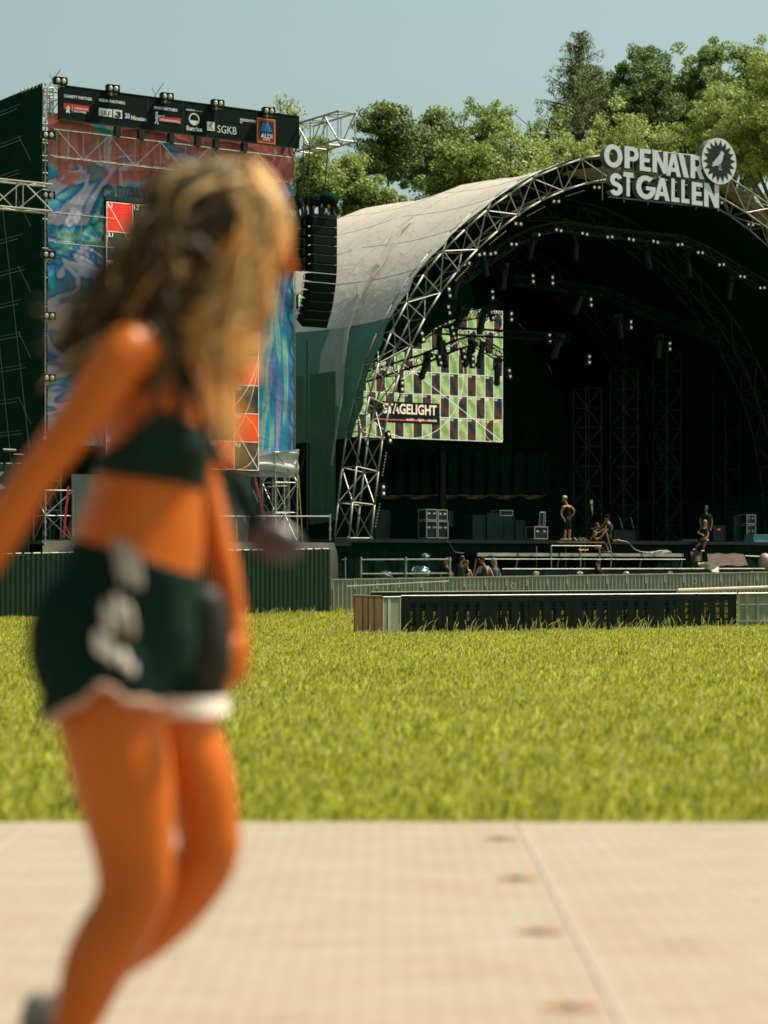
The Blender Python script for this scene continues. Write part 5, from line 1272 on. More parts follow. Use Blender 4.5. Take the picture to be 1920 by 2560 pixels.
# ------------------------------------------------------------------ fences in front of the stage
Mpan = mat('fence_plate', (.19, .20, .14), .5, c2=(.27, .27, .19), scale=1.5, metal=.15, bump=.2, bscale=9)
Mrib = mat('fence_rib', (.40, .41, .33), .5, var=.12, metal=.2)
def line(P0, P1):
    P0 = Vector(P0); P1 = Vector(P1); t = (P1 - P0); L_ = t.length; t.normalize(); nn = Vector((t.y, -t.x, 0)).normalized()
    return (lambda a, d, z: P0 + t * a + nn * -d + Vector((0, 0, z - P0.z - (t.z * a)) if False else (0, 0, z))), L_
ff = thing('barrier_fence', 'long pale grey metal barrier fence running across in front of the stage', 'fence', (5, 88, -.6))
A0 = W(827, 1449, 78); A1 = W(1935, 1430, 88.5)
fx, FL = line((A0.x, A0.y, 0), (A1.x, A1.y, 0)); npan = 22
for i in range(npan):
    a0 = FL * i / npan; a1 = FL * (i + 1) / npan; zt = A0.z + (A1.z - A0.z) * (i + .5) / npan; zb = -.66 + .12 * i / npan
    q = MB(); q.box((a0 + .01, 0, zb), (a1 - .01, .02, zt - .02), fx)
    for k in range(5): x = a0 + (a1 - a0) * (k + .6) / 5.2; q.box((x - .018, -.022, zb), (x + .018, -.001, zt - .03), fx, 1)
    q.box((a0, -.03, zt - .35), (a0 + .055, .01, zt), fx, 1); q.box((a0, -.04, zt - .02), (a1, .05, zt + .02), fx, 2)
    for k in range(2): x = a0 + rf.uniform(.2, .9); q.box((x, -.006, zb + rf.uniform(.4, .8)), (x + rf.uniform(.05, .3), -.003, zb + .81), fx, 1) if False else None
    q.build('panel', [Mpan, Mrib, M['alu']], ff)
q = MB()
for a, zz, w in ((FL * .38, .18, .09), (FL * .80, .33, .11)): ringl(q, fx, a, zz, w, w, -.03, .015, n=16)
q.build('cable_ring', M['alu'], ff)

# near barrier with black front
nb = thing('crowd_barrier', 'long black slatted stage barrier standing in the tall grass', 'barrier', (4, 59, -.95))
B0 = W(1003, 1490, 57.6); B1 = W(1842, 1484, 61.0); fb, BL = line((B0.x, B0.y, 0), (B1.x, B1.y, 0))
npb = 8; Mmesh = mat('dimming_mesh_sheet', (.004, .018, .011), .9, alpha=.74, spec=.05); zt0 = B0.z; zt1 = B1.z
for i in range(npb):
    a0 = BL * i / npb; a1 = BL * (i + 1) / npb; zt = zt0 + (zt1 - zt0) * (i + .5) / npb; zb = -.93
    q = MB(); q.box((a0, 0, zb), (a0 + .06, .05, zt), fb); q.box((a1 - .065, 0, zb), (a1 - .005, .05, zt), fb)
    q.box((a0, -.004, zt - .17), (a1 - .005, .046, zt - .02), fb)
    n_ = 4
    for k in range(n_):
        x = a0 + (a1 - a0) * (k + .5) / n_; w = (.11, .065, .095, .075)[(k + i) % 4]; q.box((x - w, .008, zb), (x + w, .03, zt - .1), fb)
    for z, h in ((.36, .04), (.24, .05), (-.12, .06), (-.37, .03), (.05, .03)):
        z_ = zt - .95 + z + .35; q.box((a0, .035, z_), (a1, .055, z_ + h), fb)
    for k in range(9): x = a0 + (a1 - a0) * (k + .5) / 9; q.box((x - .012, .09, zb), (x + .012, .098, zt - .1), fb)
    q.build('slatted_panel', M['blackp'], nb)
    q = MB(); q.sheet([fb(a0, .11, zb), fb(a1 - .005, .11, zb), fb(a1 - .005, .11, zt - .1), fb(a0, .11, zt - .1)]); q.build('dimming_mesh', Mmesh, nb)  # added sheet behind the slats that dims the bright grass in the gaps
    q = MB(); q.tube(fb(a0, .02, zt), fb(a1, .02, zt + (zt1 - zt0) / npb), .020, 6); q.build('top_rail', M['alu'], nb)
    q = MB(); q.tube(fb(a0 + .5, .1, zt - .15), fb(a0 + .7, 1.0, zb + .05), .022, 5); q.tube(fb(a0 + .1, .1, zt - .1), fb(a0 - .2, 1.0, zb + .05), .022, 5); q.box((a0 + .02, .1, zb + .03), (a1 - .02, 1.05, zb + .05), fb); q.build('rear_brace', M['ddim'], nb)
# rear row of the pit
rb = thing('crowd_barrier', 'dark rear row of stage barrier with thin light top rail', 'barrier', (4, 63, -.95))
C0 = W(928, 1480, 62.0); C1 = W(1700, 1475, 65.5); fc, CL = line((C0.x, C0.y, 0), (C1.x, C1.y, 0))
for i in range(8):
    a0 = CL * i / 8; a1 = CL * (i + 1) / 8; zt = C0.z + (C1.z - C0.z) * (i + .5) / 8
    q = MB(); q.box((a0, 0, zt - .50), (a1 - .01, .04, zt - .02), fc)
    for k in range(7): x = a0 + (a1 - a0) * (k + .5) / 7; q.box((x - .035, 0, -.93), (x + .035, .03, zt - .2), fc)
    for z in (-.35, -.75): q.box((a0, .035, z), (a1, .05, z + .05), fc)
    q.build('slatted_panel', M['blackp'], rb)
    q = MB(); q.tube(fc(a0, .02, zt), fc(a1, .02, zt), .014, 5); q.build('top_rail', M['alud'], rb)
r2 = MB(); a_ = W(1694, 1476, 64.5); b_ = W(1925, 1468, 66); r2.tube(a_, b_, .05, 7); 
for k in range(5): p = a_.lerp(b_, k / 4); r2.tube(p, (p.x, p.y, gh(p.x, p.y)), .025, 5)
tag(r2.build('rail', mat('worn_rail', (.55, .45, .33), .6, c2=(.65, .58, .46), scale=3)), 'thick pale worn rail behind the right end of the black barrier', 'railing')
# end pieces
Mop = mat('orange_mesh_panel', (.40, .20, .09), .6, c2=(.52, .32, .17), scale=2.5, stretch=(4, 4, .6)); Mopr = mat('orange_rust_frame', (.30, .11, .04), .7)
ep = thing('barrier_end_panel', 'rusty orange mesh panel closing the left end of the black barrier', 'barrier', W(920, 1590, 58)); P0 = W(886, 1489, 58.6); P1 = W(955, 1494, 57.0); fe, EL = line((P0.x, P0.y, 0), (P1.x, P1.y, 0))
q = MB(); q.box((.02, .012, -.93), (EL - .02, .02, P0.z - .04), fe); q.build('mesh', Mop, ep)
q = MB()
for x in (0, EL * .30, EL * .5, EL * .72, EL): q.box((x - .018, -.01, -.93), (x + .018, .010, P0.z), fe)
q.box((0, -.015, P0.z - .035), (EL, .025, P0.z), fe); q.tube(fe(EL * .3, .1, .0), fe(EL * .48, .5, -.8), .02, 5); q.tube(fe(EL * .75, .1, .0), fe(EL * .6, .4, -.8), .02, 5); q.build('frame', [Mopr], ep)
q = MB(); q.tube(fe(-.02, -.01, P0.z + .012), fe(EL, -.01, P0.z + .012), .016, 6); q.build('top_rail', M['alu'], ep)
Mgp = mat('grey_mesh_panel', (.17, .20, .12), .55, c2=(.26, .28, .18), scale=2, stretch=(5, 5, .6))
ep = thing('barrier_end_panel', 'grey mesh panel between the orange end panel and the black barrier', 'barrier', W(980, 1590, 57.2)); P0 = W(957, 1493, 57.0); P1 = W(1002, 1492, 57.4); fe, EL = line((P0.x, P0.y, 0), (P1.x, P1.y, 0))
q = MB(); q.box((.01, .012, -.93), (EL - .01, .02, P0.z - .02), fe); q.build('mesh', Mgp, ep)
q = MB(); q.box((0, 0, -.93), (.03, .03, P0.z), fe); q.box((EL - .03, 0, -.93), (EL, .03, P0.z), fe); q.tube(fe(0, 0, P0.z), fe(EL, 0, P0.z), .022, 6); q.box((.17, -.004, -.93), (.26, .010, P0.z - .02), fe); q.build('frame', Mrib, ep)
ep = thing('barrier_end_panel', 'grey mesh barrier panel right of the black barrier at the picture edge', 'barrier', W(1880, 1590, 61.2)); P0 = W(1845, 1484, 61.0); P1 = W(1945, 1482, 61.6); fe, EL = line((P0.x, P0.y, 0), (P1.x, P1.y, 0))
q = MB(); q.box((.01, .012, -.9), (EL - .01, .02, P0.z - .02), fe); q.build('mesh', Mgp, ep)
q = MB(); q.box((0, 0, -.93), (.05, .03, P0.z), fe); q.tube(fe(0, 0, P0.z), fe(EL, 0, P0.z), .025, 6)
for z in (-.15, -.6): q.box((.05, -.006, z), (EL, .010, z + .04), fe)
for x in (.25, .62): q.box((x, -.007, -.93), (x + .06, .011, P0.z - .02), fe, 1)
q.build('frame', [Mrib, M['alud']], ep)
# portable bar barrier
pb = thing('bar_barrier', 'leaning tube barrier with upright bars between the two fence rows', 'barrier', W(1000, 1500, 70)); P0 = W(866, 1466, 70); P1 = W(1122, 1453, 75); fe, EL = line((P0.x, P0.y, 0), (P1.x, P1.y, 0)); q = MB()
zf = lambda a: P0.z + (P1.z - P0.z) * a / EL
q.tube(fe(0, 0, zf(0)), fe(EL, 0, zf(EL)), .022, 6); q.tube(fe(0, 0, -.6), fe(EL, 0, -.6), .02, 6)
for k in range(34): a = EL * k / 33; q.tube(fe(a, 0, -.6), fe(a, 0, zf(a)), .011 if k % 11 else .022, 5)
q.build('tube_frame', M['alud'], pb)
# leaning pole with strut at the hoarding corner
q = MB(); q.tube(W(863, 1393, 79), W(864, 1455, 79), .022, 6); q.tube(W(864, 1455, 79), W(877, 1530, 78.6), .022, 6); q.tube(W(855, 1399, 79), W(867, 1399, 79), .02, 5)
tag(q.build('scaffold_pole', M['alud']), 'single leaning scaffold pole beside the right end of the green hoarding', 'pole')
# scaffold railing
sr = thing('scaffold_railing', 'silver scaffold tube railing in front of the stage left of the standing crew', 'railing', W(1010, 1500, 83)); D = 83
q = MB(); q.tube(W(900, 1399.5, D), W(1128, 1398.5, D), .028, 7); q.build('top_rail', M['alu'], sr)
q = MB(); q.tube(W(900, 1435, D), W(1128, 1433.5, D), .028, 7); q.build('middle_rail', M['alu'], sr)
q = MB()
for x in (903, 1015, 1125):
    q = MB(); q.tube(W(x, 1392, D), (W(x, 1392, D).x, D, -.6), .034, 7); q.tube(W(x, 1397, D), W(x, 1402, D), .055, 7); q.tube(W(x, 1432, D), W(x, 1437, D), .055, 7); q.build('post', M['alu'], sr)
# plastic wrapped heaps behind the railing
Mblue = mat('blue_plastic', (.03, .12, .17), .3, c2=(.10, .22, .26), scale=6, spec=.7, bump=.8, bscale=10)
for i, (px, py, w, h, lab) in enumerate(((1050, 1430, 24, 14, 'large heap wrapped in blue plastic behind the scaffold railing'), (965, 1437, 13, 8, 'small heap wrapped in blue plastic behind the left bay of the railing'), (1065, 1392, 9, 7, 'blue grey bag lying above the scaffold railing'))):
    q = MB(); c = W(px, py, 85); q.ell(c, w / F * 85, .4, h / F * 85, None, 16, 9); rr = random.Random(i + 3); q.v = [(v[0] + rr.uniform(-.06, .06), v[1], v[2] + rr.uniform(-.05, .05)) for v in q.v]
    lo_ = Vector((c.x, c.y, c.z)); tag(q.build('wrapped_heap', Mblue), lab, 'heap')
q = MB(); q.tube(SP(1065, 1440, -2.2), SP(1065, 1352, -2.2), .03, 5); q.build('x', M['blackp']); bpy.data.objects.remove(bpy.data.objects['x'])

# ------------------------------------------------------------------ flight cases
Mcase = mat('case_black', (.006, .022, .014), .6, var=.3); Medge = mat('case_edge', (.40, .42, .38), .4, c2=(.52, .53, .48), metal=.4, scale=8)
def case(px0, px1, py0, py1, d, lab, dep=.6, cat='case', edge=Medge, handles=2, body=Mcase, wheels=True, open_=False):
    a0, zt = Sinv(px0, py0, d); a1, zb = Sinv(px1, py1, d)
    if py1 > 1335: zb = zs + .0
    w = a1 - a0; h = zt - zb; r_ = thing('flight_case', lab, cat, S((a0 + a1) / 2, d + dep / 2, zb), None)
    f = lambda a, dd, z: S(a0 + a, d + dd, zb + z); e = .026; b0 = .09 if wheels and py1 > 1335 else 0
    q = MB(); q.box((e, e, b0 + e), (w - e, dep - e, h - (0 if open_ else e)), f); q.build('box', body, r_)
    q = MB()
    for x in (0, w - e * 1.3):
        for y in (0, dep - e): q.box((x, y, b0), (x + e * 1.3, y + e, h), f)
    for z in (b0, h - e * 1.3):
        q.box((e * 1.3, -.002, z), (w - e * 1.3, e - .002, z + e * 1.3), f); q.box((-.002, e, z), (e - .002, dep - e, z + e * 1.3), f)
    q.build('edge_profile', edge, r_)
    q = MB()
    for k in range(handles):
        cx = w * (k + .5) / handles if handles > 1 else w * .5; cz = b0 + (h - b0) * .62
        for (x0, z0, x1, z1) in ((-.075, -.05, .075, -.035), (-.075, .035, .075, .05), (-.075, -.035, -.06, .035), (.06, -.035, .075, .035)): q.box((cx + x0, .018, cz + z0), (cx + x1, .03 - .006, cz + z1), f)
        q.tube(f(cx - .045, .012, cz), f(cx + .045, .012, cz), .01, 5)
    if handles: q.build('handle', edge, r_)
    if b0:
        q = MB()
        for x in (.08, w - .08):
            for y in (.08, dep - .08): q.tube(f(x - .02, y, .045), f(x + .02, y, .045), .045, 8)
        q.build('wheel', M['ddim'], r_)
    return r_, f, w, h
case(1066, 1093, 1302, 1345, 1.6, 'black flight case with bright edges, lower left of the block of four')
case(1095, 1121, 1303, 1345, 1.6, 'black flight case with bright edges, lower right of the block of four')
case(1066, 1093, 1272.5, 1301, 1.6, 'black flight case with bright edges, upper left of the block of four')
case(1095, 1119, 1274, 1302, 1.6, 'black flight case with bright edges, upper right of the block of four')
case(1123, 1132, 1278, 1314, 2.3, 'dim flight case half hidden right behind the block of four', edge=M['ddim'], handles=0)
case(1250, 1283, 1275, 1290, 3.0, 'small bright edged case standing on top of the dark case stack', handles=0)
for x0, x1, y0, y1, lab in ((1182, 1214, 1288, 1349, 'dark flight case at the left of the dim stack'), (1218, 1262, 1282, 1349, 'wide dark flight case in the middle of the dim stack'), (1263, 1286, 1291, 1349, 'dark flight case at the right of the dim stack'), (1290, 1312, 1300, 1349, 'low dark flight case right of the dim stack'), (940, 975, 1275, 1344, 'tall dark cabinet beside the arch leg on stage')):
    case(x0, x1, y0, y1, 3.0, lab, edge=M['ddim'], handles=1, wheels=True)
r_, f, w, h = case(1336, 1370, 1316, 1347, 1.5, 'open black flight case with its lid leaning upright behind it', open_=True)
q = MB(); q.hexa([f(w - .02, .62, h), f(w + .30, .62, h), f(w + .30, .66, h), f(w - .02, .66, h), f(w + .06, .66, h + .62), f(w + .36, .66, h + .62), f(w + .36, .70, h + .62), f(w + .06, .70, h + .62)]); q.build('lid', Mcase, r_)
q = MB(); q.tube(f(w + .30, .60, h), f(w + .36, .64, h + .62), .022, 5); q.tube(f(w + .22, .60, h), f(w + .28, .64, h + .62), .016, 5); q.tube(f(w + .06, .64, h + .62), f(w + .36, .64, h + .62), .018, 5); q.tube(f(w - .02, .6, h), f(w + .06, .64, h + .62), .012, 5); q.build('lid_edge', Medge, r_)
q = MB(); q.box((w * .35, .1, h - .01), (w * .65, .4, h + .06), f); q.build('red_insert', mat('red_foam', (.45, .03, .02), .7), r_)
case(1867, 1890, 1286, 1310, 2.0, 'bright edged flight case on top of its stack right of the sitting woman'); case(1867, 1890, 1312, 1345, 2.0, 'bright edged flight case at the bottom of the stack right of the sitting woman')
case(1835, 1865, 1290, 1345, 2.3, 'dim flight case left of the bright edged stack', edge=M['ddim'])
case(1783, 1814, 1314, 1348, 2.0, 'dark equipment rack with a small red display', edge=M['ddim'], handles=0)
q = MB(); a0, z0 = Sinv(1794, 1325, 1.95); q.box((a0, 1.94, z0), (a0 + .16, 1.96, z0 + .05), S); tag(q.build('red_display', mat('red_led', (.6, .03, .02), .5, emit=(1, .06, .03), estr=.7)), 'small glowing red display on the dark equipment rack', 'display')
case(1885, 1925, 1336, 1352, .3, 'pale blue plastic crate at the right edge of the stage', body=mat('crate_blue', (.10, .26, .30), .5), edge=mat('crate_rim', (.14, .33, .36), .5), wheels=False, cat='crate')
case(1536, 1590, 1325, 1347, 3.2, 'faint low flight case right of the kneeling workers', edge=M['ddim'])
for x, lab in ((1553, 'left one of two thin poles leaning behind the kneeling workers'), (1581, 'right one of two thin poles leaning behind the kneeling workers')):
    tag(MB().tube(SP(x - 4, 1293, 3), SP(x + 3, 1322, 2.9), .018, 5).build('leaning_pole', M['alud']), lab, 'pole')
# work platform with wooden top
wp = thing('work_platform', 'low rolling platform with wooden top under the helmeted worker', 'platform', SP(1430, 1390, -1.9)); q = MB()
a0, z1 = Sinv(1358, 1354, -2.0); a1, _ = Sinv(1478, 1354, -2.0); q.box((a0, -2.9, z1 - .045), (a1, -1.9, z1), S); q.build('board', mat('ply_wood', (.22, .13, .04), .7, c2=(.32, .20, .07), scale=4), wp)
q = MB(); zr = z1 - .18; q.tube(S(a0 - .3, -2.9, zr), S(a1 - .2, -2.9, zr), .025, 6)
for a in (a0 - .3, a0 + 1.2, a1 - .3): q.tube(S(a, -2.9, zr), S(a, -2.9, -.55), .028, 6); q.tube(S(a, -1.95, zr), S(a, -1.95, -.55), .028, 6)
q.build('tube_frame', M['alud'], wp)
q = MB(); rr = random.Random(9)
for k in range(9): x = 1438 + 30 * rr.random(); p = SP(x, 1352, -2.5); q.path([p, p + Vector((rr.uniform(-.2, .2), .1, .12)), p + Vector((rr.uniform(-.4, .4), .2, .02))], .022, 5)
tag(q.build('cable_heap', M['ddim']), 'tangled cable heap on the wooden topped platform', 'cable')
q = MB()
for k in range(5): q.ell(SP(1449 + k * 5, 1374 + (k % 2), -3.2), .03, .02, .03, nu=8, nv=5)
tag(q.build('warning_light', mat('amber_led', (.6, .25, .03), .4, emit=(1, .45, .05), estr=.6)), 'row of small amber lights below the kneeling workers', 'lamp')
def cable(lab, pts, d, m=M['black'], r=.025):
    P = [SP(x, y, d) for x, y in pts]; Q = []
    for i in range(len(P) - 1):
        for k in range(6):
            t = k / 6; a = P[max(i - 1, 0)]; b_ = P[i]; c = P[i + 1]; e_ = P[min(i + 2, len(P) - 1)]
            Q.append(.5 * ((2 * b_) + (c - a) * t + (2 * a - 5 * b_ + 4 * c - e_) * t * t + (3 * b_ - a - 3 * c + e_) * t ** 3))
    Q.append(P[-1]); q = MB().path(Q, r, 6); tag(q.build('cable', m), lab, 'cable')
cable('thick dark cable held up by the kneeling worker', [(1514, 1325), (1521, 1350), (1529, 1385), (1526, 1418)], -3.3, M['alud'], .022)
cable('pale cable looping along the stage edge towards the sitting woman', [(1550, 1352), (1570, 1356), (1588, 1374), (1615, 1381), (1650, 1379), (1678, 1381)], -3.0, M['alud'], .018)
cable('coiled pale cable on the catwalk edge', [(1628, 1383), (1650, 1377), (1675, 1379), (1655, 1383), (1635, 1380), (1668, 1376)], -3.2, M['alud'], .018)
cable('dark cable sagging from the stage edge right of the flight cases', [(1115, 1351), (1125, 1360), (1138, 1380), (1160, 1383)], -1.9, M['ddim'], .02)
# brown cloth and foil at the right end
q = MB(); V = []
for k in range(21):
    u = k / 20
    for j in range(6):
        v = j / 5; x = 1768 + (1858 - 1768) * u + v * 12 * (1 if u > .5 else .3); y = 1384 + v * 30 + 1.2 * math.sin(u * 15 + v * 3); V.append(tuple(SP(x, y, -3.4 - .5 * v)))
q.add(V, [(k * 6 + j, k * 6 + j + 1, (k + 1) * 6 + j + 1, (k + 1) * 6 + j) for k in range(20) for j in range(5)])
tag(q.build('brown_cloth', mat('brown_cloth', (.060, .038, .025), .85, c2=(.10, .062, .042), scale=3, bump=.4, bscale=8), smooth=True), 'brown cloth draped over the right end of the catwalk', 'cloth')
q = MB(); V = []
for k in range(13):
    u = k / 12
    for j in range(6): v = j / 5; V.append(tuple(SP(1745 + 52 * u, 1406 + v * 20 * (.4 + u) + 1.2 * math.sin(u * 12 + v * 6), -4.4 - .3 * math.sin(v * 3 + u * 4))))
q.add(V, [(k * 6 + j, k * 6 + j + 1, (k + 1) * 6 + j + 1, (k + 1) * 6 + j) for k in range(12) for j in range(5)])
tag(q.build('grey_foil', Mbag, smooth=True), 'crumpled grey foil below the sitting woman', 'foil')
q = MB(); V = []
for k in range(9):
    u = k / 8
    for j in range(5): v = j / 4; V.append(tuple(SP(1727 + 28 * u, 1378 + v * 26 + 2 * math.sin(u * 9), -3.3 - .2 * math.sin(v * 4 + u * 5))))
q.add(V, [(k * 5 + j, k * 5 + j + 1, (k + 1) * 5 + j + 1, (k + 1) * 5 + j) for k in range(8) for j in range(4)])
tag(q.build('dark_cloth', bpy.data.materials['brown_cloth'], smooth=True), 'dark cloth hanging over the catwalk edge under the sitting woman\'s feet', 'cloth')
q = MB(); c = SP(1912, 1405, -3.5); q.ell(c, .30, .3, .38, None, 14, 9); tag(q.build('wrapped_bundle', mat('pale_wrap', (.45, .38, .30), .6, c2=(.25, .12, .08), scale=2.5, bump=.6, bscale=6), smooth=True), 'pale and rust coloured wrapped bundle at the right picture edge', 'bundle')
a_, _z = Sinv(1862, 1390, -3.3); q = MB(); q.tube(SP(1862, 1390, -3.3), SP(1903, 1392, -3.3), .03, 6); tag(q.build('rail_pipe', M['alud']), 'short grey pipe right of the brown cloth', 'pipe')
q = MB(); q.box((Sinv(1702, 1356, -.9)[0], -1.0, zs + .002), (Sinv(1740, 1356, -.9)[0], -.7, zs + .1), S); tag(q.build('tool_bag', M['ddim']), 'dim tool bag lying left of the sitting woman', 'bag')

# ------------------------------------------------------------------ crew
SK = {'tan': mat('skin_tan', (.36, .17, .075), .5, var=.08, spec=.35), 'dim': mat('skin_shade', (.27, .135, .06), .5, var=.08)}
CL = {}
def cloth(c):
    if c not in CL: CL[c] = mat('cloth_%d' % len(CL), c, .85, var=.18, scale=9, spec=.1, bump=.3, bscale=20)
    return CL[c]
HAIR = {'dark': mat('hair_dark', (.03, .022, .014), .6), 'blond': mat('hair_blond', (.38, .24, .09), .55, var=.25, scale=20), 'brown': mat('hair_brown', (.09, .05, .02), .6)}
def person(lab, D, J, top=(.02, .03, .025), bottom=(.01, .02, .015), skin='tan', hair='dark', hat=None, face=(-1, 0), sleeve=.35, short=True, longhair=False, shoes=(.3, .32, .3), girth=1.0, vest=None):
    """J: joints in pixels (x, y[, dy in metres]); the figure is one skinned body with clothing children"""
    P = {k: W(v[0], v[1], D) + Vector((0, v[2] if len(v) > 2 else 0, 0)) for k, v in J.items()}
    base = Vector(((P['fl'].x + P['fr'].x) / 2, D, min(P['fl'].z, P['fr'].z)))
    root = thing('person', lab, 'person', base)
    g = girth; b = MB(); hp, nk, hd = P['hip'], P['neck'], P['head']
    ch_ = hp.lerp(nk, .78); wa = hp.lerp(nk, .38)
    sh = (P['sl'] + P['sr']) / 2; half = max(.10, abs(P['sl'].x - P['sr'].x) / 2 + .02); hd_ = max(.09, abs(P['sl'].y - P['sr'].y) / 2)
    b.chain([(hp - (nk - hp).normalized() * .06, .12 * g, .10 * g), (hp, .15 * g, .13 * g), (wa, max(.115, half * .72) * g, max(.10, hd_ * .7) * g), (ch_, max(.12, half * .85) * g, max(.11, hd_ * .9) * g), (sh.lerp(nk, .3), max(.10, half * .7), max(.09, hd_ * .75)), (nk, .055, .055), (hd, .055, .055)], 12)
    fd = Vector((face[0], face[1], 0)).normalized(); b.ell(hd + Vector((0, 0, .02)), .082, .085, .115, None, 12, 8); b.ell(hd + fd * .05 + Vector((0, 0, -.05)), .05, .05, .055, None, 10, 6)
    b.ell(hd + fd * .095 + Vector((0, 0, -.005)), .018, .018, .03, None, 8, 5); b.ell(hd + fd.cross(Vector((0, 0, 1))) * .083, .02, .02, .032, None, 8, 5); b.ell(hd - fd.cross(Vector((0, 0, 1))) * .083, .02, .02, .032, None, 8, 5)
    ex = MB()
    for s in 'lr':
        b.chain([(sh.lerp(P['s' + s], .6), .06, .06), (P['s' + s], .058 * g, .058), (P['e' + s], .042, .042), (P['h' + s], .028, .028)], 8)
        dr = (P['h' + s] - P['e' + s]).normalized(); pw = P['h' + s] + dr * .05; b.ell(pw, .042, .03, .045, None, 8, 6)
        sd = dr.orthogonal().normalized()
        for k in range(4): q0 = pw + dr * .03 + sd * (k - 1.5) * .019; ex.tube(q0, q0 + dr * (.055 + .012 * (k in (1, 2))) + fd * .015, .010, 6, .007)
        ex.tube(pw + sd * -.035, pw + sd * -.06 + dr * .045, .011, 6, .008)
        hx = hp + Vector(((P['k' + s].x - hp.x) * .25, (P['k' + s].y - hp.y) * .5 + (-.06 if s == 'l' else .06), -.03))
        b.chain([(hx, .10 * g, .10 * g), (hx.lerp(P['k' + s], .45), .088 * g, .088 * g), (P['k' + s], .058, .058), (P['k' + s].lerp(P['f' + s], .35), .058, .058), (P['f' + s] + Vector((0, 0, .06)), .036, .036)], 10)
    bake_remesh('body', b, .018, SK[skin], root, 2, ex)
    m = MB(); m.chain(ck=.25, n=14, pts=[(hp, .158 * g, .14 * g), (wa, max(.13, half * .8) * g, max(.115, hd_ * .78) * g), (ch_, max(.137, half * .95) * g, max(.125, hd_) * g), (sh.lerp(nk, .2), max(.10, half * .75), max(.09, hd_ * .8))])
    for s in 'lr':
        if sleeve > 0: m.chain([(sh.lerp(P['s' + s], .5), .075, .07), (P['s' + s], .072, .068), (P['s' + s].lerp(P['e' + s], sleeve), .066, .062)], 10)
    bake_remesh('shirt', m, .018, cloth(top), root, 2)
    if vest: m = MB(); m.chain([(wa, max(.14, half * .84) * g, max(.125, hd_ * .82) * g), (ch_, max(.145, half * .80) * g, max(.135, hd_ * 1.06) * g), (sh, max(.105, half * .62), max(.1, hd_ * .85))], 14); bake_remesh('vest', m, .018, cloth(vest), root, 2)
    m = MB(); m.chain([(hp + Vector((0, 0, .05)), .15 * g, .135 * g), (hp - Vector((0, 0, .05)), .162 * g, .15 * g)], 12)
    for s in 'lr':
        hx = hp + Vector(((P['k' + s].x - hp.x) * .25, (P['k' + s].y - hp.y) * .5 + (-.06 if s == 'l' else .06), -.03))
        e_ = hx.lerp(P['k' + s], .85) if short else P['f' + s] + Vector((0, 0, .08)); pts = [(hx, .115 * g, .115 * g), (hx.lerp(e_, .5), .105, .105)] + ([(P['k' + s], .075, .075)] if not short else []) + [(e_, .09 if short else .055, .09 if short else .055)]; m.chain(pts, 10)
    bake_remesh('shorts' if short else 'trousers', m, .018, cloth(bottom), root, 2)
    m = MB()
    for s in 'lr': m.chain([(P['f' + s] + Vector((-fd.x * .05, -fd.y * .05, .035)), .042, .04), (P['f' + s] + Vector((fd.x * .08, fd.y * .08, .03)), .045, .042), (P['f' + s] + Vector((fd.x * .17, fd.y * .17, .022)), .03, .035)], 8)
    m.build('shoes', cloth(shoes), root, smooth=True)
    m = MB(); m.ell(hd + Vector((0, 0, .045)) - fd * .018, .092, .095, .105, None, 12, 8)
    if longhair: m.chain([(hd - fd * .05, .07, .06), (hd - fd * .08 + Vector((0, 0, -.14)), .06, .05), (hd - fd * .06 + Vector((0, 0, -.33)), .03, .025)], 8)
    m.build('hair', HAIR[hair], root, smooth=True)
    if hat:
        m = MB(); c = hd + Vector((0, 0, .085)) - fd * .01; m.ell(c, .105, .108, .085, None, 14, 8)
        if hat[0] == 'cap': V = [c + fd * .08 + fd.cross(Vector((0, 0, 1))) * x for x in (-.07, .07)] + [c + fd * .19 + fd.cross(Vector((0, 0, 1))) * x for x in (.055, -.055)]; m.hexa([v + Vector((0, 0, -.05)) for v in V] + [v + Vector((0, 0, -.035)) for v in V])
        m.build('helmet' if hat[0] == 'helmet' else 'cap', hat[1], root, smooth=hat[0] == 'helmet')
    return root
Dm = SP(1418, 1350, -2.4).y
person('standing worker in green helmet and black tank top with hand on hip', Dm, dict(head=(1411, 1249), neck=(1416, 1261), sl=(1408, 1268, -.12), sr=(1426, 1267, .12), el=(1402, 1284, -.18), er=(1437, 1278, .2), hl=(1409, 1298, -.2), hr=(1427, 1293, .12), hip=(1419, 1298), kl=(1413, 1324, -.08), kr=(1424, 1323, .08), fl=(1411, 1350, -.08), fr=(1424, 1350, .08)), sleeve=0, hat=('helmet', M['green']), face=(-1, -.3), top=(.008, .016, .012))
person('kneeling worker with bare arm raised holding a cable', SP(1490, 1380, -2.2).y, dict(head=(1486, 1335), neck=(1483, 1343), sl=(1484, 1348, -.12), sr=(1478, 1350, .14), el=(1499, 1345, -.15), er=(1487, 1366, .2), hl=(1513, 1329, -.1), hr=(1497, 1369, .1), hip=(1484, 1374), kl=(1507, 1373, -.08), kr=(1505, 1378, .1), fl=(1494, 1388, -.1), fr=(1478, 1390, .1)), sleeve=.2, face=(1, -.2), top=(.006, .014, .010), girth=.95)
person('crouching worker in dark cap with one leg stretched out, right of the kneeling worker', SP(1520, 1360, -1.9).y, dict(head=(1517, 1296), neck=(1520, 1305), sl=(1515, 1311, -.14), sr=(1527, 1310, .12), el=(1510, 1326, -.2), er=(1530, 1323, .15), hl=(1508, 1331, -.25), hr=(1519, 1329, 0), hip=(1521, 1341), kl=(1512, 1356, -.1), kr=(1530, 1353, .08), fl=(1520, 1382, -.1), fr=(1546, 1353, .1)), sleeve=.05, hat=('cap', M['black']), top=(.01, .018, .013), skin='dim')
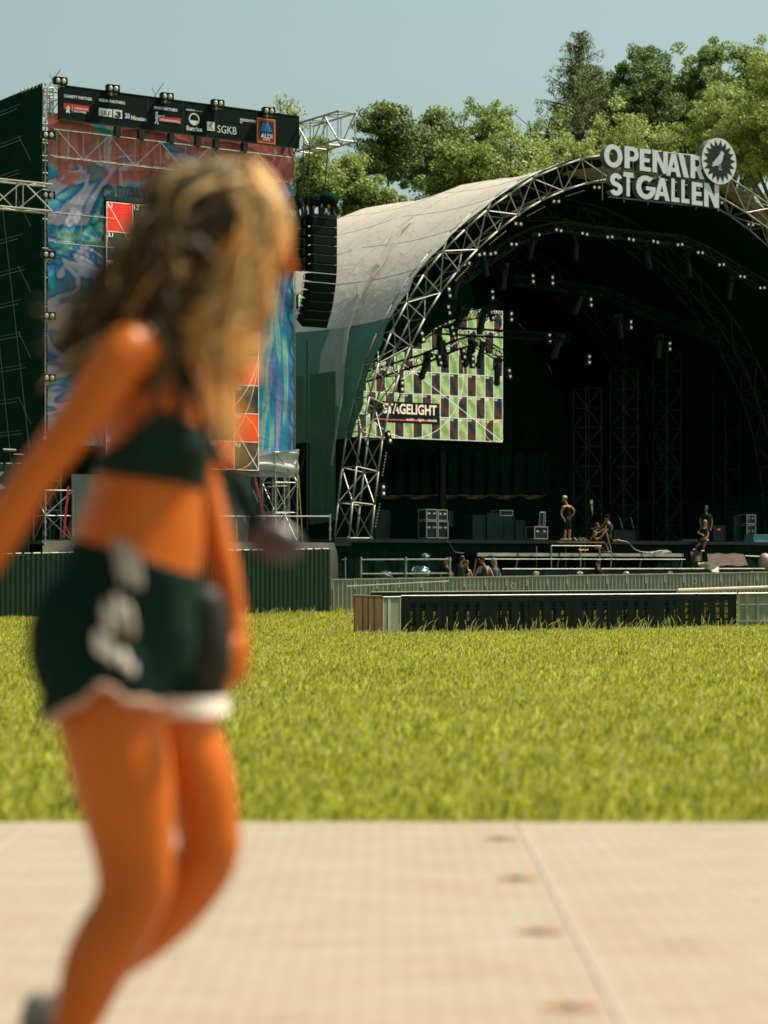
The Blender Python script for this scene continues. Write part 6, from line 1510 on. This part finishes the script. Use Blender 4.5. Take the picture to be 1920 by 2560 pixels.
person('dim worker bending behind the kneeling worker', SP(1490, 1350, -.8).y, dict(head=(1493, 1315), neck=(1487, 1320), sl=(1482, 1325, -.12), sr=(1480, 1326, .14), el=(1493, 1333, -.15), er=(1497, 1324, .2), hl=(1504, 1326, -.1), hr=(1511, 1308, .1), hip=(1474, 1345), kl=(1484, 1358, -.1), kr=(1480, 1360, .1), fl=(1474, 1352 + 14, -.1), fr=(1470, 1366, .1)), sleeve=.4, face=(1, -.2), skin='dim', top=(.006, .014, .010))
person('blond woman in black sitting on the stage edge looking left', SP(1756, 1352, -1.7).y, dict(head=(1762, 1308), neck=(1760, 1318), sl=(1751, 1323, -.1), sr=(1767, 1323, .1), el=(1744, 1332, -.15), er=(1770, 1337, .0), hl=(1752, 1336, -.22), hr=(1763, 1348, -.15), hip=(1757, 1347), kl=(1748, 1355, -.35), kr=(1760, 1354, -.32), fl=(1735, 1376, -.28), fr=(1755, 1379, -.28)), hair='blond', longhair=True, face=(-.6, -1), top=(.008, .018, .013), shoes=(.35, .40, .38), girth=.9)
person('dim figure standing behind the sitting woman', SP(1765, 1350, 1.2).y, dict(head=(1765, 1272), neck=(1765, 1283), sl=(1754, 1289, 0), sr=(1776, 1289, .05), el=(1750, 1305, -.05), er=(1780, 1305, .05), hl=(1753, 1320, -.1), hr=(1777, 1320, -.05), hip=(1765, 1318), kl=(1760, 1334, -.04), kr=(1770, 1334, .05), fl=(1760, 1352, 0), fr=(1770, 1352, .05)), skin='dim', top=(.006, .018, .012), face=(-.4, -1), short=False)
def standing(x, ht, D, w=24, fx=0, arms='down'):
    """front row crew cut off by the fence: joints from the head position"""
    k = F / D / 68; f_ = lambda dy: ht + dy * k; hw = w / 2
    ey = 28 if arms == 'down' else 24; ex_ = hw + (4 if arms == 'down' else 7)
    return dict(head=(x + fx, f_(0)), neck=(x, f_(12)), sl=(x - hw * .72, f_(18)), sr=(x + hw * .72, f_(18), .05), el=(x - ex_, f_(18 + ey * .8), -.02), er=(x + ex_, f_(18 + ey * .8), .03), hl=(x - hw * .9, f_(58), -.12), hr=(x + hw * .9, f_(58), -.08), hip=(x, f_(60)), kl=(x - 6, f_(86), -.03), kr=(x + 6, f_(86), .03), fl=(x - 6, f_(116)), fr=(x + 6, f_(116), .05))
person('dark dressed person at the right end of the scaffold railing', 85, standing(1116, 1403, 85, 20), face=(-1, -.4), skin='tan', top=(.012, .018, .016))
person('man with black hair seen from behind in black and grey shirt', 82, standing(1152, 1398, 82, 30, 4), face=(.7, .6), top=(.012, .018, .016), vest=(.05, .055, .05), sleeve=.6)
person('small person in grey tank top between two men in front of the stage', 84, standing(1168, 1410, 84, 19, -2), face=(-.8, -.5), top=(.10, .11, .10), sleeve=0, girth=.85)
person('man in dark cap and beige shirt under dark vest with elbows out', 82, standing(1210, 1402, 82, 29, -5, 'out'), face=(-1, .25), top=(.30, .26, .18), vest=(.045, .045, .035), hat=('cap', cloth((.03, .028, .022))), sleeve=.6, hair='brown')
person('person in pale blue cap and blue shirt, rightmost of the standing crew group', 83, standing(1236, 1406, 83, 23, -2), face=(-.9, -.5), top=(.03, .10, .17), vest=(.10, .13, .14), hat=('cap', cloth((.22, .28, .34))), hair='blond', longhair=True)
person('person in dark cap ducking behind the long black ledge', SP(1497, 1408, -4.3).y, standing(1495, 1409, 92, 20, 0), face=(-1, -.3), top=(.012, .018, .016), hat=('cap', cloth((.05, .045, .035))), hair='brown')
# ------------------------------------------------------------------ the walking woman in the foreground
DW = 4.1
def wp(x, y, dy=0.0): v = W(x, y, DW); v.y += dy; return v
PX = DW / F
wm = thing('person', 'blurred young woman with long fair hair walking right in black top and shorts', 'person', (wp(300, 2709).x, DW, 0.0))
Mskin = mat('skin', (.43, .088, .002), .42, c2=(.56, .125, .003), scale=3.5, spec=.32)
Msk = Mskin.node_tree.nodes['Principled BSDF']; Msk.inputs['Subsurface Weight'].default_value = .04; Msk.inputs['Subsurface Radius'].default_value = (.03, .01, .004); Msk.inputs['Subsurface Scale'].default_value = .5
def C(*pts): return [(wp(p[0], p[1], p[2]), p[3] * PX if p[3] > 1 else p[3], (p[4] if len(p) > 4 else (p[3] * PX if p[3] > 1 else p[3]))) for p in pts]
b = MB()
b.chain(C((318, 1760, 0, 95, .11), (300, 1630, 0, 175, .160), (318, 1480, 0, 172, .155), (352, 1330, 0, 160, .130), (372, 1210, 0, 138, .120), (395, 1080, 0, 132, .130), (402, 970, 0, 114, .150), (405, 900, 0, 85, .150), (425, 850, 0, 60, .085), (462, 800, 0, 50, .052), (520, 720, 0, 52, .055)), 20)
b.ell(wp(214, 1600, -.08), .08, .085, .11); b.ell(wp(214, 1600, .08), .08, .085, .11)
# head, looking right and slightly down
hc = wp(574, 606, 0); rot = Matrix.Rotation(R(16), 3, 'Y')
def hl(x, y, z): return hc + rot @ Vector((x, y, z))
b.ell(hc, .095, .076, .115, rot, 20, 14); b.ell(hl(.035, 0, -.055), .058, .055, .062, rot); b.ell(hl(.070, 0, -.098), .024, .026, .020, rot)
b.chain([(hl(.088, 0, .028), .009, .010), (hl(.108, 0, .000), .011, .013), (hl(.117, 0, -.018), .013, .017)], 10); b.ell(hl(.094, 0, -.052), .014, .024, .007, rot); b.ell(hl(.091, 0, -.066), .014, .021, .008, rot)
b.ell(hl(.078, 0, .045), .020, .050, .012, rot)
for s in (-1, 1): b.ell(hl(-.010, s * .076, -.005), .018, .008, .030, rot); b.ell(hl(.055, s * .036, -.020), .030, .026, .026, rot)
# arms
def arm(pts, n=14): b.chain(C(*pts), n)
arm(((405, 905, -.09, 62), (345, 900, -.165, 68), (262, 1030, -.19, 62), (180, 1140, -.205, 52), (125, 1215, -.215, 50), (70, 1310, -.225, 52), (10, 1420, -.225, 40), (-30, 1490, -.22, 31)))
arm(((420, 905, .09, 60), (440, 915, .165, 62), (462, 1050, .185, 54), (480, 1180, .20, 46), (506, 1290, .195, 46), (540, 1420, .18, 42), (568, 1530, .165, 31), (574, 1560, .16, 30)))
def hand(p, dr, up, curl, s, rad=.0085):
    """palm at p, fingers along dr, palm normal up"""
    dr = dr.normalized(); up = (up - dr * up.dot(dr)).normalized(); sd = dr.cross(up)
    b.chain([(p - dr * .01, .024, .024), (p + dr * .035, .032, .032), (p + dr * .075, .032, .030)], 10)
    for k, ln in enumerate((.068, .078, .073, .058)):
        q0 = p + dr * .078 + sd * (k - 1.5) * .019; P_ = [(q0 - dr * .015, rad + .001, rad + .001)]; d_ = dr.copy(); q1 = q0
        for j, f_ in enumerate((.45, .31, .24)):
            d_ = (d_ + up * curl * (.35 + .3 * j)).normalized(); q1 = q1 + d_ * ln * f_; P_.append((q1, rad * (1 - .1 * (j + 1)), rad * (1 - .1 * (j + 1))))
        b.chain(P_, 8)
    t0 = p + dr * .02 + sd * -.028; b.chain([(t0, .013, .013), (t0 + sd * -.020 + dr * .028 + up * .012, .0105, .0105), (t0 + sd * -.022 + dr * .055 + up * .026, .009, .009)], 8)
hand(wp(-42, 1510, -.22), Vector((-.35, 0, -.9)), Vector((1, .2, 0)), .5, 1)
hand(wp(574, 1585, .155), Vector((-.08, -.05, -1)), Vector((-1, -.1, -.1)), .9, 1)
# legs
b.chain(C((290, 1690, -.080, 128, .100), (294, 1800, -.085, 130, .100), (322, 1942, -.088, 124, .092), (346, 2100, -.088, 102, .072), (350, 2195, -.088, 93, .063), (324, 2268, -.09, 84, .058), (286, 2335, -.092, 86, .060), (250, 2406, -.092, 80, .056), (222, 2491, -.092, 64, .046), (198, 2558, -.092, 50, .036), (186, 2640, -.092, 40, .032), (182, 2668, -.092, 40, .034)), 16)
b.chain([(wp(182, 2672, -.092), .030, .030), (wp(260, 2685, -.092), .030, .038), (wp(335, 2697, -.092), .020, .034)], 12)
b.chain(C((350, 1690, .080, 115, .095), (420, 1800, .085, 104, .092), (484, 1942, .088, 92, .080), (506, 2060, .088, 84, .066), (510, 2150, .088, 80, .060), (455, 2235, .09, 84, .060), (375, 2325, .092, 78, .057), (290, 2410, .092, 56, .044), (180, 2500, .092, 38, .031), (138, 2540, .092, 38, .031)), 16)
b.chain([(wp(110, 2545, .092), .030, .030), (wp(110, 2620, .092), .028, .036), (wp(132, 2700, .092), .020, .034)], 12)
bake_remesh('body', b, .0052, Mskin, wm, 5)
# face details
Meye = mat('eye', (.03, .02, .015), .2); Mlip_ = mat('lips', (.45, .10, .06), .45)
q = MB()
for s in (-1, 1): q.ell(hl(.083, s * .031, .012), .008, .013, .009, rot, 10, 6)
q.build('eyes', Meye, wm, smooth=True)
# triangle bikini style top
Mtop = mat('top_black', (.004, .018, .012), .8, var=.3, spec=.15, bump=.3, bscale=60)
q = MB(); q.chain(C((374, 1204, 0, 143, .127), (382, 1150, 0, 142, .133), (394, 1095, 0, 140, .137), (402, 1020, 0, 126, .150)), 22, ck=.06)
q.ell(wp(440, 1128, -.065), .064, .066, .060); q.ell(wp(440, 1128, .065), .064, .066, .060); ct_ = bake_remesh('crop_top', q, .007, Mtop, wm, 3)
bm = bmesh.new(); bm.from_mesh(ct_.data)
def topl(v):
    p = v.co + wm.location; px = 960 + p.x / DW * F; py = HY - (p.z - HC) / DW * F
    return py - np.interp(px, [255, 310, 420, 470, 540], [1135, 1112, 1030, 1050, 1085])
bmesh.ops.delete(bm, geom=[v for v in bm.verts if topl(v) < 0], context='VERTS'); bm.to_mesh(ct_.data); bm.free()
q = MB()
for s in (-1, 1): q.chain([(wp(450, 1090, s * .09), .012, .018), (wp(468, 980, s * .125), .010, .012), (wp(452, 870, s * .085), .007, .010), (wp(425, 815, s * .03), .006, .008)], 8)
q.build('neck_strap', Mtop, wm, smooth=True)
# shorts with white trim
q = MB(); q.chain(C((344, 1388, 0, 168, .145), (316, 1480, 0, 182, .166), (298, 1600, 0, 198, .176), (298, 1680, 0, 186, .172)), 24, ck=.08)
q.ell(wp(218, 1605, -.085), .098, .095, .135); q.ell(wp(218, 1605, .085), .098, .095, .135)
q.chain(C((296, 1640, -.080, 150, .112), (290, 1700, -.085, 152, .114), (278, 1752, -.085, 160, .116), (270, 1806, -.085, 158, .114)), 18, ck=.08); q.chain(C((360, 1640, .080, 130, .112), (420, 1700, .085, 118, .110), (448, 1745, .085, 110, .106)), 18, ck=.08)
so_ = bake_remesh('shorts', q, .007, mat('shorts_black', (.0035, .018, .012), .85, var=.3, spec=.1), wm, 4)
Mtrim = mat('trim_shade', (.50, .30, .20), .7); q = MB()  # white trim in a dim orange, its shadow painted in
bm = bmesh.new(); bm.from_mesh(so_.data); Lw = wm.location
def hem(v):
    p = v.co + Lw; px = 960 + p.x / DW * F; py = HY - (p.z - HC) / DW * F
    return (np.interp(px, [80, 130, 250, 293, 335, 430, 480], [1812, 1802, 1742, 1700, 1738, 1756, 1756]) if p.y < DW + .01 else 1786) - py
bad = [v for v in bm.verts if hem(v) < 0]
bmesh.ops.delete(bm, geom=bad, context='VERTS')
for e_ in bm.edges:
    if e_.is_boundary:
        a_, b_ = e_.verts[0].co + Lw, e_.verts[1].co + Lw
        if a_.y < DW + .02: q.tube(a_, b_, .0085, 5)
bm.to_mesh(so_.data); bm.free()
q.build('hem_trim', Mtrim, wm, smooth=True)
q = MB(); P_ = [wp(445, 1768, .085) + Vector((.088 * math.cos(t_), .112 * math.sin(t_), 0)) for t_ in np.linspace(0, 2 * math.pi, 37)]
for a, c in zip(P_[:-1], P_[1:]): n_ = Vector((a.x - wp(445, 1768).x, 0, 0)); q.add([a + Vector((0, 0, .017)), c + Vector((0, 0, .017)), c - Vector((0, 0, .017)), a - Vector((0, 0, .017))], [(0, 1, 2, 3)])
q.build('hem_band', mat('band_white', (.80, .72, .62), .7), wm, smooth=True)
Mpr = mat('side_print', (.62, .58, .50), .7, c2=(.20, .17, .13), scale=22, stretch=(1, 1, .4))
def patch(cx, cy, w, h, tilt, dy, name, m):
    q = MB(); r2_ = Matrix.Rotation(tilt, 3, 'Y'); q.ell(wp(cx, cy, dy), w * PX / 2, .012, h * PX / 2, r2_, 16, 10); return q.build(name, m, wm, smooth=True)
for (cx, cy, w, h, dy) in ((322, 1402, 20, 120, -.160), (345, 1412, 18, 130, -.158), (366, 1420, 18, 110, -.154), (300, 1540, 24, 90, -.178), (326, 1528, 22, 110, -.176), (350, 1545, 22, 95, -.172), (282, 1600, 26, 70, -.184), (308, 1622, 26, 76, -.184), (336, 1640, 26, 60, -.180), (355, 1662, 22, 44, -.176), (330, 1690, 16, 60, -.178)):
    patch(cx, cy, w * 1.15, h, -.18, dy, 'side_print', Mpr if cy < 1590 else bpy.data.materials.get('side_stripe') or mat('side_stripe', (.74, .68, .58), .7))
# pouch in her far hand
q = MB(); c = wp(505, 1610, .04); q.chain([(wp(500, 1510, .04), .045, .035), (wp(503, 1580, .04), .052, .040), (wp(505, 1660, .04), .052, .040), (wp(500, 1725, .04), .040, .032)], 14)
pc_ = q.build('pouch', mat('pouch_black', (.004, .010, .007), .6, c2=(.02, .018, .010), scale=8, spec=.3), None, smooth=True); tag(pc_, 'small dark pouch held in the walking woman\'s far hand', 'pouch')
# lanyard with a dark case swinging forward
q = MB(); q.chain([(wp(430, 838, -.06), .008, .010), (wp(490, 960, -.11), .008, .010), (wp(520, 1060, -.12), .008, .010), (wp(560, 1150, -.10), .008, .010), (wp(606, 1235, -.08), .012, .012), (wp(650, 1320, -.06), .008, .010)], 8)
ly = q.build('neck_lanyard', Mtop, None, smooth=True); tag(ly, 'black strap hanging from the walking woman\'s neck and swinging forward', 'lanyard')
q = MB(); q.chain([(wp(600, 1205, -.08), .016, .014), (wp(622, 1258, -.08), .024, .018), (wp(650, 1310, -.06), .014, .014)], 12)
lc = q.build('dark_clip', Mtop, ly, smooth=True, world=False)
q = MB(); q.ell(wp(686, 1352, -.05), .058, .026, .036, Matrix.Rotation(.35, 3, 'Y'), 18, 10)
lc = q.build('dark_case', mat('case_teal', (.012, .045, .045), .35, c2=(.07, .018, .018), scale=9, spec=.5), ly, smooth=True, world=False)
# shoes and socks
Msh = mat('shoe', (.10, .11, .08), .6, c2=(.3, .28, .22), scale=30); Mso = mat('sock', (.60, .42, .36), .8)
q = MB(); q.chain([(wp(160, 2682, -.092), .036, .040), (wp(225, 2690, -.092), .040, .046), (wp(300, 2700, -.092), .030, .046), (wp(365, 2708, -.092), .020, .038)], 14); q.v = [(v[0], v[1], max(v[2], .006)) for v in q.v]; q.build('shoe', Msh, wm, smooth=True)
q = MB(); q.chain([(wp(80, 2545, .092), .032, .036), (wp(78, 2600, .092), .038, .044), (wp(92, 2660, .092), .030, .046), (wp(130, 2700, .092), .018, .038)], 14); q.build('shoe', Msh, wm, smooth=True)
q = MB(); q.chain([(wp(190, 2500, .092), .032, .032), (wp(122, 2545, .092), .036, .036)], 12); q.build('sock', Mso, wm, smooth=True); q = MB(); q.chain([(wp(192, 2600, -.092), .037, .036), (wp(184, 2660, -.092), .038, .038)], 12); q.build('sock', Mso, wm, smooth=True)
# hair: shade painted into dark back strands, fair strands on top
Mhd = mat('hair_back_shade', (.020, .015, .005), .6, c2=(.10, .060, .016), scale=9, stretch=(3, 3, 1), island=.5, spec=.3)
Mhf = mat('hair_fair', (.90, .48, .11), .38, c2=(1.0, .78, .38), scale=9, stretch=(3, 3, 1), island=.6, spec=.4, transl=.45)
rh = random.Random(21); hd_ = MB(); hf = MB()
def strand(P_, w, m):
    # tapered flat ribbon tube
    Q = []; P_ = [Vector(p) for p in P_]
    for i in range(len(P_) - 1):
        for k in range(3):
            t_ = k / 3; a = P_[max(i - 1, 0)]; b0 = P_[i]; c0 = P_[i + 1]; d0 = P_[min(i + 2, len(P_) - 1)]
            Q.append(.5 * ((2 * b0) + (c0 - a) * t_ + (2 * a - 5 * b0 + 4 * c0 - d0) * t_ * t_ + (3 * b0 - a - 3 * c0 + d0) * t_ ** 3))
    Q.append(P_[-1]); n_ = len(Q); vs = []; sd = Vector((rh.gauss(0, 1), rh.gauss(0, 1), 0)).normalized()
    for i, p in enumerate(Q):
        ww = w * (1 - .75 * (i / n_) ** 2); t_ = (Q[min(i + 1, n_ - 1)] - Q[max(i - 1, 0)]).normalized(); s1 = t_.cross(sd); s1 = s1.normalized() if s1.length > .1 else sd; s2 = t_.cross(s1)
        vs += [p + s1 * ww, p + s2 * ww * .4, p - s1 * ww, p - s2 * ww * .4]
    m.add(vs, [(4 * i + k, 4 * i + (k + 1) % 4, 4 * i + 4 + (k + 1) % 4, 4 * i + 4 + k) for i in range(n_ - 1) for k in range(4)])
cr_ = hl(-.01, 0, .115)
# skull cap
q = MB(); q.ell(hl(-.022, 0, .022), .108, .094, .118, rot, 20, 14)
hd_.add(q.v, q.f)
for i in range(1500):
    # root on the upper skull, parted in the middle
    az_ = rh.uniform(-math.pi, math.pi); e_ = rh.uniform(.25, 1.0)
    rx_ = math.cos(az_) * math.sin(e_ * 1.25); ry_ = math.sin(az_) * math.sin(e_ * 1.25); rz2 = math.cos(e_ * 1.25)
    rt = hl(-.018 + .102 * rx_, .096 * ry_, .02 + .128 * rz2)
    side = -1 if ry_ < 0 else 1
    front = rx_ > .10
    L1 = rh.uniform(.75, 1.1); j = lambda s=.02: Vector((rh.gauss(0, s), rh.gauss(0, s), rh.gauss(0, s)))
    if front and rh.random() < .62:      # falls past the face to the front of the chest
        p1 = hl(.025 + .045 * rh.random(), side * .088, -.02) + j(.012); p2 = wp(596 - rh.uniform(-60, 100), 750, side * .095) + j(.014); p3 = wp(572 - rh.uniform(-50, 110), 830, side * .10) + j(.018); p4 = wp(575 + rh.uniform(-110, 50), 860 + 60 * rh.random(), side * .11) + j(.02)
        if rh.random() < .09: u3 = rh.uniform(-30, 30); p2 = wp(560 + u3, 800, side * .12) + j(.012); p3 = wp(560 + u3, 960, side * .14) + j(.012); p4 = wp(585 + u3 * 1.2, 1060 + 130 * rh.random(), side * .15) + j(.012)
        strand([rt, p1, p2, p3, p4], .0055, hf if rh.random() < .85 else hd_)
    else:                                 # sweeps back over the shoulder blades, blown left
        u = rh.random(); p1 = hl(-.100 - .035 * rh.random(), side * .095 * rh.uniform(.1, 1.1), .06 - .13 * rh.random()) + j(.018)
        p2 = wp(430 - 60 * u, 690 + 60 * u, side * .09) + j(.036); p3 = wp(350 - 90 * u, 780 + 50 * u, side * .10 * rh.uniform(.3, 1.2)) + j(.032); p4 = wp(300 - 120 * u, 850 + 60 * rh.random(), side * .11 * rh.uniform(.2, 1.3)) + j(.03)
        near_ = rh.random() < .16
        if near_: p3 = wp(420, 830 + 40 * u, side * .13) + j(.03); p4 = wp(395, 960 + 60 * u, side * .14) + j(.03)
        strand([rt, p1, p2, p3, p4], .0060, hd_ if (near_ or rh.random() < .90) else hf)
for i in range(620):                      # bright top layer
    az_ = rh.uniform(-1.2, 1.2); e_ = rh.uniform(.05, 1.0); rt = hl(-.015 + .106 * math.cos(az_) * math.sin(e_), .10 * math.sin(az_) * math.sin(e_) * (1 if rh.random() < .5 else -1), .025 + .13 * math.cos(e_)); side = -1 if rh.random() < .6 else 1
    p1 = hl(.060 + .022 * rh.random(), side * .088 * rh.uniform(.5, 1), .045) + Vector((rh.gauss(0, .01), 0, rh.gauss(0, .01))); p2 = hl(.050 + .040 * rh.random(), side * .098, -.05); p3 = wp(620 + rh.uniform(-80, 50), 780, side * .10); p4 = wp(590 + rh.uniform(-80, 40), 840 + 50 * rh.random(), side * .10)
    strand([rt, p1, p2, p3, p4], .0050, hf)
hd_.build('hair_shade_layer', Mhd, wm, smooth=True); hf.build('hair_top_layer', Mhf, wm, smooth=True)
